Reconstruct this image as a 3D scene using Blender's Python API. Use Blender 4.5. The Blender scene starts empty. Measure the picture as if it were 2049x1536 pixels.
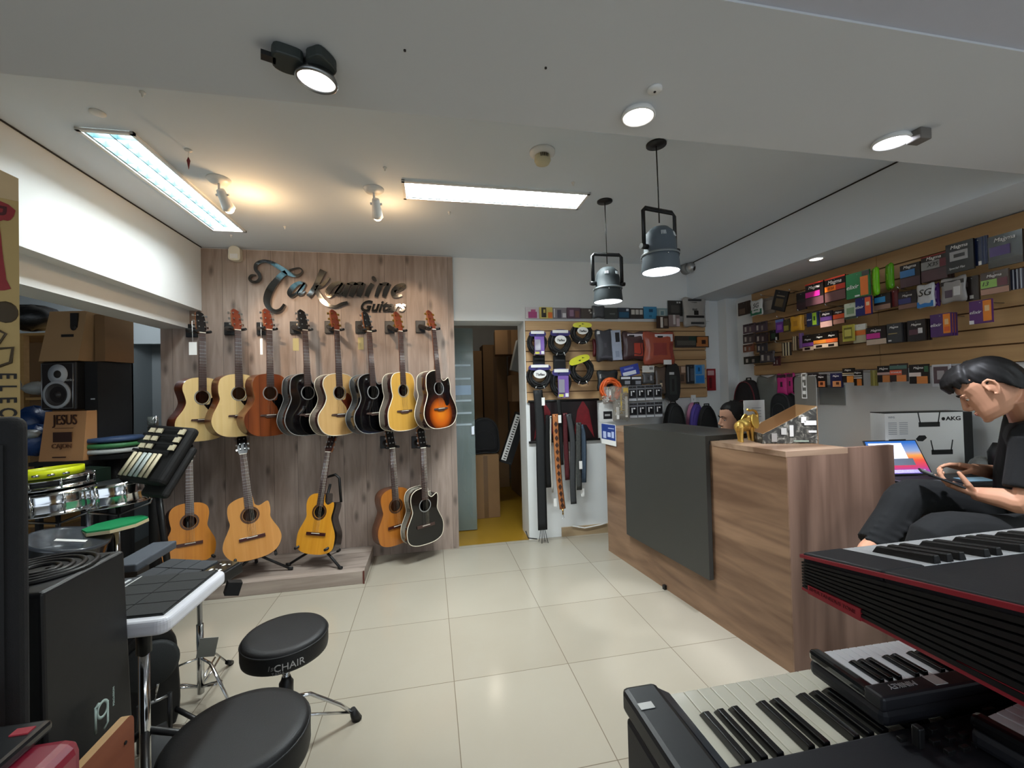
import bpy, bmesh, math, random
from math import sin, cos, pi, radians as rad
from mathutils import Matrix, Vector, Euler
random.seed(7)
SC = bpy.context.scene
COL = SC.collection
V = Vector
# ---------------------------------------------------------------- camera
W, H, F = 2049.0, 1536.0, 845.1
YAW, PITCH, ROLL, CAMH = .19349, .014917, -.025448, 1.45548
_f = V((sin(YAW)*cos(PITCH), cos(YAW)*cos(PITCH), sin(PITCH)))
_r = V((cos(YAW), -sin(YAW), 0)); _u = _r.cross(_f)
CR = cos(ROLL)*_r + sin(ROLL)*_u
CU = -sin(ROLL)*_r + cos(ROLL)*_u
CF = _f; CP = V((0, 0, CAMH))
cd = bpy.data.cameras.new('camera'); cam = bpy.data.objects.new('camera', cd); COL.objects.link(cam)
cd.sensor_fit = 'HORIZONTAL'; cd.sensor_width = 36; cd.lens = F/W*36; cd.clip_start = .02; cd.clip_end = 60
cam.matrix_world = Matrix(((CR.x, CU.x, -CF.x, CP.x), (CR.y, CU.y, -CF.y, CP.y), (CR.z, CU.z, -CF.z, CP.z), (0, 0, 0, 1)))
SC.camera = cam
# ---------------------------------------------------------------- exposure, world, light
vs = SC.view_settings
SC.display_settings.display_device = 'sRGB'
vs.view_transform = 'Standard'; vs.look = 'None'; vs.exposure = 0.68; vs.gamma = 1.0; vs.use_curve_mapping = False
cy = SC.cycles
cy.max_bounces = 8; cy.diffuse_bounces = 4; cy.glossy_bounces = 4; cy.transmission_bounces = 6; cy.transparent_max_bounces = 10
cy.sample_clamp_indirect = 4.0; cy.caustics_reflective = False; cy.caustics_refractive = False
wd = bpy.data.worlds.new('world'); SC.world = wd; wd.use_nodes = True
bg = wd.node_tree.nodes['Background']; bg.inputs[0].default_value = (.80, .90, 1.0, 1); bg.inputs[1].default_value = 1.0   # daylight through the open shop front behind the camera
def light(kind, name, loc, energy, col=(1, 1, 1), aim=None, size=.1, sizey=None, spot=None, blend=.5, parent=None):
    l = bpy.data.lights.new(name, kind); l.energy = energy; l.color = col
    if kind == 'AREA':
        l.shape = 'RECTANGLE' if sizey else 'DISK'; l.size = size
        if sizey: l.size_y = sizey
    else: l.shadow_soft_size = size
    if kind == 'SPOT': l.spot_size = spot; l.spot_blend = blend
    o = bpy.data.objects.new(name, l); COL.objects.link(o); o.location = loc
    if aim is not None:
        o.rotation_euler = (V(aim)-V(loc)).to_track_quat('-Z', 'Y').to_euler()
    return o
FLUO = (.90, .98, 1.0); WARM = (1.0, .62, .30); HALO = (1.0, .93, .88)
CEIL = 2.733; BEAMZ = 2.36; YB = 3.987
# ceiling fluorescents (their fixtures are built further down, at the same places)
light('AREA', 'tube_or_fill_light', (-1.475, 2.93, 2.775), 22, FLUO, (-1.475, 2.93, 0), .2, 1.2)
light('AREA', 'tube_or_fill_light', (.46, 2.70, 2.775), 74, FLUO, (.46, 2.70, 0), 1.12, .2)
# added fill lamps in the front bay behind the camera, without fixtures
light('AREA', 'tube_or_fill_light', (-.9, -1.6, 2.34), 9, FLUO, (-.9, -1.6, 0), 1.2, .25)
light('AREA', 'tube_or_fill_light', (1.5, -1.6, 2.34), 9, FLUO, (1.5, -1.6, 0), 1.2, .25)
light('AREA', 'tube_or_fill_light', (2.3, -.4, 2.34), 14, FLUO, (2.3, -.4, 0), .25, 1.2)  # added to brighten the right wall, the keyboards and the man
# spot lamps in the low beam
light('SPOT', 'beam_lamp', (-.295, 1.25, 2.29), 18, HALO, (-.5, 2.6, 0), .04, rad(120), .8)
light('SPOT', 'beam_lamp', (.70, 1.275, 2.30), 30, HALO, (.7, 2.2, 0), .04, rad(120), .8)
light('SPOT', 'beam_lamp', (1.75, 1.27, 2.30), 95, (.86, .90, 1.0), (2.3, 2.0, 0), .04, rad(150), .9)
# halogen ceiling spots on the guitar wall: warm light also leaks out of the back of the bulb
for sx, sy in ((-1.175, 2.76), (-.31, 2.76)):
    light('SPOT', 'halogen_lamp', (sx, sy, 2.50), 24, (1, .74, .5), (sx+.1, YB, 2.0), .03, rad(110), .8)
light('POINT', 'halogen_leak', (-1.08, 2.90, 2.52), 3.2, WARM, size=.03)
light('POINT', 'halogen_leak', (-.24, 2.90, 2.54), 1.6, WARM, size=.03)
# downlight in the right soffit
light('SPOT', 'soffit_lamp', (2.95, 2.75, 2.345), 60, (1, .90, .78), (3.02, 2.75, 0), .05, rad(150), .5)
# pendants
light('SPOT', 'pendant_lamp', (1.205, 2.014, 2.10), 34, (.95, .97, 1), (1.205, 2.014, 0), .05, rad(110), .4)
light('SPOT', 'pendant_lamp', (1.213, 2.689, 2.10), 34, (.95, .97, 1), (1.213, 2.689, 0), .05, rad(110), .4)
# added lights without fixtures that lift the dark rooms behind
light('POINT', 'store_fill', (.75, 5.4, 2.35), 2.4, (1, .9, .75), size=.06)
light('POINT', 'side_room_fill', (-2.75, 4.25, 2.2), 9, (.85, .93, 1), size=.1)
# ---------------------------------------------------------------- picks: a pixel of the photograph onto a plane of the room
def ray(x, y): return CR*((x-W/2)/F) - CU*((y-H/2)/F) + CF
def on(x, y, ax, val):
    d = ray(x, y); return CP + d*((val-CP[ax])/d[ax])
def PX(x, y, v): return on(x, y, 0, v)
def PY(x, y, v): return on(x, y, 1, v)
def PZ(x, y, v): return on(x, y, 2, v)
def PD(x, y, d): return CP + ray(x, y)*d          # at a distance d along the view axis
def PP(x, y, p, n):
    d = ray(x, y); n = V(n); return CP + d*((V(p)-CP).dot(n)/d.dot(n))
# ---------------------------------------------------------------- mesh builder
def frame(ex, ey, ez, o=(0, 0, 0)):
    return Matrix(((ex[0], ey[0], ez[0], o[0]), (ex[1], ey[1], ez[1], o[1]), (ex[2], ey[2], ez[2], o[2]), (0, 0, 0, 1)))
def axisM(p0, p1):
    z = (V(p1)-V(p0)).normalized(); a = V((1, 0, 0)) if abs(z.x) < .8 else V((0, 1, 0))
    x = a.cross(z).normalized(); y = z.cross(x); return frame(x, y, z, p0)
WM = {}
class MB:
    def __init__(s): s.v = []; s.f = []; s.m = []; s.s = []
    def add(s, vs_, fs, mi=0, sm=False, M=None):
        b = len(s.v)
        s.v += [(M @ V(p)) if M is not None else V(p) for p in vs_]
        for f in fs: s.f.append([b+i for i in f]); s.m.append(mi); s.s.append(sm)
        return s
    def box(s, c, d, mi=0, R=None, M=None):
        x, y, z = d[0]/2, d[1]/2, d[2]/2
        T = Matrix.Translation(V(c))
        if R is not None: T = T @ (Euler(R).to_matrix().to_4x4() if not isinstance(R, Matrix) else R)
        if M is not None: T = M @ T
        return s.add([(-x, -y, -z), (x, -y, -z), (x, y, -z), (-x, y, -z), (-x, -y, z), (x, -y, z), (x, y, z), (-x, y, z)],
                     [(0, 3, 2, 1), (4, 5, 6, 7), (0, 1, 5, 4), (1, 2, 6, 5), (2, 3, 7, 6), (3, 0, 4, 7)], mi, False, T)
    def bx(s, a, b, mi=0, M=None):
        return s.box([(a[i]+b[i])/2 for i in range(3)], [abs(b[i]-a[i]) for i in range(3)], mi, None, M)
    def hexa(s, p, mi=0):       # 8 corners: bottom 4, top 4
        return s.add(p, [(0, 3, 2, 1), (4, 5, 6, 7), (0, 1, 5, 4), (1, 2, 6, 5), (2, 3, 7, 6), (3, 0, 4, 7)], mi)
    def lathe(s, prof, n=24, M=None, mi=0, sm=True, caps=True):
        vs_ = []; k = len(prof)
        for r, z in prof:
            for i in range(n): a = 2*pi*i/n; vs_.append((r*cos(a), r*sin(a), z))
        fs = [(j*n+i, j*n+(i+1) % n, (j+1)*n+(i+1) % n, (j+1)*n+i) for j in range(k-1) for i in range(n)]
        s.add(vs_, fs, mi, sm, M)
        if caps:
            for j in (0, k-1):
                if prof[j][0] > 1e-5: s.add(vs_[j*n:(j+1)*n], [tuple(range(n))], mi, False, M)
        return s
    def cyl(s, p0, p1, r0, r1=None, n=16, mi=0, sm=True, caps=True):
        L = (V(p1)-V(p0)).length
        return s.lathe([(r0, 0), (r0 if r1 is None else r1, L)], n, axisM(p0, p1), mi, sm, caps)
    def tube(s, pts, r, n=8, mi=0, closed=False, flat=1.0, up=None):
        P = [V(p) for p in pts]; k = len(P); rings = []; prev = None
        for i in range(k):
            if closed: t = P[(i+1) % k]-P[i-1]
            else: t = P[min(i+1, k-1)]-P[max(i-1, 0)]
            t.normalize()
            if up is not None: x = V(up).cross(t)
            elif prev is None:
                a = V((0, 0, 1)) if abs(t.z) < .9 else V((1, 0, 0)); x = a.cross(t)
            else: x = prev - t*prev.dot(t)
            if x.length < 1e-6: x = V((1, 0, 0)).cross(t)
            x.normalize(); prev = x; y = t.cross(x)
            rr = r[i] if isinstance(r, (list, tuple)) else r
            rings.append([P[i]+x*rr*cos(2*pi*j/n)+y*rr*flat*sin(2*pi*j/n) for j in range(n)])
        vs_ = [p for q in rings for p in q]
        m = k if closed else k-1
        fs = [(i*n+j, i*n+(j+1) % n, ((i+1) % k)*n+(j+1) % n, ((i+1) % k)*n+j) for i in range(m) for j in range(n)]
        s.add(vs_, fs, mi, True)
        if not closed: s.add(rings[0], [tuple(range(n))], mi); s.add(rings[-1], [tuple(range(n))], mi)
        return s
    def prism(s, poly, z0, z1, M=None, mi=0, mside=None, mback=None, sm=False):
        n = len(poly); a = [(p[0], p[1], z0) for p in poly]; b = [(p[0], p[1], z1) for p in poly]
        s.add(b, [tuple(range(n))], mi, False, M)
        s.add(a, [tuple(reversed(range(n)))], mi if mback is None else mback, False, M)
        s.add(a+b, [(i, (i+1) % n, n+(i+1) % n, n+i) for i in range(n)], mi if mside is None else mside, sm, M)
        return s
    def sphere(s, c, r, n=16, mi=0, M=None, a0=0.0, a1=pi):
        r = (r, r, r) if isinstance(r, (int, float)) else r; k = max(6, n//2)
        prof = [(sin(a0+(a1-a0)*j/k), -cos(a0+(a1-a0)*j/k)) for j in range(k+1)]
        T = Matrix.Translation(V(c)) @ Matrix.Diagonal((*r, 1))
        if M is not None: T = M @ T
        return s.lathe(prof, n, T, mi, True, False)
    def grid(s, rows, mi=0, sm=True, closed=False):
        n = len(rows[0]); vs_ = [p for q in rows for p in q]; m = n if closed else n-1
        return s.add(vs_, [(i*n+j, i*n+(j+1) % n, (i+1)*n+(j+1) % n, (i+1)*n+j) for i in range(len(rows)-1) for j in range(m)], mi, sm)
    def build(s, name, mats, parent=None, bevel=0, seg=2, sub=0, world=True, auto=True, skip=False):
        """vertices are in world coordinates unless world=False (then in the parent's own frame)"""
        if not isinstance(mats, (list, tuple)): mats = [mats]
        vs_ = s.v
        me = bpy.data.meshes.new(name)
        if parent is not None and world:
            I = WM[parent.name].inverted(); vs_ = [I @ p for p in vs_]
        org = None
        if parent is None and world and vs_:
            xs, ys, zs = zip(*vs_); org = V(((min(xs)+max(xs))/2, (min(ys)+max(ys))/2, min(zs))); vs_ = [p-org for p in vs_]
        me.from_pydata([tuple(p) for p in vs_], [], s.f)
        bm = bmesh.new(); bm.from_mesh(me)
        for i, f in enumerate(bm.faces): f.material_index = s.m[i]; f.smooth = s.s[i]
        bmesh.ops.remove_doubles(bm, verts=bm.verts, dist=1e-5)
        if auto: bmesh.ops.recalc_face_normals(bm, faces=bm.faces)
        bm.to_mesh(me); bm.free()
        for m in mats: me.materials.append(m)
        o = bpy.data.objects.new(name, me); COL.objects.link(o)
        if parent is not None: o.parent = parent; WM[o.name] = WM[parent.name]
        elif org is not None: o.location = org; WM[o.name] = Matrix.Translation(org)
        else: WM[o.name] = Matrix.Identity(4)
        if bevel:
            b = o.modifiers.new('bevel', 'BEVEL'); b.width = bevel; b.segments = seg; b.limit_method = 'ANGLE'; b.angle_limit = rad(40); b.harden_normals = False
        if sub:
            b = o.modifiers.new('subsurf', 'SUBSURF'); b.levels = sub; b.render_levels = sub
        return o
def tag(o, label, cat, group=None, kind=None):
    o['label'] = label; o['category'] = cat
    if group: o['group'] = group
    if kind: o['kind'] = kind
    return o
def struct(name, mb, mats, bevel=0):
    o = mb.build(name, mats, None, bevel); o['kind'] = 'structure'; return o
def thing(name, label, cat, M=(0, 0, 0), group=None):
    o = bpy.data.objects.new(name, None); COL.objects.link(o); o.empty_display_size = .05
    if not isinstance(M, Matrix): M = Matrix.Translation(V(M))
    o.matrix_world = M; WM[o.name] = M.copy()
    return tag(o, label, cat, group)
def copy_tree(src, M, label, group=None):
    r = src.copy(); COL.objects.link(r); r.matrix_world = M; WM[r.name] = M.copy(); r['label'] = label
    if group: r['group'] = group
    def rec(a, b):
        for ch in list(a.children):
            c = ch.copy(); COL.objects.link(c); c.parent = b; WM[c.name] = WM[r.name]; rec(ch, c)
    rec(src, r); return r
_tc = {}
def text_mb(body, size, extrude=.001, mb=None, M=None, mi=0, shear=0.0, bold=0.0, spacing=1.0):
    k = (body, extrude/size, shear, bold, spacing)
    if k not in _tc:
        cu = bpy.data.curves.new('t', 'FONT'); cu.body = body; cu.size = 1; cu.extrude = extrude/size; cu.align_x = 'CENTER'; cu.align_y = 'CENTER'
        cu.shear = shear; cu.offset = bold; cu.space_character = spacing; cu.resolution_u = 3
        o = bpy.data.objects.new('t', cu); COL.objects.link(o); bpy.context.view_layer.update()
        me = bpy.data.meshes.new_from_object(o.evaluated_get(bpy.context.evaluated_depsgraph_get()))
        _tc[k] = ([tuple(v.co) for v in me.vertices], [tuple(p.vertices) for p in me.polygons])
        bpy.data.objects.remove(o); bpy.data.curves.remove(cu); bpy.data.meshes.remove(me)
    vs_, fs = _tc[k]
    mb = mb or MB()
    return mb.add([(p[0]*size, p[1]*size, p[2]*size) for p in vs_], fs, mi, False, M)
# ---------------------------------------------------------------- materials
def lin(c):
    if isinstance(c, str): c = [int(c[i:i+2], 16) for i in (0, 2, 4)]
    return tuple((x/255/12.92 if x/255 <= .04045 else ((x/255+.055)/1.055)**2.4) for x in c)
_mc = {}
def base(name):
    m = bpy.data.materials.new(name); m.use_nodes = True; nt = m.node_tree; b = nt.nodes['Principled BSDF']
    return m, nt, b
def N(nt, t, **kw):
    n = nt.nodes.new(t)
    for k, v in kw.items():
        if k.startswith('i'): n.inputs[int(k[1:])].default_value = v
        else: setattr(n, k, v)
    return n
def mixc(nt, fac, a, b, mode='MIX'):
    n = nt.nodes.new('ShaderNodeMix'); n.data_type = 'RGBA'; n.blend_type = mode
    for s_, v in ((0, fac), (6, a), (7, b)):
        if hasattr(v, 'is_output'): nt.links.new(v, n.inputs[s_])
        else: n.inputs[s_].default_value = v if s_ == 0 else (*v, 1)
    return n.outputs[2]
def mat(name, c, rough=.5, metal=0.0, spec=.5, var=.08, vs=9.0, bump=0.0, bs=60.0, coat=0.0, emit=0.0, trans=0.0, alpha=1.0, ior=1.45, sheen=0.0):
    if name in _mc: return _mc[name]
    m, nt, b = base(name); c = lin(c); L = nt.links
    tc = N(nt, 'ShaderNodeTexCoord'); nz = N(nt, 'ShaderNodeTexNoise'); nz.inputs['Scale'].default_value = vs; nz.inputs['Detail'].default_value = 3
    L.new(tc.outputs['Object'], nz.inputs['Vector'])
    d = tuple(max(0, x*(1-var)) for x in c); u = tuple(min(1, x*(1+var)) for x in c)
    col = mixc(nt, nz.outputs['Fac'], d, u)
    L.new(col, b.inputs['Base Color'])
    b.inputs['Roughness'].default_value = rough; b.inputs['Metallic'].default_value = metal; b.inputs['Specular IOR Level'].default_value = spec
    b.inputs['Coat Weight'].default_value = coat; b.inputs['Coat Roughness'].default_value = .06
    if sheen: b.inputs['Sheen Weight'].default_value = sheen
    b.inputs['Transmission Weight'].default_value = trans; b.inputs['Alpha'].default_value = alpha; b.inputs['IOR'].default_value = ior
    if emit: L.new(col, b.inputs['Emission Color']); b.inputs['Emission Strength'].default_value = emit
    if bump:
        n2 = N(nt, 'ShaderNodeTexNoise'); n2.inputs['Scale'].default_value = bs; n2.inputs['Detail'].default_value = 4
        L.new(tc.outputs['Object'], n2.inputs['Vector'])
        bp = N(nt, 'ShaderNodeBump'); bp.inputs['Strength'].default_value = bump; bp.inputs['Distance'].default_value = .01
        L.new(n2.outputs['Fac'], bp.inputs['Height']); L.new(bp.outputs[0], b.inputs['Normal'])
    _mc[name] = m; return m
def wood(name, c1, c2, grain=2, fine=40.0, stretch=.06, rough=.45, plank=None, paxis=0, pvar=.25, world=False, bands=0.0, knots=0.0, coat=0.0, spec=.4):
    """wood: fibres run along axis `grain`; optional planks of a width along axis paxis; optional cathedral bands and knots"""
    if name in _mc: return _mc[name]
    m, nt, b = base(name); L = nt.links; c1 = lin(c1); c2 = lin(c2)
    src = N(nt, 'ShaderNodeNewGeometry').outputs['Position'] if world else N(nt, 'ShaderNodeTexCoord').outputs['Object']
    vec = src
    if plank:
        sp = N(nt, 'ShaderNodeSeparateXYZ'); L.new(src, sp.inputs[0])
        dv = N(nt, 'ShaderNodeMath', operation='DIVIDE'); L.new(sp.outputs[paxis], dv.inputs[0]); dv.inputs[1].default_value = plank
        fl = N(nt, 'ShaderNodeMath', operation='FLOOR'); L.new(dv.outputs[0], fl.inputs[0])
        wn = N(nt, 'ShaderNodeTexWhiteNoise', noise_dimensions='1D'); L.new(fl.outputs[0], wn.inputs['W'])
        sc = N(nt, 'ShaderNodeVectorMath', operation='SCALE'); L.new(wn.outputs['Color'], sc.inputs[0]); sc.inputs['Scale'].default_value = 9.0
        ad = N(nt, 'ShaderNodeVectorMath', operation='ADD'); L.new(src, ad.inputs[0]); L.new(sc.outputs[0], ad.inputs[1]); vec = ad.outputs[0]
        fr = N(nt, 'ShaderNodeMath', operation='FRACT'); L.new(dv.outputs[0], fr.inputs[0])
        pp = N(nt, 'ShaderNodeMath', operation='PINGPONG'); L.new(fr.outputs[0], pp.inputs[0]); pp.inputs[1].default_value = .5
        lt = N(nt, 'ShaderNodeMath', operation='LESS_THAN'); L.new(pp.outputs[0], lt.inputs[0]); lt.inputs[1].default_value = .0022/plank
    mp = N(nt, 'ShaderNodeMapping'); s_ = [1.0, 1.0, 1.0]; s_[grain] = stretch; mp.inputs['Scale'].default_value = s_; L.new(vec, mp.inputs['Vector'])
    n1 = N(nt, 'ShaderNodeTexNoise'); n1.inputs['Scale'].default_value = fine; n1.inputs['Detail'].default_value = 6; n1.inputs['Distortion'].default_value = .6; L.new(mp.outputs[0], n1.inputs['Vector'])
    n2 = N(nt, 'ShaderNodeTexNoise'); n2.inputs['Scale'].default_value = fine*.18; n2.inputs['Detail'].default_value = 3; n2.inputs['Distortion'].default_value = 1.2; L.new(mp.outputs[0], n2.inputs['Vector'])
    mx = N(nt, 'ShaderNodeMath', operation='MULTIPLY_ADD'); L.new(n1.outputs['Fac'], mx.inputs[0]); mx.inputs[1].default_value = .45; 
    h = N(nt, 'ShaderNodeMath', operation='MULTIPLY'); L.new(n2.outputs['Fac'], h.inputs[0]); h.inputs[1].default_value = .55; L.new(h.outputs[0], mx.inputs[2])
    fac = mx.outputs[0]
    if bands:
        sn = N(nt, 'ShaderNodeMath', operation='MULTIPLY'); L.new(n2.outputs['Fac'], sn.inputs[0]); sn.inputs[1].default_value = bands
        s2 = N(nt, 'ShaderNodeMath', operation='SINE'); L.new(sn.outputs[0], s2.inputs[0])
        m3 = N(nt, 'ShaderNodeMath', operation='MULTIPLY_ADD'); L.new(s2.outputs[0], m3.inputs[0]); m3.inputs[1].default_value = .11; L.new(fac, m3.inputs[2]); fac = m3.outputs[0]
    rp = N(nt, 'ShaderNodeMapRange'); rp.inputs[1].default_value = .32; rp.inputs[2].default_value = .68; L.new(fac, rp.inputs[0])
    col = mixc(nt, rp.outputs[0], c1, c2)
    if knots:
        m4 = N(nt, 'ShaderNodeMapping'); k_ = [5.0, 5.0, 5.0]; k_[grain] = 2.0; m4.inputs['Scale'].default_value = k_; L.new(vec, m4.inputs['Vector'])
        m4.inputs['Rotation'].default_value = (pi/2 if grain == 2 else 0, 0, 0); vo = N(nt, 'ShaderNodeTexVoronoi'); vo.voronoi_dimensions = '2D'; vo.inputs['Scale'].default_value = 1.0; L.new(m4.outputs[0], vo.inputs['Vector'])
        kr = N(nt, 'ShaderNodeMapRange'); kr.inputs[1].default_value = .03; kr.inputs[2].default_value = .13; kr.inputs[3].default_value = knots; kr.inputs[4].default_value = 0; L.new(vo.outputs['Distance'], kr.inputs[0])
        col = mixc(nt, kr.outputs[0], col, tuple(x*.35 for x in c1))
    if plank:
        pv = N(nt, 'ShaderNodeMapRange'); pv.inputs[3].default_value = 1-pvar; pv.inputs[4].default_value = 1+pvar*.5; L.new(wn.outputs['Value'], pv.inputs[0])
        cb = N(nt, 'ShaderNodeCombineColor'); [L.new(pv.outputs[0], cb.inputs[i]) for i in range(3)]
        col = mixc(nt, 1.0, col, cb.outputs[0], 'MULTIPLY')
        lf = N(nt, 'ShaderNodeMath', operation='MULTIPLY'); L.new(lt.outputs[0], lf.inputs[0]); lf.inputs[1].default_value = .55
        col = mixc(nt, lf.outputs[0], col, tuple(x*.3 for x in c1))
    L.new(col, b.inputs['Base Color']); b.inputs['Roughness'].default_value = rough; b.inputs['Specular IOR Level'].default_value = spec
    b.inputs['Coat Weight'].default_value = coat; b.inputs['Coat Roughness'].default_value = .05
    _mc[name] = m; return m
def tile_mat():
    m, nt, b = base('floor_tile'); L = nt.links
    sp = N(nt, 'ShaderNodeSeparateXYZ'); g = N(nt, 'ShaderNodeNewGeometry'); L.new(g.outputs['Position'], sp.inputs[0])
    masks = []; cells = []
    for ax, off in ((0, .0900), (1, 3.3703)):
        a = N(nt, 'ShaderNodeMath', operation='SUBTRACT'); L.new(sp.outputs[ax], a.inputs[0]); a.inputs[1].default_value = off
        d = N(nt, 'ShaderNodeMath', operation='DIVIDE'); L.new(a.outputs[0], d.inputs[0]); d.inputs[1].default_value = .6
        p = N(nt, 'ShaderNodeMath', operation='PINGPONG'); L.new(d.outputs[0], p.inputs[0]); p.inputs[1].default_value = .5
        l = N(nt, 'ShaderNodeMath', operation='LESS_THAN'); L.new(p.outputs[0], l.inputs[0]); l.inputs[1].default_value = .0032
        masks.append(l.outputs[0]); f = N(nt, 'ShaderNodeMath', operation='FLOOR'); L.new(d.outputs[0], f.inputs[0]); cells.append(f.outputs[0])
    mx = N(nt, 'ShaderNodeMath', operation='MAXIMUM'); L.new(masks[0], mx.inputs[0]); L.new(masks[1], mx.inputs[1])
    cb = N(nt, 'ShaderNodeCombineXYZ'); L.new(cells[0], cb.inputs[0]); L.new(cells[1], cb.inputs[1])
    wn = N(nt, 'ShaderNodeTexWhiteNoise', noise_dimensions='2D'); L.new(cb.outputs[0], wn.inputs['Vector'])
    nz = N(nt, 'ShaderNodeTexNoise'); nz.inputs['Scale'].default_value = 2.2; nz.inputs['Detail'].default_value = 5; L.new(g.outputs['Position'], nz.inputs['Vector'])
    av = N(nt, 'ShaderNodeMath', operation='MULTIPLY_ADD'); L.new(wn.outputs['Value'], av.inputs[0]); av.inputs[1].default_value = .5
    hh = N(nt, 'ShaderNodeMath', operation='MULTIPLY'); L.new(nz.outputs['Fac'], hh.inputs[0]); hh.inputs[1].default_value = .6; L.new(hh.outputs[0], av.inputs[2])
    col = mixc(nt, av.outputs[0], lin('978F80'), lin('A59F91'))
    col = mixc(nt, mx.outputs[0], col, lin('73695B'))
    L.new(col, b.inputs['Base Color'])
    rr = N(nt, 'ShaderNodeMapRange'); rr.inputs[3].default_value = .10; rr.inputs[4].default_value = .22; L.new(nz.outputs['Fac'], rr.inputs[0]); L.new(rr.outputs[0], b.inputs['Roughness'])
    b.inputs['Specular IOR Level'].default_value = .4
    return m
M_tile = tile_mat()
M_wall = mat('white_wall_paint', 'E2E5E5', .7, var=.03, vs=2, bump=.03, bs=90)
M_ceil = mat('ceiling_paint', 'DAE3EC', .8, var=.03, vs=1.5, bump=.02, bs=60)
M_beamc = mat('beam_paint', 'D4D7DB', .8, var=.03, vs=1.5, bump=.02, bs=60)
M_grayw = mat('grey_wall_paint', '9AA1A3', .75, var=.04, vs=2)
M_panel = wood('plank_panelling', '85746A', 'BDAA9D', 2, 26, .11, .55, .19, 0, .16, True, 7, .7)
M_plat = wood('plank_platform', '867970', 'B8ABA0', 0, 26, .11, .5, .22, 1, .15, True, 9, .6)
M_slat = wood('slatwall_beech', 'B08A5C', 'D0AA78', 1, 22, .05, .42, None, 0, 0, True)
M_slatx = wood('slatwall_beech_back', 'B48E62', 'D6B184', 0, 22, .05, .42, None, 0, 0, True)
M_walnut = wood('walnut_laminate_front', '604736', 'A58468', 1, 13, .10, .38, None, 0, 0, False, 20)
M_walnutv = wood('walnut_laminate_side', '5A4438', '8D7161', 2, 15, .07, .4, None, 0, 0, False, 12)
M_char = mat('charcoal_laminate', '3B3B38', .38, var=.04)
M_black = mat('black_plastic', '141415', .42, var=.1)
M_blackm = mat('black_matte', '0E0E0F', .7, var=.1)
M_vinyl = mat('black_vinyl', '0F1012', .55, var=.1, bump=.08, bs=260)
M_chrome = mat('chrome', 'D0D2D4', .12, 1.0, var=.04)
M_steel = mat('brushed_steel', '9C9EA0', .3, 1.0, var=.06)
M_white = mat('white_plastic', 'E4E4E2', .4, var=.03)
M_paper = mat('white_paper', 'E9E9E6', .7, var=.03)
M_card = mat('cardboard', 'A8845C', .75, var=.08, vs=5)
M_cardd = mat('dark_cardboard', '7A5C3C', .8, var=.1, vs=5)
M_glass = mat('clear_film', 'FFFFFF', .08, trans=0, alpha=.22, spec=.8, var=0)
M_ink = mat('black_ink', '1A1512', .6)
M_tube = mat('fluorescent_tube', 'F2FBFF', .4, emit=9.0, var=0)
M_lampw = mat('lamp_glow', 'FFF8F0', .4, emit=14.0, var=0)
# ---------------------------------------------------------------- setting
struct('floor', MB().bx((-6, -4.5, -.1), (5, 4.03, 0)), M_tile)
struct('floor_storeroom', MB().bx((-.6, 4.03, -.1), (2.6, 7.0, 0)), mat('ochre_floor', '8A6A1E', .35, var=.15, vs=3))
struct('floor_side_room', MB().bx((-6, 4.03, -.1), (-2.19, 6.2, 0)), mat('dark_floor', '4A463F', .5))
b = MB()
FX = [(-1.595, 2.295, -1.355, 3.565), (-.137, 2.58, 1.06, 2.825)]         # openings for the two recessed fixtures
xs = sorted({-1.89, 2.73, *[f[0] for f in FX], *[f[2] for f in FX]})
for xa, xb in zip(xs, xs[1:]):
    ya = 1.39
    for f in FX:
        if f[0] <= xa and f[2] >= xb: b.bx((xa, ya, CEIL), (xb, f[1], CEIL+.1)); ya = f[3]
    b.bx((xa, ya, CEIL), (xb, 4.4, CEIL+.1))
struct('ceiling', b, M_ceil)
struct('ceiling_front', MB().bx((-6, -4.5, BEAMZ+.006), (5, .8625, CEIL+.1)), mat('front_ceiling_paint', 'C6C8D4', .8, var=.03))
struct('ceiling_side_room', MB().bx((-6, 1.39, 2.55), (-2.18, 6.2, 2.65)), mat('side_room_ceiling', '6E6C68', .8))
b = MB().bx((-6, .8625, BEAMZ), (5, 1.39, CEIL+.1))
struct('trim_1', b, M_beamc)                                       # low plastered beam across the shop
# right soffit over the slat wall
struct('trim_2', MB().bx((2.71, 1.39, BEAMZ), (3.3, 4.03, CEIL+.1)), M_ceil)
# left: upper box and the lower beam below it
struct('trim_3', MB().bx((-2.30, 1.39, 2.191), (-1.87, YB, CEIL+.05)), M_wall)
struct('trim_4', MB().bx((-2.178, .4, 2.04), (-1.962, YB, 2.191)), M_wall)
struct('trim_5', MB().bx((-1.872, 1.39, CEIL-.006), (-1.862, YB, CEIL-.001)), M_ink)   # dark strip painted in as the shadow gap of the ceiling
struct('trim_6', MB().bx((2.702, 1.39, CEIL-.007), (2.712, 4.03, CEIL-.001)), M_ink)  # same painted dark strip along the right soffit
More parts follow.
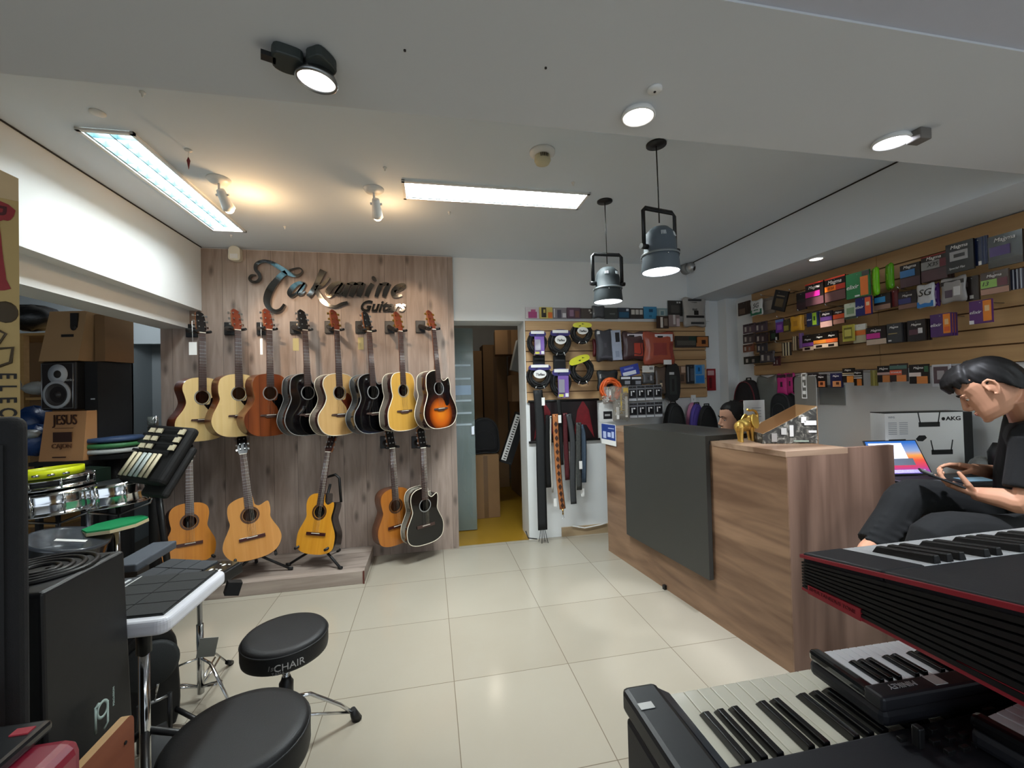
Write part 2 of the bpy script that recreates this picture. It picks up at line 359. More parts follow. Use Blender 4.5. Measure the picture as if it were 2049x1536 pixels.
# back wall with the door opening (x .24-.923)
b = MB().bx((-2.18, 4.007, 0), (.24, 4.33, CEIL+.05)).bx((.24, 4.03, 2.13), (.923, 4.33, CEIL+.05)).bx((.923, 4.03, 0), (3.25, 4.33, CEIL+.05))
struct('wall_back', b, M_wall)
struct('trim_7', MB().bx((-2.178, YB, 0), (.24, 4.007, 2.722)), M_panel)      # timber-look panelling behind the guitars
struct('trim_8', MB().bx((3.07, 3.90, 0), (3.2, 4.03, BEAMZ)), M_wall)
struct('wall_right', MB().bx((3.2, -4.5, 0), (3.35, 4.33, CEIL)), M_wall)
struct('wall_storeroom', MB().bx((-.6, 6.9, 0), (2.6, 7.0, 2.75)).bx((-.7, 4.33, 0), (-.6, 7, 2.75)).bx((2.5, 4.33, 0), (2.6, 7, 2.75)).bx((-.6, 4.33, 2.65), (2.6, 7, 2.75)), mat('storeroom_wall', 'B5B3AE', .8))
# side room: grey wall with a recess
b = MB().bx((-6, 4.9, 0), (-2.98, 5.0, 2.6)).bx((-2.98, 4.9, 2.02), (-2.3, 5.0, 2.6)).bx((-2.98, 5.3, 0), (-2.3, 5.4, 2.6)).bx((-3.0, 4.9, 0), (-2.98, 5.4, 2.6)).bx((-2.35, 4.33, 0), (-2.18, 5.4, 2.6))
struct('wall_side_room', b, M_grayw)
struct('wall_left', MB().bx((-6.1, -4.5, 0), (-6, 6.2, CEIL)), M_grayw)
struct('baseboard_back', MB().bx((1.25, 4.018, 0), (3.07, 4.03, .09)), wood('tan_skirting', 'A08868', 'BBA586', 0, 20, .06, .4))
# ================================================================= guitars
def crom(pts, n=5, closed=True):
    out = []; k = len(pts)
    for i in range(k if closed else k-1):
        g = lambda j: pts[j % k] if closed else pts[max(0, min(k-1, j))]
        p0, p1, p2, p3 = g(i-1), g(i), g(i+1), g(i+2)
        for s in range(n):
            t = s/n
            out.append(tuple(.5*(2*b+(c-a)*t+(2*a-5*b+4*c-d)*t*t+(-a+3*b-3*c+d)*t**3) for a, b, c, d in zip(p0, p1, p2, p3)))
    if not closed: out.append(tuple(pts[-1]))
    return out
FR = frame((1, 0, 0), (0, 0, 1), (0, -1, 0))            # drawing plane: x right, y up, z towards the viewer
def outline(wl, ww, wu, cut):
    R = [(.10, .009), (.165, .045), (wl, .115), (wl*.96, .18), (ww+.022, .245), (ww, .30)]
    if cut: R += [(ww+.006, .35), (wu*.96, .405), (wu*.86, .432), (.072, .408), (.04, .43), (.03, .497)]
    else: R += [(ww+.008, .35), (wu, .41), (wu*.9, .46), (.085, .49), (.03, .5)]
    Lf = [(-.10, .009), (-.165, .045), (-wl, .115), (-wl*.96, .18), (-ww-.022, .245), (-ww, .30), (-ww-.008, .35), (-wu, .41), (-wu*.9, .46), (-.085, .49), (-.03, .5)]
    return crom([(0, 0)]+R+[(0, .5)]+Lf[::-1], 4)
def frets_mat(name, c):
    m = mat(name, c, .5, var=.12, vs=30); return m
M_fret = frets_mat('rosewood_fingerboard', '4A3630'); M_ebony = frets_mat('ebony_fingerboard', '2A2220')
M_nut = mat('bone', 'EDE8DA', .4); M_hole = mat('guitar_inside', '3A2A1E', .8)
M_gold = mat('gold_metal', 'C9A24E', .25, 1.0)
M_bindw = mat('ivory_binding', 'E8DEC8', .4); M_bindk = mat('black_binding', '15110F', .4); M_bindg = mat('grey_binding', '8C8C8A', .4)
def sunburst():
    m, nt, b = base('sunburst_top'); L = nt.links
    tc = N(nt, 'ShaderNodeTexCoord'); mp = N(nt, 'ShaderNodeMapping'); L.new(tc.outputs['Object'], mp.inputs[0])
    mp.inputs['Location'].default_value = (0, 0, -.125/.19); mp.inputs['Scale'].default_value = (1/.20, 0, 1/.20)
    mp.inputs['Location'].default_value = (0, 0, -.62)
    ln = N(nt, 'ShaderNodeVectorMath', operation='LENGTH'); L.new(mp.outputs[0], ln.inputs[0])
    r = N(nt, 'ShaderNodeValToRGB'); L.new(ln.outputs['Value'], r.inputs[0]); e = r.color_ramp.elements
    e[0].position = .12; e[0].color = (*lin('D97A1A'), 1); e[1].position = .95; e[1].color = (*lin('0C0706'), 1)
    x = e.new(.45); x.color = (*lin('C05A12'), 1); x = e.new(.72); x.color = (*lin('3A1208'), 1)
    L.new(r.outputs[0], b.inputs['Base Color']); b.inputs['Roughness'].default_value = .2; b.inputs['Coat Weight'].default_value = .8; b.inputs['Coat Roughness'].default_value = .04
    return m
M_burst = sunburst()
def gtop(name, a, b_, rough=.3, coat=.4): return wood(name, a, b_, 2, 60, .03, rough, coat=coat)
T_spruce = gtop('pale_spruce', 'DDBE7E', 'EACF96', .45, .15); T_nat = gtop('natural_spruce', 'CDA063', 'DDB67C'); T_amber = gtop('amber_cedar', 'C8963E', 'D6A650')
T_mahog = wood('mahogany_top', '6E3216', '9A5228', 2, 26, .05, .35, .085, 0, .2, False, 10, 0, .3)
T_blk = mat('gloss_black_lacquer', '08080A', .12, coat=.8, var=.02)
T_or = gtop('orange_cedar', 'B8701C', 'CE862C'); T_or2 = gtop('tan_cedar', 'B67C3A', 'C88E4C'); T_yel = gtop('yellow_spruce', 'D08A1E', 'E0A034'); T_brn = gtop('brown_cedar', '9C5A1E', 'B8742E')
S_mahog = wood('mahogany_side', '6A3A20', '8A5230', 0, 30, .08, .3, coat=.4); S_dark = wood('rosewood_side', '2C1412', '4A241E', 0, 30, .08, .2, coat=.6); S_red = wood('red_mahogany_side', '5A2416', '7C3A22', 0, 30, .08, .3, coat=.4)
N_mah = wood('mahogany_neck', '7A4A2C', '9A6440', 2, 40, .05, .4); N_blk = mat('black_neck', '121010', .3)
def tuner_mesh():
    m = MB().cyl((0, -.014, 0), (0, .0, 0), .0055, n=10).cyl((0, .004, 0), (.022, .004, 0), .0025, n=6)
    m.box((.027, .004, 0), (.012, .008, .016)); return m
M_tunc = mat('satin_nickel', 'B8BABC', .38, .9)
def guitar(label, Pn, Pb, yaw, top, side, neck=None, headm=None, cut=False, wl=.2, ww=.128, wu=.145, depth=.11, bind=None, rose='ring', guard=None, board=None, classic=False, bridge=None, group='acoustic guitars on the wall', tun=None):
    """Pn: nut centre, Pb: bottom of the body's front, yaw: degrees the front turns to the right"""
    neck = neck or N_mah; headm = headm or neck; board = board or M_fret; tun = tun or (M_tunc if classic else M_chrome)
    ez = (V(Pn)-V(Pb)); L = ez.length; ez.normalize(); s = L/.855
    nrm = V((sin(rad(yaw)), -cos(rad(yaw)), 0)); nrm = (nrm - ez*nrm.dot(ez)).normalized(); ey = -nrm; ex = ey.cross(ez)
    M = frame(ex, ey, ez, Pb)@Matrix.Scale(s, 4)
    g = thing('classical_guitar' if classic else 'acoustic_guitar', label, 'guitar', M, group)
    kw = dict(world=False)
    ol = outline(wl, ww, wu, cut); n = len(ol)
    m = MB(); fr = [(p[0], 0, p[1]) for p in ol]; bk = [(p[0], depth, p[1]) for p in ol]
    m.add(fr+bk, [(i, (i+1) % n, n+(i+1) % n, n+i) for i in range(n)], 0, True); m.add(bk, [tuple(range(n))], 0)
    m.build('body', [side], g, **kw)
    hc = (0, .345); hr = .05; fr = [(p[0], -.003, p[1]) for p in ol]; ci = []
    for p in ol:
        a = math.atan2(p[1]-hc[1], p[0]-hc[0]); ci.append((hr*cos(a), -.003, hc[1]+hr*sin(a)))
    m = MB(); m.add(fr+ci, [(i, (i+1) % n, n+(i+1) % n, n+i) for i in range(n)])
    f2 = [(p[0], 0, p[1]) for p in ol]; c2 = [(p[0], .002, p[2]) for p in ci]
    m.add(fr+f2, [(i, (i+1) % n, n+(i+1) % n, n+i) for i in range(n)]); m.add(ci+c2, [(i, (i+1) % n, n+(i+1) % n, n+i) for i in range(n)], 0)
    m.build('soundboard', [top], g, **kw)
    if bind:
        MB().tube([(p[0]*1.004, -.002, .25+(p[1]-.25)*1.004) for p in ol], .0036, 6, 0, True).tube([(p[0]*1.004, depth-.001, .25+(p[1]-.25)*1.004) for p in ol], .003, 6, 0, True).build('binding', bind, g, **kw)
    if rose:
        rm = {'ring': M_bindg, 'pale': M_bindw, 'mosaic': mat('mosaic_rosette', '4A2E1A', .4, var=.5, vs=160), 'white': M_bindw}[rose]
        w = .016 if rose == 'mosaic' else .008
        Mx = Matrix.Translation((0, -.0035, hc[1]))@FR
        MB().lathe([(hr+.002, -.001), (hr+.002, .001), (hr+.002+w, .001), (hr+.002+w, -.001)], 40, Mx, 0, False, False).build('rosette', rm, g, **kw)
    if guard:
        gp = crom([(.012, .285), (.05, .288), (.066, .34), (.10, .32), (.118, .255), (.105, .20), (.07, .19), (.05, .235)], 3)
        MB().prism(gp, .0028, .0046, FR).build('pickguard', guard, g, **kw)
    # fingerboard, frets, neck
    wn, wb = (.026, .031) if classic else (.0225, .029); zb = .395
    m = MB().prism([(-wb, zb), (wb, zb), (wn, .855), (-wn, .855)], .003, .010, FR)
    sc = .65
    for k in range(1, 20):
        z = .855-sc*(1-2**(-k/12))
        if z < zb+.006: break
        w = wn+(wb-wn)*(.855-z)/(.855-zb); m.box((0, -.0105, z), (2*w, .0022, .0028), 1)
    m.build('fingerboard', [board, M_steel], g, **kw)
    m = MB(); rows = []
    for z, w, d in ((.43, .036, .075), (.47, .032, .05), (.505, .0245, .030), (.56, .0225, .022), (.855, .021, .019), (.872, .024, .017)):
        rows.append([(w*cos(pi*j/8), -.003+d*sin(pi*j/8), z) for j in range(9)])
    rows = rows[1:]
    m.grid(rows); m.build('neck', neck, g, **kw)
    MB().box((0, -.0075, .858), (2*wn, .010, .006)).build('nut', M_nut, g, **kw)
    # headstock, tilted back
    Mh = Matrix.Translation((0, 0, .858))@Matrix.Rotation(rad(-11), 4, 'X')
    if classic: hp = [(-.028, .0), (-.036, .03), (-.036, .155), (-.024, .172), (0, .18), (.024, .172), (.036, .155), (.036, .03), (.028, 0)]
    else: hp = [(-.023, 0), (-.037, .035), (-.034, .11), (-.028, .165), (-.012, .178), (.006, .172), (.027, .158), (.034, .11), (.037, .035), (.023, 0)]
    h = MB().prism(hp, -.013, .004, Mh@FR, 0, 1, 1)
    if classic:
        for sx in (-.016, .016): h.prism([(sx-.006, .035), (sx+.006, .035), (sx+.006, .145), (sx-.006, .145)], .0035, .0046, Mh@FR, 2)
    h.build('headstock', [headm, neck, M_blackm], g, **kw)
    for sd in (-1, 1):
        for k in range(3):
            tz = .045+.047*k
            o = MB()
            for q, f in ((tuner_mesh().v, tuner_mesh().f),): o.add(q, f, 0, False, Mh@Matrix.Translation((sd*(.022 if not classic else .016), 0, tz))@(Matrix.Identity(4) if sd > 0 else Matrix.Rotation(pi, 4, 'Z')@Matrix.Scale(-1, 4, (0, 1, 0))))
            o.build('tuning_peg', tun, g, **kw)
    # bridge, saddle, strings
    bm_ = bridge or board
    if classic: br = MB().box((0, -.008, .165), (.18, .010, .026))
    else: br = MB().prism([(-.085, .163), (-.08, .176), (.08, .176), (.085, .163), (.045, .158), (.035, .148), (-.035, .148), (-.045, .158)], .003, .012, FR)
    br.build('bridge', bm_, g, bevel=.002, **kw)
    MB().box((0, -.0145, .170), (.075, .006, .004)).build('saddle', M_nut, g, **kw)
    for k in range(6):
        x0 = -.0275+.011*k; x1 = (-.0185+.0074*k)*(1.1 if classic else 1)
        MB().tube([(x0, -.0165, .170), (x1, -.0135, .858)], .0006, 4).build('guitar_string', M_nut if classic and k > 2 else M_steel, g, **kw)
    return g, M
def hanger(wx, wy, Pn, yaw, label):
    w = PY(wx, wy, YB); hd = V(Pn)+V((0, 0, .012))
    t = thing('guitar_hanger', label, 'hanger', (w.x, YB-.001, w.z), 'wall hangers holding guitars')
    MB().box((w.x, YB-.0135, w.z), (.085, .025, .11)).build('wall_plate', M_black, t, .004)
    nr = V((sin(rad(yaw)), -cos(rad(yaw)), 0)); tx = V((cos(rad(yaw)), sin(rad(yaw)), 0))
    c = hd - nr*.022
    MB().tube([(w.x, YB-.026, w.z), (w.x, YB-.07, w.z-.005), tuple(c-nr*.03), tuple(c-nr*.012)], [.02, .02, .016, .014], 10).build('arm', M_black, t)
    m = MB()
    m.tube([c-tx*.05+nr*.05, c-tx*.05+nr*.01, c-tx*.04-nr*.014, c+tx*.04-nr*.014, c+tx*.05+nr*.01, c+tx*.05+nr*.05], .011, 8)
    m.build('yoke', M_black, t)
    return t
UY = YB-.235
ups = [
 ((404, 666), (405, 882), 54, dict(top=T_spruce, side=S_red, guard=T_blk, wl=.19, wu=.14, ww=.115, rose='ring', headm=N_blk), 'acoustic guitar with pale top and white price tag, leftmost of the upper row', (386, 662)),
 ((475, 660.5), (480, 873), 48, dict(top=T_spruce, side=S_mahog, guard=T_blk, wl=.2, wu=.148, ww=.14, headm=S_red), 'pale topped acoustic guitar with reddish headstock, second in the upper row', (462, 658)),
 ((538, 660), (542, 872), 48, dict(top=T_mahog, side=S_mahog, guard=T_blk, wl=.2, wu=.135, ww=.12, headm=S_red), 'all brown mahogany acoustic guitar hanging third in the upper row', (526, 658)),
 ((609.5, 661), (620, 870), 47, dict(top=T_blk, side=T_blk, neck=N_blk, cut=True, bind=M_bindg, wl=.2, ww=.14), 'black cutaway guitar between brown and natural guitars in upper row', (592, 656)),
 ((673, 661), (683, 870), 47, dict(top=T_nat, side=S_dark, guard=S_red, bind=M_bindw, headm=S_red, wl=.2, ww=.12, tun=M_gold), 'natural top guitar with dark rosewood sides and red brown pickguard', (661, 655)),
 ((738, 663.5), (752, 866), 46, dict(top=T_blk, side=T_blk, cut=True, bind=M_bindg, neck=N_mah, headm=T_blk, wl=.2, ww=.125), 'black cutaway guitar with brown neck, sixth in the upper row', (722, 655)),
 ((800.3, 663), (811, 861), 45, dict(top=T_amber, side=S_dark, bind=M_bindw, headm=S_red, wl=.178, ww=.118, wu=.13, rose='ring', tun=M_gold), 'amber topped small bodied guitar with cream edged rosewood sides', (780, 655)),
 ((867, 659.5), (885, 856), 45, dict(top=M_burst, side=S_dark, cut=True, bind=M_bindw, guard=T_blk, headm=S_red, wl=.2, ww=.14, tun=M_gold), 'sunburst cutaway acoustic guitar at the right end of the upper row', (841, 654)),
]
for (n_, b_, yw, kw, lab, hw) in ups:
    Pn = PY(*n_, UY); Pb = PY(*b_, UY-.01)
    guitar(lab, Pn, Pb, yw, **kw)
    hanger(hw[0], hw[1], Pn, yw, 'black wall hanger holding the '+' '.join(lab.split(',')[0].split()[:9]))
lows = [
 ((784, 897), (797, 1089), 34, dict(top=T_brn, side=S_mahog, headm=N_blk, classic=True, rose='mosaic', wl=.185, ww=.125, wu=.14, bridge=S_dark), 'brown classical guitar hung low, partly behind a black one', (771, 884)),
 ((846, 896), (853, 1088), 32, dict(top=T_blk, side=T_blk, neck=N_mah, headm=N_blk, classic=True, cut=True, rose='ring', bind=M_bindw, wl=.185, ww=.125, wu=.14), 'black white edged classical guitar hung low beside the doorway', (833, 884)),
]
for (n_, b_, yw, kw, lab, hw) in lows:
    Pn = PY(*n_, YB-.2 if 'brown' in lab else YB-.25); Pb = PY(*b_, YB-.2 if 'brown' in lab else YB-.25)
    guitar(lab, Pn, Pb, yw, group='classical guitars of the lower row', **kw)
    hanger(hw[0], hw[1], Pn, yw, 'black wall hanger holding the '+('brown' if 'brown' in lab else 'black')+' classical guitar')
# platform and the three guitars on stands
t = thing('display_platform', 'low wood-look display platform under the guitar wall', 'platform', (-1.35, 3.7, 0))
MB().bx((-2.17, 3.434, 0), (-.523, YB-.002, .098)).build('platform_box', M_plat, t, .003)
MB().bx((-.533, 3.430, 0), (-.521, 3.436, .098)).build('edge_strip', mat('red_brown_edge', '5A2A22', .4), t)
def stand(x, y, z, Pneck, yaw, hold, label):
    """tripod guitar stand: foot centre, neck rest point"""
    t = thing('guitar_stand', label, 'stand', (x, y, z), 'black tripod guitar stands on the platform')
    for k, a in enumerate((yaw+70, yaw-70, yaw+180)):
        d = V((sin(rad(a)), -cos(rad(a)), 0)); f = V((x, y, z))+d*.24
        l = MB().tube([V((x, y, z+.16)), V((x, y, z+.12))+d*.05, f+V((0, 0, .013))], .010, 8).build('leg', M_black, t)
        MB().tube([f+V((0, 0, .013))-d*.012, f+V((0, 0, .013))+d*.02], .013, 8).build('rubber_foot', M_blackm, l)
    MB().tube([V((x, y, z+.1)), V((x, y, z+.3)), V(Pneck)+V((-sin(rad(yaw))*.05, cos(rad(yaw))*.05, -.05))], .011, 8).build('pole', M_black, t)
    dx = V((cos(rad(yaw)), sin(rad(yaw)), 0)); nr = V((sin(rad(yaw)), -cos(rad(yaw)), 0))
    c = V((x, y, z+.16))
    MB().tube([c-dx*.13+nr*.13, c-dx*.13+nr*.02, c-dx*.03, c+dx*.03, c+dx*.13+nr*.02, c+dx*.13+nr*.13], .011, 8).build('cradle', M_black, t)
    if hold:
        p = V(Pneck)
        MB().tube([p-nr*.05-dx*.055+V((0, 0, 0)), p-nr*.05+dx*.05+V((0, 0, .03)), p-nr*.05+dx*.085+V((0, 0, -.0)), p-nr*.06+dx*.09-V((0, 0, .2))], .011, 8).build('neck_rest', M_black, t)
    return t
# guitars on stands: the bottom rests 0.1 above the platform
st = [
 ((378, 923), (380, 1130), 3.52, 3.72, 40, dict(top=T_or, side=S_red, headm=N_blk, classic=True, rose='mosaic', wl=.185, ww=.125, wu=.14, bridge=S_dark), 'orange classical guitar standing at the left end of the platform', False),
 ((486.7, 909), (510, 1118), 3.50, 3.74, 20, dict(top=T_or2, side=S_mahog, headm=N_blk, classic=True, cut=True, rose='mosaic', wl=.2, ww=.14, wu=.15, bridge=S_dark), 'tan cutaway classical guitar on a stand, middle of the platform', False),
 ((657, 904.5), (627, 1109), 3.58, 3.74, -22, dict(top=T_yel, side=T_blk, headm=S_dark, classic=True, cut=True, rose='mosaic', wl=.178, ww=.118, wu=.135, bridge=S_dark), 'yellow cutaway classical guitar with dark sides leaning in its stand', True),
]
for n_, b_, yb_, yt_, yw, kw, lab, hold in st:
    Pb = PY(*b_, yb_); Pn = PY(*n_, yt_)
    g, M = guitar(lab, Pn, Pb, yw, group='classical guitars of the lower row', **kw)
    nr = V((sin(rad(yw)), -cos(rad(yw)), 0)); ft = Pb-nr*.08
    stand(ft.x, ft.y+.02, .098, M@V((0, .03, .62)), yw, hold, 'black guitar stand under the '+' '.join(lab.split()[:2 if 'orange' in lab else 1])+' classical guitar')
# price tags hung on headstocks
for (x0, y0), (x1, y1), sz, lab in (((384, 642), (386, 697), (.055, .1), 'white price tag hanging from the leftmost guitar'), ((522, 645), (523, 693), (.018, .13), 'white price tag seen edge-on beside the brown mahogany guitar')):
    a = PY(x0, y0, UY-.03); p = PY(x1, y1, UY-.03)
    t = thing('price_tag', lab, 'tag', tuple(p), 'price tags on guitars')
    MB().tube([tuple(a), tuple(p+V((0, 0, sz[1]/2)))], .002, 5).build('string_loop', M_paper, t)
    MB().box(p, (sz[0], .002, sz[1])).build('tag_card', M_paper, t)
for x1, y1, lab in ((592, 689, 'faded yellow sticker on the panelling beside the fourth guitar'), (722, 687, 'faded yellow sticker on the panelling beside the sixth guitar')):
    p = PY(x1, y1, YB-.001); tag(MB().box(p, (.048, .002, .11)).build('wall_sticker', mat('faded_yellow_paper', 'B8AA78', .7)), lab, 'sticker', 'stickers on the panelling')
# ================================================================= script sign on the panelling
def sgn(x, y): p = PY(480+x*.17179, 505+y*.17179, YB-.02); return (p.x, p.z)
KS = (V((*sgn(1000, 300), 0))-V((*sgn(1100, 300), 0))).length/100
def stroke(mb, pts, n=6):
    q = crom(pts, n, False) if len(pts) > 2 else pts
    P = [V((*sgn(a[0], a[1]), 0)) for a in q]; Lf = []; Rt = []
    for i, p in enumerate(P):
        d = (P[min(i+1, len(P)-1)]-P[max(i-1, 0)]).normalized(); nn = V((-d.y, d.x, 0))*(q[i][2]*KS*.5)
        Lf.append(p+nn); Rt.append(p-nn)
    for i in range(len(P)-1):
        a, b_, c, d = Lf[i], Lf[i+1], Rt[i+1], Rt[i]; y0, y1 = YB-.035, YB-.012
        mb.add([(a.x, y0, a.y), (b_.x, y0, b_.y), (c.x, y0, c.y), (d.x, y0, d.y), (a.x, y1, a.y), (b_.x, y1, b_.y), (c.x, y1, c.y), (d.x, y1, d.y)],
               [(0, 1, 2, 3), (7, 6, 5, 4), (0, 4, 5, 1), (2, 6, 7, 3)] + ([(0, 3, 7, 4)] if i == 0 else []) + ([(1, 5, 6, 2)] if i == len(P)-2 else []))
    return mb
A_ = [[(765, 365, 26), (700, 358, 40), (630, 400, 58), (585, 470, 58), (605, 508, 40), (660, 480, 26), (715, 415, 22), (750, 372, 24)], [(762, 362, 34), (722, 430, 48), (690, 482, 44), (725, 488, 26), (765, 455, 12)]]
LET = {'T': [[(188, 268, 14), (140, 272, 26), (120, 310, 30), (150, 345, 30), (205, 342, 30), (240, 300, 34), (228, 250, 38), (190, 200, 38), (200, 140, 40), (265, 108, 36), (350, 115, 40), (430, 155, 50), (520, 212, 58), (590, 255, 52), (660, 275, 34), (715, 252, 22), (733, 215, 16), (700, 186, 14), (640, 192, 16), (580, 212, 22)],
             [(545, 235, 60), (490, 270, 66), (430, 335, 72), (370, 415, 84), (332, 500, 86), (322, 585, 74), (355, 655, 52), (420, 685, 40), (480, 665, 36), (525, 605, 28)]],
       'a': A_,
       'k': [[(975, 212, 76), (935, 290, 66), (885, 395, 58), (830, 480, 56), (800, 515, 54)], [(1045, 295, 20), (1005, 345, 34), (950, 390, 40), (890, 410, 36)], [(890, 425, 36), (925, 500, 56), (975, 570, 56), (1040, 618, 40), (1115, 632, 32), (1190, 602, 36), (1258, 585, 34)]],
       'a ': [[(x+440, y+2, w*1.06) for x, y, w in s_] for s_ in A_],
       'm': [[(1275, 365, 46), (1245, 430, 58), (1215, 518, 46)], [(1255, 372, 20), (1310, 362, 34), (1355, 370, 40)], [(1365, 362, 46), (1330, 430, 66), (1295, 518, 52)], [(1350, 372, 26), (1400, 362, 34), (1440, 372, 38)], [(1448, 362, 44), (1412, 440, 66), (1385, 518, 52)]],
       'i': [[(1548, 368, 50), (1505, 440, 60), (1478, 515, 54)], [(1548, 282, 22), (1560, 305, 48), (1582, 335, 30)]],
       'n': [[(1650, 368, 46), (1618, 440, 58), (1590, 520, 46)], [(1632, 378, 22), (1690, 366, 34), (1735, 376, 40)], [(1745, 368, 46), (1708, 440, 66), (1680, 520, 52)]],
       'e': [[(1800, 460, 26), (1870, 435, 28), (1925, 395, 28), (1895, 378, 40), (1830, 405, 54), (1785, 470, 58), (1812, 512, 44), (1890, 498, 26)]]}
p0 = PY(650, 570, YB)
sg = thing('wall_sign', 'glossy black raised script sign on the plank panelling above guitars', 'sign', (p0.x, YB, p0.z-.2))
M_sign = mat('gloss_black_acrylic', '0A0A0B', .08, coat=1.0, spec=.6, var=.02)
for k_, ss in LET.items():
    m = MB()
    for s_ in ss: stroke(m, s_)
    m.build('letter', M_sign, sg)
g0 = PY(480+1655*.17179, 505+632*.17179, YB-.02)
text_mb('Guitars', .135, .010, None, Matrix.Translation(g0)@FR@Matrix.Rotation(rad(.5), 4, 'Z')@Matrix.Diagonal((.98, 1, 1, 1)), 0, .35, .03).build('lettering', M_sign, sg)
# ================================================================= ceiling fixtures
def fluo(label, x0, y0, x1, y1, louvre_axis, pitch, lm):
    t = thing('fluorescent_fixture', label, 'light', ((x0+x1)/2, (y0+y1)/2, CEIL), 'recessed fluorescent fixtures')
    z = CEIL-.001; m = MB(); w = .018
    for a, b in (((x0, y0), (x1, y0+w)), ((x0, y1-w), (x1, y1)), ((x0, y0), (x0+w, y1)), ((x1-w, y0), (x1, y1))): m.bx((*a, z-.012), (*b, z))
    m.build('frame', M_white, t)
    MB().bx((x0+.004, y0+.004, z+.085), (x1-.004, y1-.004, z+.09)).bx((x0, y0, z+.001), (x0+.004, y1, z+.09)).bx((x1-.004, y0, z+.001), (x1, y1, z+.09)).bx((x0, y0, z+.001), (x1, y0+.004, z+.09)).bx((x0, y1-.004, z+.001), (x1, y1, z+.09)).build('reflector', mat('mirror_reflector', 'E6EEF0', .25, .4), t)
    for k in (.3, .7):
        if louvre_axis == 1: a, b = (x0+(x1-x0)*k, y0+.05, z+.066), (x0+(x1-x0)*k, y1-.05, z+.066)
        else: a, b = (x0+.05, y0+(y1-y0)*k, z+.066), (x1-.05, y0+(y1-y0)*k, z+.066)
        MB().cyl(a, b, .013, n=10).build('tube', M_tube, t)
    m = MB(); L = (y1-y0) if louvre_axis == 1 else (x1-x0); k = int(L/pitch)
    for i in range(1, k):
        if louvre_axis == 1: y = y0+L*i/k; m.bx((x0+w, y-.001, z-.002), (x1-w, y+.001, z+.030))
        else: x = x0+L*i/k; m.bx((x-.001, y0+w, z-.002), (x+.001, y1-w, z+.030))
    if louvre_axis == 1:
        for x in ((x0+x1)/2, x0+w+.004, x1-w-.004): m.bx((x-.003, y0+w, z-.003), (x+.003, y1-w, z+.030))
    else:
        for y in ((y0+y1)/2, y0+w+.004, y1-w-.004): m.bx((x0+w, y-.003, z-.003), (x1-w, y+.003, z+.030))
    m.build('louvre', lm, t)
    return t
fluo('long louvred fluorescent fixture beside the left beam', -1.595, 2.295, -1.355, 3.565, 1, .075, mat('left_louvre', '46646A', .35, .2))
fluo('louvred fluorescent fixture lying crosswise at the middle of the ceiling', -.137, 2.58, 1.06, 2.825, 0, .06, mat('white_louvre', 'D2D8D8', .3, .1))
def white_spot(px, aim, label):
    p = PZ(*px, CEIL); t = thing('ceiling_spotlight', label, 'light', tuple(p), 'white halogen spots on the ceiling')
    MB().lathe([(.062, 0), (.062, -.006), (.05, -.02), (.012, -.026)], 24, Matrix.Translation(p)).build('base_plate', M_white, t)
    h = p+V((.01, .02, -.085)); d = (V(aim)-h).normalized()
    MB().tube([p+V((0, 0, -.02)), p+V((0, .0, -.06)), h-d*.02], .007, 8).build('arm', M_white, t)
    MB().lathe([(.012, -.035), (.022, -.03), (.026, .0), (.032, .06), (.036, .085), (.032, .085)], 20, axisM(h, h+d)).build('lamp_head', M_white, t)
    s_ = d.cross(V((0, 0, 1))).normalized()
    m = MB()
    for k in (-1, 1): m.cyl(h+s_*k*.024, h+s_*k*.036, .008, n=10)
    m.build('hinge_knob', M_white, t)
    MB().sphere(h+d*.082, (.029, .029, .029), 16).build('bulb', mat('warm_bulb', 'FFE2BE', .4, emit=10, var=0), t)
white_spot((438, 358), (-1.05, YB, 1.6), 'white ceiling spotlight beside the long fluorescent fixture')
white_spot((748, 378), (-.3, YB, 1.6), 'white ceiling spotlight left of the crosswise fluorescent fixture')
def beam_spot(c, d, label, r=.055, flaps=True, mcol=M_black, glow=M_lampw):
    c = V(c); d = V(d).normalized(); t = thing('beam_spotlight', label, 'light', (c.x, c.y, BEAMZ), 'spot lamps in the low beam')
    M = axisM(c, c+d)
    MB().lathe([(r*.55, -.06), (r*.9, -.02), (r*1.12, .0), (r*1.18, .008), (r*1.05, .012), (r, .004)], 28, M, caps=False).build('lamp_ring', mcol, t)
    MB().lathe([(0, .002), (r*.7, .004), (r, .002)], 28, M, caps=False).build('lamp_lens', glow, t)
    MB().cyl(c-d*.05, (c.x, c.y, BEAMZ), .02, n=12).build('stem', mcol, t)
    return t
def flap(px, w, h, label, ang, zt=-.05):
    p = PZ(*px, BEAMZ); t = thing('socket_housing', label, 'housing', tuple(p), 'dark housings beside the left beam lamp')
    M = Matrix.Translation(p)@Matrix.Rotation(rad(ang), 4, 'Z')
    pr = [(w*cos(a)*.5, h*sin(a)*.5) for a in [2*pi*i/20 for i in range(20)]]
    MB().prism(crom([(-w/2, -h*.4), (0, -h*.5), (w/2, -h*.4), (w/2, h*.3), (0, h*.5), (-w/2, h*.3)], 4), zt, 0, M).build('shell', mat('dark_green_plastic', '2E3432', .5), t, .004)
    MB().prism([(-w*.9, -.012), (-w*.4, -.012), (-w*.4, .012), (-w*.9, .012)], zt, zt+.012, M).build('clip', M_black, t)
beam_spot(PZ(634, 157, 2.325), (-.10, .05, -1), 'glowing white spot lamp hanging from the left part of the low beam', .047, mcol=M_steel)
flap((575, 108), .068, .075, 'dark angular housing left of the hanging beam lamp', 20, -.03)
flap((645, 112), .05, .075, 'dark rounded housing above the hanging beam lamp', -30, -.03)
beam_spot(PZ(1277, 229, 2.354), (-.03, .02, -1), 'round glowing lamp set in the low beam above the pendants', .047, mcol=M_white)
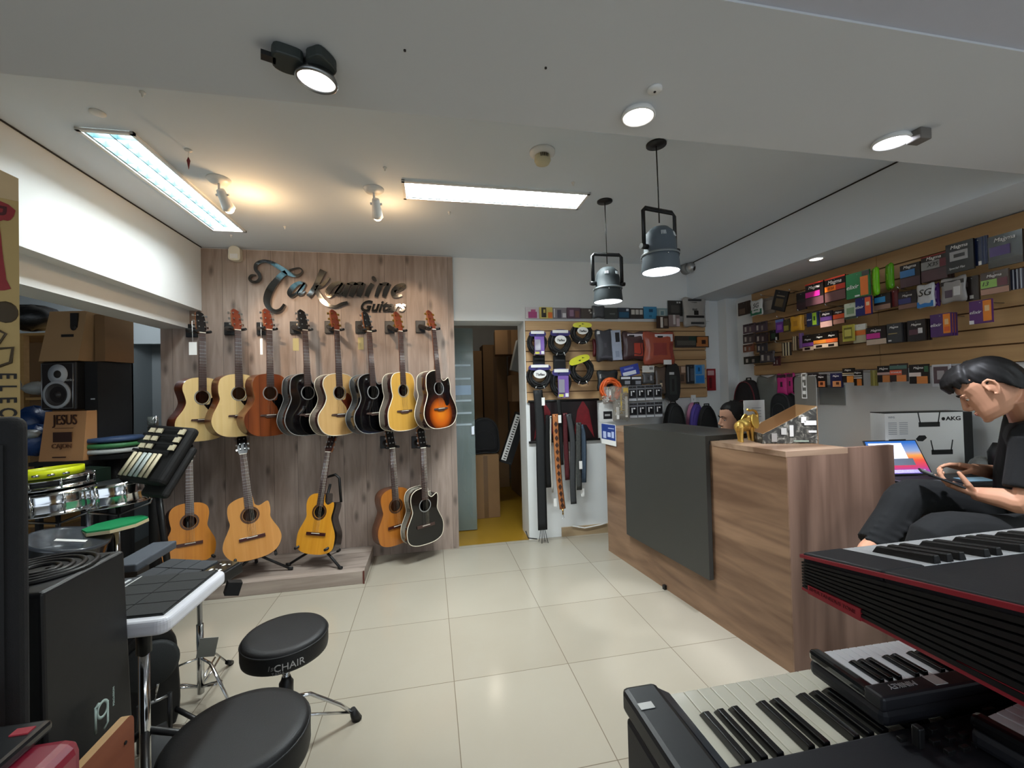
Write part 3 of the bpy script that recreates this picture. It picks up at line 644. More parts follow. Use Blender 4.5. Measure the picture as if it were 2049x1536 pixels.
beam_spot(PZ(1784, 281, 2.355), (-.02, .05, -1), 'cool white glowing lamp at the right end of the low beam', .052, mcol=M_white, glow=mat('cool_lamp_glow', 'EEF2FF', .4, emit=16, var=0))
p = PZ(1838, 262, BEAMZ); tag(MB().box(p-V((0, 0, .02)), (.05, .05, .04)).build('junction_box', mat('grey_plastic', '6E6A66', .5), bevel=.004), 'small grey junction box right of the cool white beam lamp', 'box')
p = PZ(1310, 177, BEAMZ); t = thing('ceiling_rosette', 'small white round cap on the beam above the middle lamp', 'cap', tuple(p)); MB().lathe([(.022, 0), (.022, -.006), (.014, -.010), (.004, -.010)], 20, Matrix.Translation(p)).build('cap', M_white, t); MB().cyl(p-V((0, 0, .0095)), p-V((0, 0, .0115)), .004, n=10).build('hole', M_ink, t)
for q, l in (((810, 100), 'left'), ((1092, 135), 'right')):
    p = PZ(*q, BEAMZ); tag(MB().cyl(p, p-V((0, 0, .003)), .0035, n=10).build('screw_plug', M_ink), 'tiny black screw plug in the beam, the '+l+' of two', 'plug')
# soffit downlight
p = PZ(1633, 517, BEAMZ); t = thing('downlight', 'round recessed downlight glowing in the right soffit above string packs', 'light', tuple(p))
MB().lathe([(.05, 0), (.055, -.004), (.042, -.008), (.038, -.002)], 28, Matrix.Translation(p), caps=False).build('trim_ring', M_white, t)
MB().lathe([(0, -.004), (.04, -.004)], 28, Matrix.Translation(p), caps=False).build('lens', M_lampw, t)
# smoke detector
p = PZ(1085, 303, CEIL); t = thing('smoke_detector', 'cream smoke detector on a round white base on the ceiling', 'detector', tuple(p))
MB().lathe([(.068, 0), (.068, -.012), (.05, -.024), (.03, -.026)], 32, Matrix.Translation(p)).build('base', M_white, t)
MB().lathe([(.04, -.024), (.044, -.05), (.036, -.066), (.0, -.068)], 28, Matrix.Translation(p)).build('sensor', mat('cream_plastic', 'CFC7A6', .5), t)
m = MB()
for k in range(-2, 3): m.box(p+V((sin(k*.22)*.0425, -cos(k*.22)*.0425, -.037)), (.004, .006, .018))
m.build('vent', M_ink, t)
def pendant(px, zb, label, yaw, body):
    c = PZ(*px, CEIL); t = thing('pendant_lamp', label, 'light', tuple(c), 'stage-can pendant lamps over the counter')
    MB().lathe([(.052, 0), (.052, -.008), (.008, -.012)], 28, Matrix.Translation(c)).build('ceiling_cap', M_black, t)
    b = V((c.x+.004, c.y, zb)); H = .27
    MB().tube([c-V((0, 0, .01)), (c.x+.002, c.y, (CEIL+zb)/2+.15), b+V((0, 0, H-.01))], .0032, 6).build('cord', M_black, t)
    Rz = Matrix.Translation(b)@Matrix.Rotation(rad(yaw), 4, 'Z')
    MB().lathe([(.094, .0), (.096, 0), (.098, .004), (.092, .07), (.092, .085), (.084, .09), (.081, .16), (.07, .205), (.045, .23), (.0, .238)], 36, Rz, caps=False).build('shade', body, t)
    MB().lathe([(.0925, .002), (.088, .07), (.078, .1), (.05, .12), (0, .125)], 36, Rz, caps=False).build('reflector', mat('pendant_inside', 'F4F6FA', .5, emit=1.6, var=0), t)
    m = MB().lathe([(.096, .083), (.098, .088), (.096, .094), (.084, .097)], 36, Rz, caps=False); m.build('band', mat('pendant_grey_band', '70777A', .4), t)
    m = MB()
    for a in (-1.9, -.9, .2, 1.3, 2.4): m.sphere(Rz@V((cos(a)*.094, sin(a)*.094, .073)), .004, 8)
    m.build('rivet', M_chrome, t)
    for a0 in (-2.2, -1.2, 0.2):
        m = MB()
        for k in range(4): a = a0+k*.09; m.box((.0755*cos(a), .0755*sin(a), .185), (.006, .003, .022), 0, (0, -.35, a), Rz)
        m.build('vent', mat('vent_light', 'DDE4E8', .5), t)
    a = Rz
    fl = lambda q: [a@V(z_) for z_ in q]
    MB().tube(fl([(-.105, 0, .11), (-.105, 0, .31), (-.09, 0, .325), (.09, 0, .325), (.105, 0, .31), (.105, 0, .11)]), .013, 4, 0, flat=.25, up=a.to_3x3()@V((0, 1, 0))).build('yoke', M_black, t)
    for k in (-1, 1): MB().cyl(a@V((k*.085, 0, .125)), a@V((k*.125, 0, .125)), .014, n=10).build('yoke_knob', M_black, t)
pendant((1313, 288), 2.055, 'grey stage-can pendant lamp nearer the camera, larger in view', 12, mat('pendant_blue_grey', '566068', .6, spec=.35))
pendant((1210, 402), 2.04, 'dark grey stage-can pendant lamp farther back, by the cable rack', 0, mat('pendant_dark_grey', '3A4042', .62, spec=.3))
# ceiling oddments
for q, lab in (((377, 300), 'small white ceiling hook with a dark red tag hanging from it'),):
    p = PZ(*q, CEIL); t = thing('ceiling_hook', lab, 'hook', tuple(p))
    MB().lathe([(.018, 0), (.016, -.006), (.003, -.01)], 14, Matrix.Translation(p)).cyl(p-V((0, 0, .01)), p-V((0, 0, .04)), .002, n=6).build('hook', M_white, t)
    MB().prism([(0, -.045), (.008, 0), (0, .02), (-.008, 0)], -.002, .002, Matrix.Translation(p-V((0, 0, .055)))@FR).build('red_tag', mat('dark_red_plastic', '6A1420', .4), t)
for q, lab in (((195, 225), 'pale round cover plate on the ceiling before the left fixture'), ((285, 184), 'small pale anchor at the edge of the ceiling near the low beam'), ((770, 335), 'small pale ceiling anchor above the second white spotlight'), ((570, 453), 'small pale ceiling hook between spotlights and panelling'), ((899, 424), 'small pale ceiling hook below the crosswise fixture'), ((1147, 365), 'small white ceiling hook at the crosswise fixture right end'), ((462, 470), 'small white ceiling hook at the panelling corner')):
    p = PZ(*q, CEIL); r = .03 if 'plate' in lab else .011
    tag(MB().lathe([(r, 0), (r, -.004), (r*.5, -.008), (r*.3, -.02 if r < .02 else -.009), (0, -.022 if r < .02 else -.01)], 16, Matrix.Translation(p)).build('ceiling_anchor', M_white), lab, 'anchor', 'fixings on the ceiling')
p = PY(471, 507, YB-.04); t = thing('motion_sensor', 'white alarm motion sensor at the top left of the panelling', 'sensor', tuple(p))
MB().prism(crom([(-.04, -.06), (.04, -.06), (.045, 0), (.04, .04), (0, .06), (-.04, .04), (-.045, 0)], 4), -.03, .03, Matrix.Translation(p)@FR).build('body', mat('ivory_plastic', 'D8D2C0', .5), t, .006)
MB().prism([(-.03, -.05), (.03, -.05), (.03, -.012), (-.03, -.012)], .03, .034, Matrix.Translation(p)@FR).build('lens', M_white, t)
MB().tube([p+V((0, .0, .06)), p+V((0, .01, .1)), p+V((-.06, .03, .115)), p+V((-.3, .035, .12))], .005, 6).build('cable', M_white, t)
p = PY(1383, 535, 3.93); t = thing('security_camera', 'silver dome security camera in the upper back corner', 'camera', tuple(p))
MB().cyl((p.x, 4.03, p.z+.02), tuple(p+V((0, .02, .01))), .07, .06, 24).build('mount', mat('grey_dome_mount', '8A8C8C', .5), t)
MB().sphere(p, .055, 20).build('dome', mat('silver_shell', 'B8BABA', .3, .6), t)
MB().sphere(p+V((.012, -.032, -.016)), .028, 14).build('lens', M_black, t)
# conduit below camera
tag(MB().box((2.93, 4.02, 2.25), (.05, .02, .22)).build('cable_trunking', M_white), 'short white cable trunking under the corner security camera', 'trunking')
# ================================================================= slat walls
def slatwall(label, o, u, nrm, wid, z0, z1, n, m, seam=None):
    t = thing('slatwall', label, 'display wall', tuple(V(o)), None)
    u = V(u); nrm = V(nrm); h = (z1-z0)/n
    def blk(mb, a, b, za, zb, d0, d1, mi=0):
        P = [V(o)+u*x+nrm*d for x, d in ((a, d0), (b, d0), (b, d1), (a, d1))]
        mb.hexa([(p.x, p.y, za) for p in P]+[(p.x, p.y, zb) for p in P], mi)
    for (a, b) in ([(0, wid)] if not seam else [(0, seam-.0015), (seam+.0015, wid)]):
        mb = MB(); blk(mb, a, b, z0, z1, 0, .006, 1)
        for k in range(n): blk(mb, a, b, z0+k*h+.0045, z0+(k+1)*h-.0045, .006, .02)
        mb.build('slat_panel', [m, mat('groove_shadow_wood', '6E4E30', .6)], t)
    return t
slatwall('beech slatwall panel on the back wall, carrying cables and bags', (.933, 4.03, 1.33), (1, 0, 0), (0, -1, 0), 1.965, 1.33, 2.132, 8, M_slatx)
slatwall('long beech slatwall along the right wall, carrying string packets', (3.2, 3.665, 1.54), (0, -1, 0), (-1, 0, 0), 3.6, 1.54, 2.358, 8, M_slat, 1.2)
BX = {'R': None, 'B': None}
def pk(plane, off, cx, cy, w, h):
    """centre and size of an upright rectangle seen at pixel (cx,cy), w x h pixels, on a plane parallel to a wall"""
    f = (lambda x, y: PX(x, y, 3.18-off)) if plane == 'R' else (lambda x, y: PY(x, y, 4.01-off))
    c = f(cx, cy); a = f(cx-w/2, cy); b = f(cx+w/2, cy); d = f(cx, cy-h/2); e = f(cx, cy+h/2)
    ax = 1 if plane == 'R' else 0
    return c, abs(a[ax]-b[ax]), abs(d.z-e.z)
def pM(plane, c, roll=0, yaw=0):
    if plane == 'R': M = frame((0, -1, 0), (0, 0, 1), (-1, 0, 0), c)
    else: M = frame((1, 0, 0), (0, 0, 1), (0, -1, 0), c)
    return M@Matrix.Rotation(rad(yaw), 4, 'Y')@Matrix.Rotation(rad(roll), 4, 'Z')
_cm = {}
def cm(c, rough=.35): return mat('print_'+c.lower(), c, rough, var=.06, vs=40, coat=.06)
def pack(label, plane, off, px, col, bands=(), texts=(), roll=0, yaw=0, th=.012, group=None, name='string_packet', cat='packet', behind=0, gap=.02, blabel=None, wrap=False, rough=.3, round_=False, film=False):
    cx, cy, w, h = px; c, Wd, Hd = pk(plane, off, cx, cy, w, h); M = pM(plane, c, roll, yaw)
    t = thing(name, label, cat, M, group); K = dict(world=False)
    if wrap:
        pts = []
        for (a, b) in ((-.5, -.5), (0, -.47), (.5, -.5), (.47, 0), (.5, .5), (0, .47), (-.5, .5), (-.47, 0)): pts.append((a*Wd, b*Hd))
        m = MB(); pts = crom(pts, 3); n = len(pts)
        rings = [[(p[0]*s, p[1]*s, z) for p in pts] for s, z in ((1, 0), (.9, th*.4), (.6, th*.55), (.0, th*.5))]
        m.grid(rings, 0, True, True); rings = [[(p[0]*s, p[1]*s, z) for p in pts] for s, z in ((1, 0), (.9, -th*.4), (.6, -th*.55), (0, -th*.5))]; m.grid(rings, 0, True, True)
        m.build('pouch', mat('film_'+col.lower(), col, .15, alpha=.38, spec=.8, bump=.5, bs=40) if film else cm(col, .2), t, **K)
        if film:
            rb = random.Random(int(px[0]*7)); q = MB()
            for k in range(26):
                x, y = rb.uniform(-.36, .36)*Wd, rb.uniform(-.42, .42)*Hd; a_ = rb.uniform(0, pi); z = rb.uniform(-.3, .3)*th
                q.cyl((x, y, z), (x+.03*cos(a_), y+.03*sin(a_), z+rb.uniform(-.008, .008)), .005, .003, 8, k % 3)
            c_ = q.build('bag_contents', [M_chrome, cm('E2DED6'), cm('A88A3A')], t, **K); c_['kind'] = 'stuff'
    elif round_:
        m = MB().prism(crom([(-Wd/2, -Hd/2), (Wd/2, -Hd/2), (Wd/2, Hd/2), (-Wd/2, Hd/2)], 5), -th/2, th/2); m.build('pouch', cm(col, rough), t, **K)
    else: MB().box((0, 0, 0), (Wd, Hd, th)).build('sleeve', cm(col, rough), t, **K)
    zf = th*.5+.0006 if not wrap else th*.5
    for i, (u0, v0, u1, v1, bc) in enumerate(bands):
        MB().bx((u0*Wd, v0*Hd, zf-.002), (u1*Wd, v1*Hd, zf+.0006*(i % 3+1))).build('printed_band', cm(bc), t, **K)
    for (s_, u, v, sz, tc_) in texts:
        text_mb(s_, sz*Hd, .0006, None, Matrix.Translation((u*Wd, v*Hd, zf+.0025)), 0, .25, .0).build('lettering', cm(tc_), t, **K)
    if off > .03 and not yaw:
        hp = c+V((0, 0, Hd*.40)); nw = V((1, 0, 0)) if plane == 'R' else V((0, 1, 0)); we = V((3.19, hp.y, hp.z)) if plane == 'R' else V((hp.x, 4.02, hp.z))
        tag(MB().tube([hp-nw*.01, we], .0025, 5).build('hanging_rod', M_steel), 'steel hanging rod hidden behind a packet on a slatwall', 'hook', 'steel rods behind hanging packets')
    for k in range(1, behind+1):
        M2 = Matrix.Translation((0, 0, 0))@M@Matrix.Translation((0, 0, -gap*k))
        copy_tree(t, M2, blabel or ' '.join(('packet hanging behind the '+label).split()[:15]), (group or 'packets')+' behind front ones')
    return t
def hook(plane, a, b, label, offa=.16):
    c = pk(plane, offa, a[0], a[1], 1, 1)[0]; w = V((3.185, c.y, c.z-.012)) if plane == 'R' else V((c.x, 4.012, c.z-.012))
    t = thing('display_hook', label, 'hook', tuple(w), 'chrome slatwall hooks')
    dn = V((-1, 0, 0)) if plane == 'R' else V((0, -1, 0))
    MB().tube([w, c, c+dn*.012+V((0, 0, .012))], .0035, 6).build('rod', M_chrome, t); MB().box(w+dn*.002, (.012 if plane == 'R' else .04, .04 if plane == 'R' else .012, .03)).build('bracket', M_chrome, t)
# ---- right wall: packets.  rectangles are pixels of the photograph
def q1(x0, y0, x1, y1): return (1470+(x0+x1)/16, 540+(y0+y1)/16, (x1-x0)/8, (y1-y0)/8)
def q2(x0, y0, x1, y1): return (1690+(x0+x1)/2*.17521, 440+(y0+y1)/2*.17521, (x1-x0)*.17521, (y1-y0)*.17521)
def q3(x0, y0, x1, y1): return (1470+(x0+x1)/16, 700+(y0+y1)/16, (x1-x0)/8, (y1-y0)/8)
G = 'string packets on the right slatwall'
MAG = lambda v=.3, s=.2: ('Magma', 0, v, s, 'F4F2EE')
S_ = '16110F'
P_ = [
 # top row, from the corner outward
 ('dark brown packets at the inner end of the top row', .10, q1(60, 510, 250, 720), '3A2C24', [(-.4, -.4, .1, .0, '6E5A4A'), (.25, -.5, .3, .5, '4E4036')], [], 0, {}),
 ('silver and green foil packet lettered SG near the corner', .16, q1(258, 480, 450, 728), 'CFD2D0', [(-.46, -.46, .46, -.12, '2E6E52')], [('SG', 0, .12, .42, '111111')], 1, dict(wrap=True, th=.02)),
 ('clear packet with coiled strings beside the silver green one', .10, q1(450, 440, 650, 700), '8E857C', [(-.3, -.25, .3, .3, 'A89F96')], [], 2, {}),
 ('tilted black packet with a gold print beside a chrome hook', .15, q1(618, 330, 840, 650), '1B1614', [(-.28, -.3, .3, .1, '5A4A30'), (-.3, .2, .3, .26, '8A7A60')], [], 20, {}),
 ('dark packets hanging behind the pink banded one', .10, q1(1000, 360, 1150, 640), '2A1C20', [(-.5, .1, .5, .4, '14100F'), (-.5, -.45, .5, -.1, '3A2028')], [], 2, {}),
 ('black packet with bright pink band in the top row', .17, q1(1140, 200, 1430, 560), S_, [(-.5, -.12, .3, .12, 'D42A96'), (-.5, -.5, .5, -.16, '5A3A42'), (-.5, .44, .5, .5, 'D8402E')], [MAG()], 3, dict(behind=1)),
 ('red edged black packet with orange band reading E123', .17, q1(1450, 110, 1780, 490), S_, [(-.5, -.06, .05, .16, 'F07A22'), (.05, -.06, .5, .16, 'B23A2A'), (-.5, -.5, .5, -.1, '6A4A4A'), (-.5, .44, .5, .5, 'E04A34')], [MAG(.3, .22), ('E123', -.2, .05, .14, '20100A')], 3, dict(behind=1)),
 ('green Elixir packet with an orange side band', .19, q2(20, 595, 290, 885), '2F7A4C', [(.12, -.46, .44, .28, 'E07A3A'), (.2, .3, .5, .48, '3A3A3A'), (-.12, -.46, .08, -.4, 'E8E8E8')], [('elixir', -.22, -.05, .24, 'F2F2F2')], 3, {}),
 ('lime green foil packet seen nearly edge-on', .17, q2(300, 545, 410, 860), '7ACB1E', [(-.4, -.3, .2, .3, '9AE03A')], [], 2, dict(yaw=-35, wrap=True, th=.03)),
 ('darker lime packet right of the edge-on lime one', .15, q2(455, 500, 580, 790), '5EAA1C', [(-.4, -.3, .1, .3, '7EC63A')], [], 2, dict(yaw=-35, wrap=True, th=.03)),
 ('black packet with a blue band in the top row', .15, q2(640, 500, 870, 760), '1C1716', [(-.5, -.05, .25, .25, '3E7AB4'), (-.5, -.5, .5, -.1, '4A3238')], [MAG(.38, .18)], 6, {}),
 ('black packet with a grey band reading X35', .17, q2(880, 400, 1180, 690), '1C1716', [(-.5, -.02, .22, .3, '8C8C8A'), (.22, -.02, .5, .3, '6A2A36'), (-.5, -.5, .5, -.06, '4A3036'), (-.5, .47, .5, .52, '8A2A22')], [MAG(.4, .18), ('X35', -.05, .14, .22, '141414'), ], 8, dict(behind=2)),
 ('large black packet with a white guitar body print', .19, q2(1160, 250, 1480, 590), '141416', [(-.35, -.1, .3, .22, 'A8A8A8'), (-.2, .0, .2, .12, '202022')], [MAG(.36, .17), ('Special Flat', -.1, -.35, .10, 'D8D8D8')], 8, {}),
 ('dark blue packet with a white price sticker', .17, q2(1430, 200, 1640, 520), '1A2748', [(.0, -.5, .16, -.36, 'F0F0F0'), (.2, -.5, .26, .5, '24345C'), (.36, -.5, .42, .5, '24345C')], [], 4, {}),
 ('large black packet with a violet band at the frame edge', .17, q2(1640, 150, 2040, 520), '17171A', [(-.45, -.15, .15, .15, '54427E'), (-.5, -.5, .5, -.25, '3A3A36')], [MAG(.34, .18)], 8, {}),
 # second row
 ('pale green label packet below the green Elixir one', .17, q1(1765, 530, 1960, 780), 'C8D4C0', [(-.3, -.2, .3, .2, '8AA882'), (-.5, -.5, .5, -.36, '3A4A3A')], [], 3, {}),
 ('navy blue Elixir packet with a red orange band', .18, q2(130, 880, 310, 1090), '23286A', [(.12, -.45, .48, .45, 'E4623A'), (.2, .0, .4, .2, 'F2D8B0')], [('elixir', -.24, -.02, .22, 'F2F2F2')], 3, {}),
 ('black packet with sky blue band in the second row', .14, q2(340, 840, 530, 1020), '241A1C', [(-.45, -.05, .2, .3, '3C9AD8'), (-.5, -.5, .5, -.2, '9A7A6A')], [], 6, {}),
 ('packet with red brown edge beside the sky blue one', .12, q2(530, 800, 615, 990), '6A2A2C', [(-.2, -.5, .0, .5, '8A3A38')], [], 4, {}),
 ('black packet with dark blue band right of the red edge', .13, q2(620, 810, 830, 1010), '221C20', [(-.5, -.2, .2, .1, '3A3E7A'), (-.5, -.5, .5, -.25, '8A6A5E')], [MAG(.25, .18)], 5, {}),
 ('silver foil packet lettered SG with a blue foot', .18, q2(830, 730, 1030, 1000), 'C6C8CA', [(-.46, -.48, .46, -.24, '2A7AC0')], [('SG', 0, .12, .4, '101010')], 7, dict(wrap=True, th=.022)),
 ('violet foil packet seen edge-on beside silver foil', .15, q2(1020, 720, 1085, 985), '5A2A86', [(-.1, -.4, .2, .4, 'B89AD0')], [], 4, dict(wrap=True, th=.02)),
 ('clear silver bag with small parts and black header', .17, q2(1100, 650, 1390, 940), '9A9896', [(-.45, .2, .45, .36, '1A1A1A'), (-.3, -.3, .0, .0, '4A3A4A'), (.05, -.25, .3, .1, 'D8D8D8')], [], 6, dict(wrap=True, th=.02)),
 ('dark packets with white price dots in second row', .14, q2(1390, 640, 1540, 920), '2E2624', [(-.2, -.42, .1, -.28, 'D8D4CE'), (-.5, .1, -.3, .3, '5A4E4A')], [], 6, {}),
 ('brown packet with light green band reading 13', .18, q2(1560, 580, 1880, 840), '463A32', [(-.5, -.2, .1, .15, '9CC86A'), (.1, -.2, .46, .15, '5A2430'), (-.5, -.5, .5, -.25, 'B8907E')], [MAG(.3, .18), ('13', -.34, -.02, .26, '20241A')], 5, {}),
 ('white edged packets stacked at the second row end', .14, q2(1900, 560, 2049, 790), '3A3C4A', [(-.3, -.5, -.2, .5, 'C8CCD4'), (0, -.5, .1, .5, 'C8CCD4'), (.3, -.5, .4, .5, 'AEB4C0')], [], 2, {}),
 # third row
 ('purple packet at the inner end of the third row', .13, q1(665, 790, 790, 1000), '6A3A92', [(-.3, -.3, .3, .1, '9A5AB8'), (-.5, .3, .5, .5, '6E8AC8')], [], 3, {}),
 ('dark olive packet between purple and gold ones', .13, q1(785, 790, 895, 990), '4A4426', [(-.4, -.4, .3, .0, '9A9440')], [], 2, {}),
 ('bright gold foil packet in the third row', .16, q1(895, 735, 1080, 975), 'D8A02E', [(-.3, -.3, .3, .3, 'B8821E')], [], 2, dict(wrap=True, th=.02, behind=1)),
 ('navy packet with a yellow green guitar band', .15, q1(1160, 680, 1350, 900), '202C58', [(.0, -.42, .34, .46, 'A6D23A'), (.1, -.1, .26, .2, '3A5A2A')], [('elixir', -.26, .0, .18, 'E8E8E8')], 2, {}),
 ('violet and pale packet left of the red orange one', .15, q1(1380, 660, 1570, 910), '1E1820', [(-.5, -.1, .5, .16, '5A3A7A'), (-.5, -.5, .5, -.14, 'C09A92')], [MAG(.32, .18)], 6, {}),
 ('black packet with red orange band in third row', .15, q1(1585, 640, 1765, 860), '241414', [(-.5, -.12, .5, .2, 'E05A30'), (-.5, -.5, .5, -.16, 'C89080')], [MAG(.34, .18)], 5, {}),
 ('black packet hanging low under the purple one', .11, q1(570, 960, 700, 1130), '15181A', [(-.3, -.3, .2, .2, '2E4A3A'), (.2, -.5, .4, -.2, 'D8DADA')], [], 0, {}),
 # fourth row
 ('violet edged packet starting the fourth row', .12, q1(1040, 1010, 1100, 1250), '7A5A9A', [(-.1, -.5, .2, .5, '9A7AB8')], [], 2, {}),
 ('black packet with violet number band in fourth row', .14, q1(1095, 1040, 1270, 1290), '17120F', [(-.5, -.22, .5, .0, '8A4AA8'), (-.5, -.5, .5, -.26, 'D8C0A8'), (-.3, -.45, .2, -.3, '17120F')], [MAG(.2, .16)], 5, {}),
 ('black packet with orange number band in fourth row', .14, q1(1270, 1010, 1470, 1250), '17120F', [(-.5, -.2, .5, .04, 'E08A30'), (-.5, -.5, .5, -.24, 'D8C0A8'), (-.3, -.45, .2, -.3, '17120F')], [MAG(.24, .16)], 5, {}),
 ('black packet with orange red number band beside the yellow one', .14, q1(1470, 980, 1660, 1230), '17120F', [(-.5, -.2, .5, .04, 'E0682E'), (-.5, -.5, .5, -.24, 'D8C0A8'), (-.3, -.45, .2, -.3, '17120F')], [MAG(.24, .16)], 5, {}),
 ('yellow green packet with an oval emblem', .17, q1(1735, 880, 1915, 1140), 'C2B84E', [(-.36, -.34, .36, .34, '7A7230'), (-.3, -.2, .3, .22, 'D8CE6A')], [], 3, dict(behind=1)),
 ('pale packet with orange band right of the oval emblem', .15, q2(105, 1190, 250, 1400), 'C8C0A0', [(-.5, -.1, .5, .16, 'E07A3A'), (-.5, .2, .5, .5, 'E8E8E0')], [], 3, {}),
 ('black packet with magenta band in the fourth row', .16, q2(255, 1220, 480, 1420), '1A1210', [(-.5, -.15, .2, .15, 'D23A9A'), (-.5, -.5, .5, -.2, 'D2BCA6')], [MAG(.3, .2)], 3, dict(behind=1)),
 ('dark grey packet with gold script in the fourth row', .16, q2(490, 1180, 660, 1400), '34363A', [(-.4, -.05, .2, .0, '9A8A5A'), (-.4, -.42, -.2, -.34, 'D8D8D8')], [MAG(.3, .15)], 2, dict(behind=2)),
 ('black packet with a small white sticker in fourth row', .16, q2(725, 1140, 930, 1380), '1E1C20', [(.1, -.15, .34, .1, 'E4E4E4'), (-.4, -.2, .1, .05, '5A3A44')], [MAG(.28, .15)], 3, dict(behind=2)),
 ('purple Elixir packet with an orange band, fourth row', .18, q2(985, 1070, 1220, 1330), '4A2A66', [(.14, -.38, .48, .46, 'EA8A2E'), (.22, .0, .4, .24, 'F0C890'), (.2, -.3, .44, -.1, 'D8622E')], [('elixir', -.22, .02, .2, 'F0F0F0')], 3, dict(behind=2)),
 ('lone purple Elixir packet hanging highest on the right', .17, q2(1430, 915, 1690, 1180), '54226A', [(.12, -.42, .48, .46, 'EA8A2E'), (.2, .0, .4, .24, 'F0C890'), (-.5, -.5, -.3, -.34, 'F0F0F0')], [('elixir', -.22, .0, .2, 'F0F0F0')], 4, {}),
 # edge-on packets low near the corner
 ('white edged booklet packets seen edge-on in the corner', .12, q1(765, 1160, 905, 1370), '3A342C', [(-.4, -.5, -.28, .5, 'E2D6B0'), (-.08, -.5, .04, .5, 'E2D6B0'), (.24, -.5, .36, .5, 'E2D6B0')], [], 0, {}),
 ('cream edged packets beside the white edged booklets', .11, q1(930, 1060, 1010, 1290), '5A4A3C', [(-.3, -.5, -.1, .5, 'D8C8A0'), (.1, -.5, .3, .5, 'D8C8A0')], [], 0, {}),
 # bottom row on long hooks
 ('red brown guitar print packet left in the bottom row', .14, q3(1180, 370, 1340, 600), '1A1414', [(-.3, -.45, .4, .0, 'A05A3A'), (-.4, .3, .4, .36, 'C8C8C8')], [], 3, {}),
 ('black packet with orange guitar print behind the display box', .15, q3(1320, 390, 1470, 600), '141010', [(-.3, -.45, .4, -.02, 'C87A4A'), (-.1, -.3, .2, -.1, '4A2418')], [MAG(.3, .16)], 3, {}),
 ('navy packet with a tan guitar print', .15, q3(1540, 370, 1730, 600), '1C1E44', [(-.3, -.45, .4, -.05, 'C88A5A'), (.0, -.3, .25, -.12, '4A2418')], [MAG(.3, .16)], 3, {}),
 ('black packet with yellow stripes and orange guitar print', .15, q3(1735, 290, 1920, 520), '1A1410', [(-.5, -.02, .5, .04, 'E8E0D0'), (-.5, .1, .5, .16, 'E8D8B0'), (-.1, -.5, .45, -.06, 'D88A3A'), (.1, -.35, .35, -.15, '3A1C10')], [MAG(.36, .16)], 4, {}),
 ('black packet with white stripes and orange print at right of it', .15, q3(1920, 330, 2048, 570), '1A1410', [(-.5, -.02, .5, .05, 'F0ECE4'), (-.5, .12, .5, .18, 'F0ECE4'), (-.1, -.5, .45, -.06, 'D8803A')], [MAG(.36, .16)], 4, {}),
]
cr5 = lambda x0, y0, x1, y1: (1660+(x0+x1)/2*.28645, 680+(y0+y1)/2*.28645, (x1-x0)*.28645, (y1-y0)*.28645)
P_ += [
 ('olive packet edge between bottom row guitar prints', .12, cr5(290, 210, 335, 320), '8A8440', [(-.1, -.5, .2, .5, 'B0A85A')], [], 0, {}),
 ('black packet with pale stripe and guitar print, mid bottom row', .15, cr5(338, 180, 430, 295), '171214', [(-.5, -.05, .5, .1, 'C8A8A0'), (-.1, -.5, .45, -.08, 'D2864A')], [MAG(.32, .18)], 4, {}),
 ('reddish packet reading TITANIUM in the bottom row', .16, cr5(425, 165, 545, 290), '3A2E2C', [(-.5, -.12, .2, .14, 'E86A4A'), (-.1, -.5, .45, -.14, 'E08A50'), (-.5, .2, .5, .4, '5A7A72')], [('TITANIUM', -.14, .01, .12, 'FFFFFF')], 4, {}),
 ('black packet with white label and guitar print, bottom row', .16, cr5(560, 170, 695, 305), '1A1616', [(-.5, -.12, .12, .08, 'F0E0DA'), (-.1, -.5, .45, -.12, 'DA8A4A'), (.3, .1, .5, .4, '3A6A4A')], [MAG(.32, .16), ], 3, {}),
 ('clear pack with a grey emblem at the bottom row end', .17, cr5(720, 170, 845, 325), 'C4C6CA', [(-.4, -.36, .4, .4, '5A4A50'), (-.2, -.18, .2, .22, 'A8A4A6')], [], 1, {}),
 ('clear pack hanging just right of the grey emblem pack', .15, cr5(850, 165, 930, 315), 'B4B6BA', [(-.4, -.36, .4, .4, '6A5E64')], [], 1, {}),
]
for lab, off, px, col, bands, texts, roll, kw in P_:
    pack(lab, 'R', off, px, col, bands, texts, -roll*.0 if roll < 15 else -roll, group=G, **kw)
# small capos and slides in the corner
for i, (r_, c_, lab) in enumerate((((140, 860, 330, 1010), '5A4A54', 'blister of dark accessories at the top of the corner column'), ((330, 830, 520, 990), '4A3E48', 'dark accessory blister beside the topmost corner one'), ((140, 1020, 330, 1170), '4E4446', 'accessory blister with white pegs, middle of the corner column'), ((340, 1010, 530, 1160), '3E3236', 'dark accessory blister right of the white peg one'), ((140, 1190, 310, 1310), '7A4A38', 'reddish accessory blister in the corner column'), ((360, 1170, 520, 1310), '3A3A40', 'grey accessory blister right of the reddish one'), ((150, 1380, 400, 1500), '1E2420', 'long dark tuner blister at the foot of the corner column'), ((400, 1300, 640, 1480), '4A4548', 'clear accessory bag at the foot of the corner column'), ((620, 1380, 730, 1530), '4E2428', 'dark red accessory packet low beside the corner column'))):
    pack(lab, 'R', .09+.015*(i % 2), q1(*r_), c_, [(-.35, -.3, -.2, .2, 'B8B2AA'), (.05, -.35, .2, .1, '8A807A'), (-.4, .28, .4, .42, '2A2426')], [], 0, group='accessories in the corner column', name='accessory_blister', wrap=i == 7)
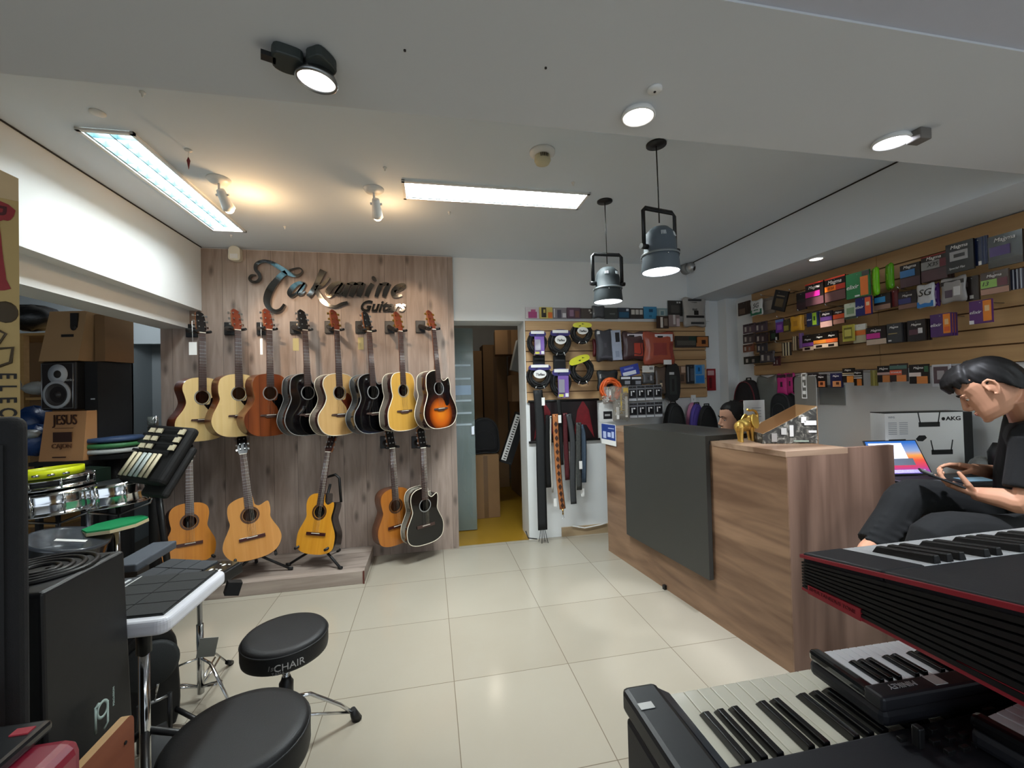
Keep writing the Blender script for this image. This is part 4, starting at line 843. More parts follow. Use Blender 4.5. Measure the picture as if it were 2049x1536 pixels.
for a, lab in (((1581, 581), 'pink band packet'), ((1524, 591), 'tilted black packet'), ((1556, 635), 'gold foil packet'), ((1598, 622), 'navy packet with green guitar'), ((1653, 611), 'red orange band packet'), ((1553, 685), 'white edged booklets'), ((1798, 577), 'silver SG foil with blue foot')):
    hook('R', a, None, 'chrome slatwall hook sticking out by the '+lab, .2)
# hanging soft goods low on the right wall
def backpack(label, plane, off, px, col, trim, handle=True, yaw=0, tk=1.0):
    c, Wd, Hd = pk(plane, off, *px); M = pM(plane, c, 0, yaw); t = thing('backpack', label, 'backpack', M, 'gig bags and backpacks on the walls'); K = dict(world=False)
    ol = crom([(-Wd*.48, -Hd*.5), (0, -Hd*.52), (Wd*.48, -Hd*.5), (Wd*.5, 0), (Wd*.42, Hd*.3), (Wd*.18, Hd*.48), (-Wd*.18, Hd*.48), (-Wd*.42, Hd*.3), (-Wd*.5, 0)], 4)
    rings = [[(p[0]*s, p[1]*s, z) for p in ol] for s, z in ((0, -.045*tk), (.9, -.045*tk), (1.0, -.02*tk), (1.0, .02*tk), (.94, .055*tk), (.7, .07*tk), (0, .075*tk))]
    MB().grid(rings, 0, True, True).build('bag_body', mat('fabric_'+col, col, .85, bump=.1, bs=300), t, **K)
    MB().tube([(p[0]*.93, p[1]*.93, .058*tk) for p in ol], .006, 6, 0, True).build('piping', mat('fabric_'+trim, trim, .7), t, **K)
    if handle: MB().tube([(-.03, Hd*.46, 0), (-.025, Hd*.46+.04, 0), (.025, Hd*.46+.04, 0), (.03, Hd*.46, 0)], .007, 6).build('handle', M_black, t, **K)
    ol2 = [(p[0]*.62, p[1]*.5-Hd*.12, .074*tk) for p in ol]
    MB().tube(ol2, .004, 6, 0, True).build('pocket_seam', mat('fabric_'+trim, trim, .7), t, **K)
backpack('black backpack with dark red trim hanging in the right corner', 'R', .14, (1500, 815, 46, 110), '151012', '5A1420', True)
pack('clear garment bag wrapped round a grey cover beside the red backpack', 'R', .12, (1538, 800, 42, 95), '6A6C68', [], [], 0, name='garment_bag', cat='bag', wrap=True, th=.05)
for r_, c_, lab in (((690, 380, 850, 720), 'CC3A86', 'pink hard case in a clear bag on the right wall'), ((850, 370, 960, 700), 'B83278', 'second pink case just right of the first one'), ((930, 420, 1140, 690), '2A1A22', 'dark case with a pink stripe beside the pink ones')):
    pack(lab, 'R', .15, q3(*r_), c_, [(-.1, -.3, .25, .15, '2A1020'), (-.45, .3, .45, .46, '4A2A3C')] if c_ != '2A1A22' else [(.0, -.45, .3, .1, '9A3A6A')], [], 0, name='pick_case', cat='case', wrap=True, th=.03, group='coloured cases on the right wall')
backpack('dark shoulder bag hanging below the pink cases', 'R', .12, (1572, 815, 40, 60), '141618', '2A2C2E', False)
tag(MB().box(PX(1665, 790, 3.195), (.006, .22, .16)).build('wall_sticker', mat('old_paper_grey', '8E9290', .7)), 'faded grey paper stuck on the right wall below string packets', 'sticker')
# ---- back wall
def b2(x0, y0, x1, y1): return (1030+(x0+x1)/2*.20498, 590+(y0+y1)/2*.20498, (x1-x0)*.20498, (y1-y0)*.20498)
GB = 'packets lined up on top of the back slatwall'
for r_, c_, bands, lab in (
 ((105, 120, 235, 230), 'D8D2D6', [(-.3, -.45, .35, .1, 'A8447A'), (-.1, .1, .25, .3, 'B85A86')], 'white and magenta packet, first on top of the back slatwall'),
 ((240, 120, 368, 230), 'D2C06A', [(-.35, -.4, .02, .46, '2A2218'), (-.2, .0, -.05, .3, 'D2C06A'), (.15, -.45, .48, .05, 'D8702E')], 'yellow packet with black swirl on top of the back slatwall'),
 ((375, 125, 503, 230), '8A8488', [(-.45, -.4, -.38, .4, 'E8E8E8'), (-.2, -.45, .1, .3, '4A4652'), (.2, -.4, .46, .0, 'D8D4D8')], 'silver grey foil packet, third on top of the back slatwall'),
 ((508, 125, 640, 230), '5A4250', [(-.3, -.3, .0, .3, '9A7A92'), (.1, -.4, .4, .2, '7A5248')], 'purple patterned packet, fourth on top of the back slatwall'),
 ((643, 130, 755, 230), '4E4640', [(.2, .2, .34, .38, 'D8D4CC'), (.3, .0, .44, .14, 'D8D4CC')], 'dark brown packet with two white dots on the slatwall top'),
 ((872, 125, 1003, 235), '3C3E3C', [(-.1, -.1, .3, .02, '6A6C6A')], 'plain charcoal packet on top of the back slatwall'),
 ((1005, 125, 1122, 232), '2E3440', [(-.4, -.4, .4, .1, '2A5A78'), (.2, .2, .4, .4, 'C8D0D8')], 'dark packet with blue wave on top of the back slatwall'),
 ((1126, 130, 1254, 232), '3A3634', [(-.42, -.1, -.16, .36, 'C8C4BC'), (-.1, -.1, .14, .36, 'C8C4BC'), (.2, -.1, .44, .36, 'C8C4BC')], 'dark packet with three pale shields on the slatwall top'),
 ((1258, 115, 1384, 232), '3E8AB4', [(-.1, .05, .2, .3, '1E4A68'), (-.1, -.4, .1, -.2, '2A6A8E')], 'bright blue packet on top of the back slatwall'),
 ((1387, 130, 1488, 225), '8AA2A4', [(-.3, -.35, .3, .35, 'A8B8B4'), (-.15, -.2, .15, .2, '6A8A90')], 'pale teal packet on top of the back slatwall'),
 ((1495, 55, 1635, 205), '3A3836', [(-.3, -.3, .3, .2, '4E4C48'), (.1, .32, .2, .42, 'D8D8D8'), (.26, .32, .36, .42, 'D8D8D8')], 'square charcoal drumhead packet standing above the others'),
 ): pack(lab, 'B', -.005, b2(*r_), c_, bands, [], 0, group=GB, th=.008)
pack('crumpled dark grey pouch on top of the back slatwall', 'B', .02, b2(755, 105, 875, 228), '4A4C50', [], [], 0, wrap=True, th=.04, group=GB)
pack('large black and white printed bag at the slatwall right end', 'B', .06, b2(1645, 28, 1860, 310), 'A8A49E', [(-.25, .05, .1, .35, '6A6662'), (-.05, -.1, .15, .05, '1E1C1C'), (-.4, -.2, .4, -.12, '2A2828'), (-.3, .38, .3, .44, '2A2A2A'), (-.2, -.42, .4, -.34, '3A3A3A')], [], 0, wrap=True, th=.03, group=GB)
pack('brown and white sample pack under the square charcoal packet', 'B', .07, b2(1385, 205, 1500, 325), '3A2A22', [(-.2, -.45, .0, .4, 'D8D0C8'), (.1, -.3, .4, .3, '7A6A5E')], [], 0, group=GB)
pack('pink grey sample pack right of the brown one', 'B', .06, b2(1500, 195, 1608, 310), '8A7A76', [(-.1, -.3, .1, .5, 'C8C0BC'), (.2, -.45, .48, .2, 'C8B4B4')], [], 0, group=GB)
def coil(label, px, head, oval=True, card=None, group='coiled cables on the back slatwall', off=.09, tilt=0, cable=M_blackm):
    c, Wd, Hd = pk('B', off, *px); M = pM('B', c); t = thing('coiled_cable', label, 'cable', M, group); K = dict(world=False)
    R0 = min(Wd, Hd)*.40; m = MB(); pts = []; cth = .0115
    for k in range(9*20): a = 2*pi*k/20; r = R0*(.92+.20*sin(k*.173)+.04*sin(k*.9)); pts.append((r*cos(a)*Wd/min(Wd, Hd), r*sin(a)*Hd/min(Wd, Hd), .022*sin(k*.37)+.006*cos(k*1.3)))
    m.tube(pts, cth, 6).build('cable_loop', cable, t, **K)
    if head:
        MB().prism(crom([(-Wd*.36, Hd*.26), (Wd*.36, Hd*.26), (Wd*.38, Hd*.44), (0, Hd*.5), (-Wd*.38, Hd*.44)], 3), .03, .036, Matrix.Rotation(rad(tilt), 4, 'Z')).build('cardboard_header', cm(head), t, **K)
        if head == '2A2260': MB().bx((-Wd*.34, Hd*.36, .037), (Wd*.34, Hd*.47, .039)).build('header_stripe', M_paper, t, **K)
    if oval:
        o_ = MB().prism([(cos(2*pi*i/24)*Wd*.25, Hd*.1+sin(2*pi*i/24)*Hd*.17) for i in range(24)], .038, .041); o_.build('oval_label', M_paper, t, **K)
        text_mb('Tiaflex', Wd*.13, .0006, None, Matrix.Translation((0, Hd*.08, .0425)), 0, .2, .02).build('lettering', M_ink, t, **K)
    for sx in (-1, 1): MB().cyl((sx*Wd*.12, -Hd*.36, .03), (sx*Wd*.2, -Hd*.5, .035), .008, .006, 10).build('jack_plug', M_chrome, t, **K)
    if card:
        MB().box((Wd*.06, -Hd*.12, .05), (Wd*.5, Hd*.72, .004)).build('blister_card', cm('7A5AA8'), t, **K)
        MB().box((-Wd*.04, -Hd*.1, .056), (Wd*.28, Hd*.44, .012)).build('blister', mat('grey_blister', '8E8C98', .2, coat=.5), t, **K)
        MB().bx((-Wd*.17, -Hd*.46, .052), (Wd*.05, -Hd*.37, .054)).build('yellow_sticker', cm('C8C84A'), t, **K)
        MB().bx((Wd*.14, -Hd*.46, .052), (Wd*.29, -Hd*.34, .054)).build('price_sticker', M_paper, t, **K)
coil('black coiled cable behind a purple blister card, top left of the rack', b2(122, 350, 310, 590), '2A2260', False, True)
coil('black coiled cable with navy header and oval label, top middle', b2(325, 340, 548, 595), '2A2260', True)
coil('black coiled cable with yellow header and white oval label', b2(545, 270, 755, 480), 'D8D24A', True, off=.11)
coil('black coiled cable with navy header, lower left of the rack', b2(112, 675, 362, 920), '2A2260', True)
coil('black coiled cable with a purple blister card, lower middle', b2(345, 715, 548, 1005), '2A2260', False, True)
coil('thick black coiled cable with a folded lime header', b2(535, 590, 770, 875), 'D2D22E', False, off=.11, tilt=18)
for r_, lab in (((180, 590, 290, 690), 'black padded pouch below the top left coiled cable'), ((378, 590, 492, 725), 'black padded pouch below the top middle coiled cable')):
    pack(lab, 'B', .05, b2(*r_), '101011', [(-.4, .1, .4, .2, '2A2A2C')], [], 0, name='cable_pouch', cat='pouch', th=.03, rough=.8)
GP = 'bagged accessories on the back slatwall'
pack('dark grey bag of a drum pedal cover on the back slatwall', 'B', .10, b2(790, 340, 960, 645), '3A3A40', [(-.3, -.4, .35, .1, '4A4850'), (-.42, .36, -.28, .46, 'E0E0E0')], [], 2, wrap=True, th=.05, group=GP, name='bagged_accessory', cat='bag')
pack('pale blue grey boxed accessory right of the dark grey bag', 'B', .12, b2(945, 345, 1035, 635), 'A6B0C4', [(-.1, .1, .35, .42, '1E1E24'), (-.2, -.4, .2, -.2, '8E9AB0')], [], 3, group=GP, name='boxed_accessory', cat='box', th=.03)
pack('small dark red plastic bag peeking out left of the grey bag', 'B', .06, b2(760, 430, 830, 600), '5A1A1E', [], [], 0, wrap=True, th=.03, group=GP, name='bagged_accessory', cat='bag')
pack('clear bag with red round accessory and white header card', 'B', .10, b2(1050, 360, 1270, 635), '4A3436', [(-.3, .22, .4, .42, 'D0CCD4'), (-.24, .28, .0, .38, '1A1A1A'), (-.02, -.36, .36, .1, 'A63A2A'), (.1, -.2, .2, .05, 'D8A8A0')], [], 0, wrap=True, th=.04, group=GP, name='bagged_accessory', cat='bag')
pack('large red and white bagged pack, rightmost of the bag row', 'B', .12, b2(1258, 360, 1555, 680), 'A2513E', [(-.16, .2, .42, .42, 'DCD8DE'), (-.08, .27, .1, .37, '1A1A1A'), (-.3, -.3, .4, .16, '8A3A34'), (-.05, -.26, .15, .1, 'C8BCC4'), (.1, -.5, .36, -.36, 'E4E4E4')], [], 0, wrap=True, th=.05, group=GP, name='bagged_accessory', cat='bag')
pack('long dark picture card of an acoustic guitar on the slatwall', 'B', .03, b2(1565, 400, 1895, 512), '3E3834', [(.12, -.42, .47, .42, 'B0703E'), (.28, -.2, .4, .15, '3A2018'), (-.45, -.3, .1, .1, '5A564E'), (-.1, -.1, .15, .45, '243A34')], [], 0, group=GP, name='picture_card', cat='card', th=.006)
pack('black net bag of accessories below the bag row', 'B', .10, b2(805, 735, 1005, 930), '26282A', [(-.4, .1, -.2, .3, 'B8B8B8')], [], 0, wrap=True, th=.03, group=GP, name='bagged_accessory', cat='bag')
coil('bright orange coiled cable in a clear bag at the counter end', b2(830, 800, 1040, 1040), None, False, False, GP, .2, 0, mat('orange_cable', 'D8602A', .4))
pack('blue and white instruction card tilted behind the jack packs', 'B', .16, b2(1035, 685, 1215, 790), '2E3E96', [(-.42, -.4, .3, -.05, 'DDE2EE'), (-.3, .12, .2, .3, '7A86C4')], [], 12, group=GP, name='instruction_card', cat='card', th=.004)
for i, x in enumerate((1030, 1135)):
    pack('black jack packet with white headline, '+('left' if i == 0 else 'right')+' below the blue card', 'B', .17, b2(x, 790, x+102, 885), '15161A', [(-.44, .18, .44, .4, 'E4E4E8'), (-.1, -.35, .4, .0, '8A8C94')], [], 0, group=GP, name='jack_packet')
pack('white card with small print above a clear jack bag', 'B', .15, b2(1245, 690, 1360, 755), 'D4D4CE', [(.1, -.1, .4, .3, '8A8A88')], [], 0, group=GP, name='paper_card', cat='card', th=.003)
pack('clear bag of black jack plugs under the white card', 'B', .14, b2(1245, 758, 1362, 868), '4E4E50', [(-.3, -.3, .0, .2, '202022'), (.1, -.2, .3, .3, '9A9AA0')], [], 0, wrap=True, th=.03, group=GP, name='bagged_accessory', cat='bag')
k = 0
for r in range(2):
    for c_ in range(4):
        x = 1108+c_*82+r*8; y = 885+r*165-c_*4
        pack('clip packet with black capsule, %s row of the counter grid, %s' % (('upper', 'lower')[r], ('leftmost', 'second from left', 'third from left', 'rightmost')[c_]), 'B', .22, b2(x, y, x+78, y+150), '7E8084', [(-.46, -.3, .46, .24, '131318'), (-.22, -.16, -.1, .16, 'F0F0F0'), (.0, .08, .24, .16, 'F0F0F0'), (.14, -.16, .24, .16, 'F0F0F0'), (-.46, .32, .46, .46, '2A2A2E'), (-.46, -.48, .46, -.36, 'C2C4C8')], [], 0, wrap=False, th=.012, group='clip packets hanging over the counter', name='clip_packet')
pack('clear bag full of silver clips hanging at the counter end', 'B', .21, b2(860, 890, 975, 1060), 'B8B0A8', [(-.3, -.4, -.1, .3, 'D8D4D0'), (.1, -.3, .3, .4, '9A928A'), (-.05, -.1, .1, .3, 'E8E4E0')], [], 0, wrap=True, th=.05, group=GP, name='bagged_accessory', cat='bag', film=True)
pack('clear bag of silver and yellow tools beside the clip packets', 'B', .24, b2(955, 890, 1112, 1225), 'A8A296', [(-.1, -.2, .0, .3, 'C8A84A'), (.2, -.4, .34, .2, 'D8D4CC'), (-.35, -.45, -.2, -.1, 'E4E2DE'), (.1, .3, .4, .45, 'C8A850')], [], 0, film=True, wrap=True, th=.06, group=GP, name='bagged_accessory', cat='bag')
pack('clear capo bag left of the black tuner stand', 'B', .10, b2(1365, 700, 1475, 965), '5A4C42', [(-.2, -.4, .2, .0, '2E2A26'), (-.1, -.25, .1, -.1, 'C8B89A')], [], 0, wrap=True, th=.03, group=GP, name='bagged_accessory', cat='bag')
pack('black moulded guitar rest on the slatwall right half', 'B', .10, b2(1475, 700, 1590, 1000), '1A1E1E', [(-.3, -.4, .3, .2, '2A302E'), (-.1, -.3, .1, .1, '141616'), (-.3, .24, .1, .32, 'B8BABA')], [], 0, group=GP, name='moulded_rest', cat='rest', th=.05, round_=True)
pack('brown carded accessory right of the black moulded rest', 'B', .07, b2(1600, 690, 1680, 860), '7A5E4A', [(-.2, .1, .3, .45, 'C8A890'), (-.3, -.4, .1, .0, '4A3A30')], [], 0, group=GP, name='carded_accessory', th=.01)
pack('black and grey blister left of the blue capo pack', 'B', .09, b2(1675, 680, 1765, 865), '24262A', [(-.1, -.35, .3, .3, '4A4E56'), (-.4, -.4, -.3, .4, '8A8C90')], [], 0, group=GP, name='carded_accessory', th=.012)
pack('bright blue capo pack near the slatwall right end', 'B', .10, b2(1755, 680, 1850, 865), '7A9EB8', [(-.45, .0, .2, .46, '2E82C8'), (-.45, -.46, .4, -.06, '2A78BE'), (-.2, .15, .0, .35, '16507E')], [], 0, group=GP, name='capo_pack', th=.02)
pack('red carded pack hanging past the slatwall right end', 'B', .0, b2(1878, 720, 1960, 932), '8E1420', [(-.45, .2, .3, .42, 'C8A0A0'), (-.3, -.4, .0, .1, '5A0A12')], [], 0, group=GP, name='carded_accessory', th=.01)
for r_, lab in (((1720, 975, 1765, 1065), 'white light switch plate under the blue capo pack'), ((1470, 1020, 1520, 1085), 'white socket plate above the black backpack')):
    pack(lab, 'B', .0, b2(*r_), 'ECECEA', [(-.1, -.1, .1, .1, 'C8C8C6')], [], 0, name='switch_plate', cat='switch', th=.012)
backpack('plain black backpack peeking over the counter, left one', 'B', .10, (1349, 875, 40, 140), '101113', '1C1E20', True)
backpack('pink backpack half hidden behind the purple one', 'B', .035, (1388, 880, 30, 150), 'C07A9A', 'D08AAA', False, 0, .45)
backpack('purple backpack between pink and black ones', 'B', .10, (1396, 882, 32, 150), '4A3A8A', '5A4A9A', True, 0, .45)
backpack('black backpack right of the purple one', 'B', .17, (1416, 880, 40, 140), '0E0E10', '1A1A1C', True, 0, .5)
pack('white sheet with a black badge above the blue notice', 'B', .18, b2(825, 1050, 955, 1238), 'DADBD9', [(-.2, -.35, .45, .05, '1A1A1C'), (-.1, -.2, .3, -.1, 'A8A8A8')], [], 0, name='paper_sheet', cat='paper', th=.003)
# dark poster with red shapes
p0 = PY(1060, 803, 4.02); p1 = PY(1196, 878, 4.02)
t = thing('wall_poster', 'dark poster with red cloaked shapes below the back slatwall', 'poster', ((p0.x+p1.x)/2, 4.02, p1.z))
MB().bx((p0.x, 4.012, p1.z), (p1.x, 4.029, p0.z)).build('board', mat('poster_dark', '1A0E10', .4, var=.3, vs=20), t)
for k, sx in enumerate((p0.x+.14, p1.x-.15)):
    MB().prism([(sx-.11, p1.z+.02), (sx-.06, p0.z-.10), (sx, p0.z-.002), (sx+.06, p0.z-.10), (sx+.11, p1.z+.02), (sx+.03, p1.z+.15), (sx-.03, p1.z+.15)], -4.012, -4.0105, FR).build('red_shape', mat('poster_red', '6E141C', .5, var=.4, vs=25), t)
for z in (p0.z, p1.z): MB().cyl((p0.x-.02, 4.012, z), (p1.x+.02, 4.012, z), .012, n=10).build('rail', M_black, t)
# hanging straps
def strap(label, pts, wid, m, yoff, tag_=None, laces=False, hookm=None, pat=None):
    P = [PY(x, y, 4.01-yoff) for x, y in pts]; P = [V(q) for q in crom([tuple(p) for p in P], 5, False)] if len(P) > 2 else P
    t = thing('guitar_strap', label, 'strap', tuple(P[-1]), 'guitar straps hanging by the doorway')
    w = wid*(4.0-yoff)/845/2
    MB().tube(P, w, 6, 0, False, .10, up=(0, 1, 0)).build('band', m, t)
    MB().cyl(P[0]+V((0, -.012, -.012)), (P[0].x, 4.02, P[0].z-.012), .004, n=8).build('hanging_loop', M_black, t)
    if pat:
        for i in range(2, len(P)-1, 1):
            q = P[i]+V((0, -w*.12-.002, 0)); MB().prism([(-w*.6, 0), (0, w*.9), (w*.6, 0), (0, -w*.9)], 0, .003, Matrix.Translation(q)@FR).build('woven_diamond', pat, t)
    if laces:
        e = P[-1]
        for k in range(4): MB().tube([e+V(((k-1.5)*.012, 0, .02)), e+V(((k-1.5)*.02, -.01, -.05)), e+V(((k-1.5)*.03, -.015, -.10-.02*(k % 2)))], .003, 5).build('lace', M_blackm, t)
    if hookm:
        e = P[-1]; MB().tube([e, e+V((0, -.005, -.03)), e+V((0, -.005, -.05))], [.012, .006, .009], 8).build('buckle', mat('brass', '9A7A4A', .35, 1), t)
        MB().tube([e+V((0, -.005, -.055)), e+V((.012, -.005, -.075)), e+V((0, -.005, -.09)), e+V((-.01, -.005, -.08))], .003, 6).build('clip_hook', M_chrome, t)
    if tag_:
        q = PY(*tag_, 4.01-yoff-.03); MB().box(q, (.03, .003, .075)).build('swing_tag', M_paper, t)
    return t
strap('long wide black strap, leftmost beside the doorway, with laces', [(1076, 780), (1081, 850), (1083, 950), (1086, 1060)], 20, mat('black_webbing', '16181A', .7, bump=.1, bs=200), .16, (1087, 803), True)
strap('black strap between the long black and brown patterned ones', [(1096, 830), (1095, 900), (1098, 975)], 11, M_blackm, .08)
strap('thin white edged strap left of the brown patterned one', [(1102, 832), (1102, 900), (1106, 985)], 4, mat('off_white_edge', 'B8B4AA', .7), .10)
strap('brown patterned strap with a brass clip', [(1111, 828), (1114, 890), (1119, 960), (1126, 1018)], 13, mat('brown_weave', 'A8683A', .6, var=.3, vs=60), .16, (1111, 1005), False, True, mat('dark_weave', '3A2218', .7))
strap('black strap with a white tag at its shoulder', [(1118, 800), (1121, 850), (1124, 930)], 9, M_blackm, .13, (1120, 838))
strap('red and black strap right of the brown patterned one', [(1131, 826), (1132, 880), (1136, 960)], 11, mat('red_black_weave', '4A1218', .6, var=.6, vs=70), .12)
strap('dark grey strap with two tails', [(1138, 828), (1146, 880), (1146, 960), (1148, 1008)], 13, mat('grey_leather', '3A3C3E', .5, var=.2, vs=30), .13)
strap('black and white camouflage strap with swing tag', [(1158, 845), (1158, 900), (1159, 980)], 12, mat('camo_weave', '3E403E', .7, var=.8, vs=55), .15, (1162, 930))
strap('faded blue denim strap, rightmost of the hanging straps', [(1162, 850), (1168, 880), (1168, 965)], 12, mat('denim', '4A5A6C', .8, var=.3, vs=50), .10, (1166, 985))
# cable lying along the skirting
P = [PY(1052, 1062, 4.0), PY(1057, 1076, 3.98), PY(1075, 1078, 3.97)]
tag(MB().tube([tuple(p) for p in P], .006, 6).build('floor_cable', M_black), 'black cable running round the foot of the door jamb', 'cable')
tag(MB().tube([tuple(PY(x, y, 4.005)) for x, y in ((1145, 1052), (1170, 1056), (1200, 1050), (1213, 1046))], .006, 6).build('floor_cable', M_white), 'white cable drooping over the tan skirting', 'cable')
# ================================================================= doorway and storeroom
t = thing('glass_door', 'frosted sliding glass door standing half open behind the doorway', 'door', (.39, 4.45, 0))
gz = [(.0, .02, .62), (.62, .04, .9)]
MB().bx((.16, 4.44, .01), (.46, 4.45, 2.12)).build('glass_pane', mat('green_tinted_glass', '71807C', .10, alpha=.62, spec=.8, coat=.5, var=.02), t)
MB().bx((.42, 4.425, 1.0), (.455, 4.465, 1.09)).build('lock_plate', M_chrome, t, .004)
for z in (1.72, 1.58, 1.35, 1.22, 1.1): MB().bx((.17, 4.437, z), (.43, 4.4395, z+.02)).build('reflection_stripe', mat('reflection_white', 'C4D2DA', .5, alpha=.55), t)  # pale reflections on the pane, painted as flat stripes
MB().bx((.17, 4.437, 1.42), (.43, 4.4395, 1.52)).build('reflection_stripe', mat('reflection_blue', 'A6BCD2', .5, alpha=.55), t)
def carton(label, c, d, rz=0, m=None, tilt=(0, 0), group='cartons in the storeroom', tape=True, cat='carton', name='carton'):
    M = Matrix.Translation(V(c))@Matrix.Rotation(rad(rz), 4, 'Z')@Matrix.Rotation(rad(tilt[0]), 4, 'X')@Matrix.Rotation(rad(tilt[1]), 4, 'Y')
    t = thing(name, label, cat, M, group)
    MB().box((0, 0, d[2]/2), d).build('box_body', m or M_cardd, t, .004, world=False)
    if tape: MB().box((0, -d[1]/2-.0008, d[2]/2), (.05, .001, d[2]*.98)).build('tape_strip', mat('brown_tape', '5E4428', .3), t, world=False)
    return t
carton('tall narrow carton standing at the back of the storeroom, left', (.62, 6.4, 0), (.3, .4, 2.05))
carton('tall carton standing at the back of the storeroom, right', (.98, 6.5, 0), (.36, .4, 2.15))
carton('tall carton leaning along the right storeroom wall', (1.32, 5.9, 0), (.3, .5, 1.95), 4)
carton('square carton high up on the storeroom stack', (1.12, 5.9, 1.955), (.4, .3, .34), -6)
carton('low carton beside the glass door on the storeroom floor', (.60, 5.05, 0), (.32, .45, .72), 3, M_cardd)
carton('carton standing against the right storeroom wall near door', (1.33, 5.2, 0), (.22, .5, .95), 2)
carton('flat carton lying on the near right storeroom carton', (1.33, 5.2, .955), (.26, .5, .35), 2)
t = thing('boxed_monitor', 'grey framed dark panel box leaning high in the storeroom', 'box', Matrix.Translation((1.22, 5.3, 1.66))@Matrix.Rotation(rad(14), 4, 'Y'))
MB().box((0, 0, .2), (.42, .12, .4)).build('box_body', mat('grey_box', '8E8E8A', .6), t, .01, world=False); MB().box((.05, -.062, .18), (.28, .006, .28)).build('dark_face', M_blackm, t, world=False)
carton('carton carrying the grey framed panel box', (1.22, 5.47, 1.31), (.36, .3, .34), 0)
t = thing('boxed_keyboard', 'black boxed keyboard with printed white keys leaning in the storeroom', 'box', Matrix.Translation((.86, 4.95, .66))@Matrix.Rotation(rad(20), 4, 'Y'))
MB().box((.03, .03, .25), (.14, .1, .62)).build('box_body', M_blackm, t, world=False); MB().box((-.01, -.024, .25), (.06, .006, .56)).build('key_print', M_paper, t, world=False)
m = MB()
for k in range(18): m.box((-.005, -.028, -.01+k*.03), (.03, .003, .012))
m.build('dark_key_print', M_ink, t, world=False)
backpack('black bag heap lying on the storeroom carton', 'B', -.95, (968, 870, 60, 70), '0E0E10', '1A1A1C', False)
# ================================================================= sales counter
CA = V((1.544, 3.575, 0)); CB = V((1.752, 1.827, 0)); cu = (CA-CB).normalized(); cn = V((-cu.y, cu.x, 0)); CL = (CA-CB).length
CH = 1.112
def cpt(x, y, off=0): p = PP(x, y, CB+cn*off, cn); return (p-CB).dot(cu), p.z       # along the front, height
t = thing('sales_counter', 'walnut sales counter with a charcoal front panel', 'counter', tuple((CA+CB)/2))
Mc = frame(cu, -cn, V((0, 0, 1)), CB)      # local x along front (from the near corner), y into the counter, z up
def cbox(a, b): return MB().bx(a, b, 0, Mc)
cbox((.0, 0, .0), (CL, .025, CH-.028)).build('front_panel', M_walnut, t)
MB().bx((CB.x+.004, CB.y+.001, 0), (2.425, CB.y+.028, CH-.028)).build('side_panel', M_walnutv, t)
MB().bx((2.13, CB.y+.001, CH-.028), (2.425, CB.y+.028, CH)).build('side_panel_edge', M_walnutv, t)
s0 = cpt(1421, 873)[0]
tp = [(0, -.002), (s0, -.002), (s0, .40), (-.045, .392)]
m = MB(); w0 = [Mc@V((x, y, 0)) for x, y in tp]
m.hexa([(p.x, p.y, CH-.028) for p in w0]+[(p.x, p.y, CH) for p in w0]); m.build('countertop', wood('walnut_laminate_top', '6E5542', 'A68B74', 0, 13, .10, .35, bands=18), t)
a0, zt = cpt(1411, 871, .035); a1, _ = cpt(1247.5, 846.5, .035); _, zb = cpt(1427, 1165, .035)
cbox((a0, -.036, zb), (a1, -.004, CH+.032)).build('accent_panel', M_char, t, .0015)
cbox((a0, -.004, CH+.001), (a1, .42, CH+.032)).build('accent_top', M_char, t, .0015)
cbox((a1+.002, -.002, CH-.028), (CL, .40, CH)).build('countertop', wood('walnut_laminate_top', '6E5542', 'A68B74', 0), t)
cbox((CL-.025, .025, 0), (CL, .42, CH-.03)).build('end_panel', M_walnutv, t)
cbox((.05, .05, .70), (CL-.03, .62, .73)).build('inner_desk', M_walnut, t)
p = cpt(1333, 1197); cbox((p[0]-.012, -.02, .0), (p[0]+.012, 0, .03)).build('levelling_foot', M_black, t)
# blue notice on the counter's left end
(q0, z1), (q1_, z0) = cpt(1203, 846, .006), cpt(1233.5, 893, .006)
tt = thing('printed_notice', 'blue and white printed notice taped to the left end of the counter front', 'notice', tuple(Mc@V((q1_, -.006, z0))))
MB().bx((q1_, -.008, z0), (q0, -.0065, z1), 0, Mc).build('sheet', M_paper, tt)
MB().bx((q1_+.008, -.0086, z0+.045), (q0-.008, -.008, z1-.004), 0, Mc).build('blue_field', mat('notice_blue', '263E86', .5), tt)
wq = q0-q1_
for a, b_, c_, d in ((.14, .3, .35, .62), (.45, .38, .66, .6), (.72, .36, .88, .66), (.5, .78, .9, .82)):
    MB().bx((q0-a*wq, -.0092, z0+b_*(z1-z0)), (q0-c_*wq, -.0086, z0+d*(z1-z0)), 0, Mc).build('printed_mark', mat('notice_light', 'B8C4E4', .5), tt)
# golden elephant
p = PZ(1494, 882, CH); h = .12
t = thing('elephant_figurine', 'golden elephant figurine with raised trunk on the counter', 'figurine', (p.x, p.y, CH))
Me = Matrix.Translation((p.x, p.y, CH))@Matrix.Rotation(rad(14), 4, 'Z')@Matrix.Scale(1.16, 4)
M_gold2 = mat('gold_paint', 'D6AC58', .3, .7, var=.15, vs=60, bump=.15, bs=90)
m = MB()
m.sphere((-.020, 0, .080), (.050, .031, .030), 20, 0, Me); m.sphere((.040, 0, .108), (.027, .023, .028), 18, 0, Me); m.sphere((.015, 0, .092), (.036, .027, .030), 16, 0, Me); m.sphere((-.052, 0, .076), (.024, .028, .030), 14, 0, Me)
for x, y, dx in ((-.058, -.017, -.004), (-.046, .017, .014), (.020, -.018, .006), (.030, .017, .018)):
    m.tube([Me@V((x, y, .075)), Me@V((x+dx*.5, y, .04)), Me@V((x+dx, y, .012)), Me@V((x+dx+.002, y, .001))], [.0155, .0105, .010, .0135], 12)
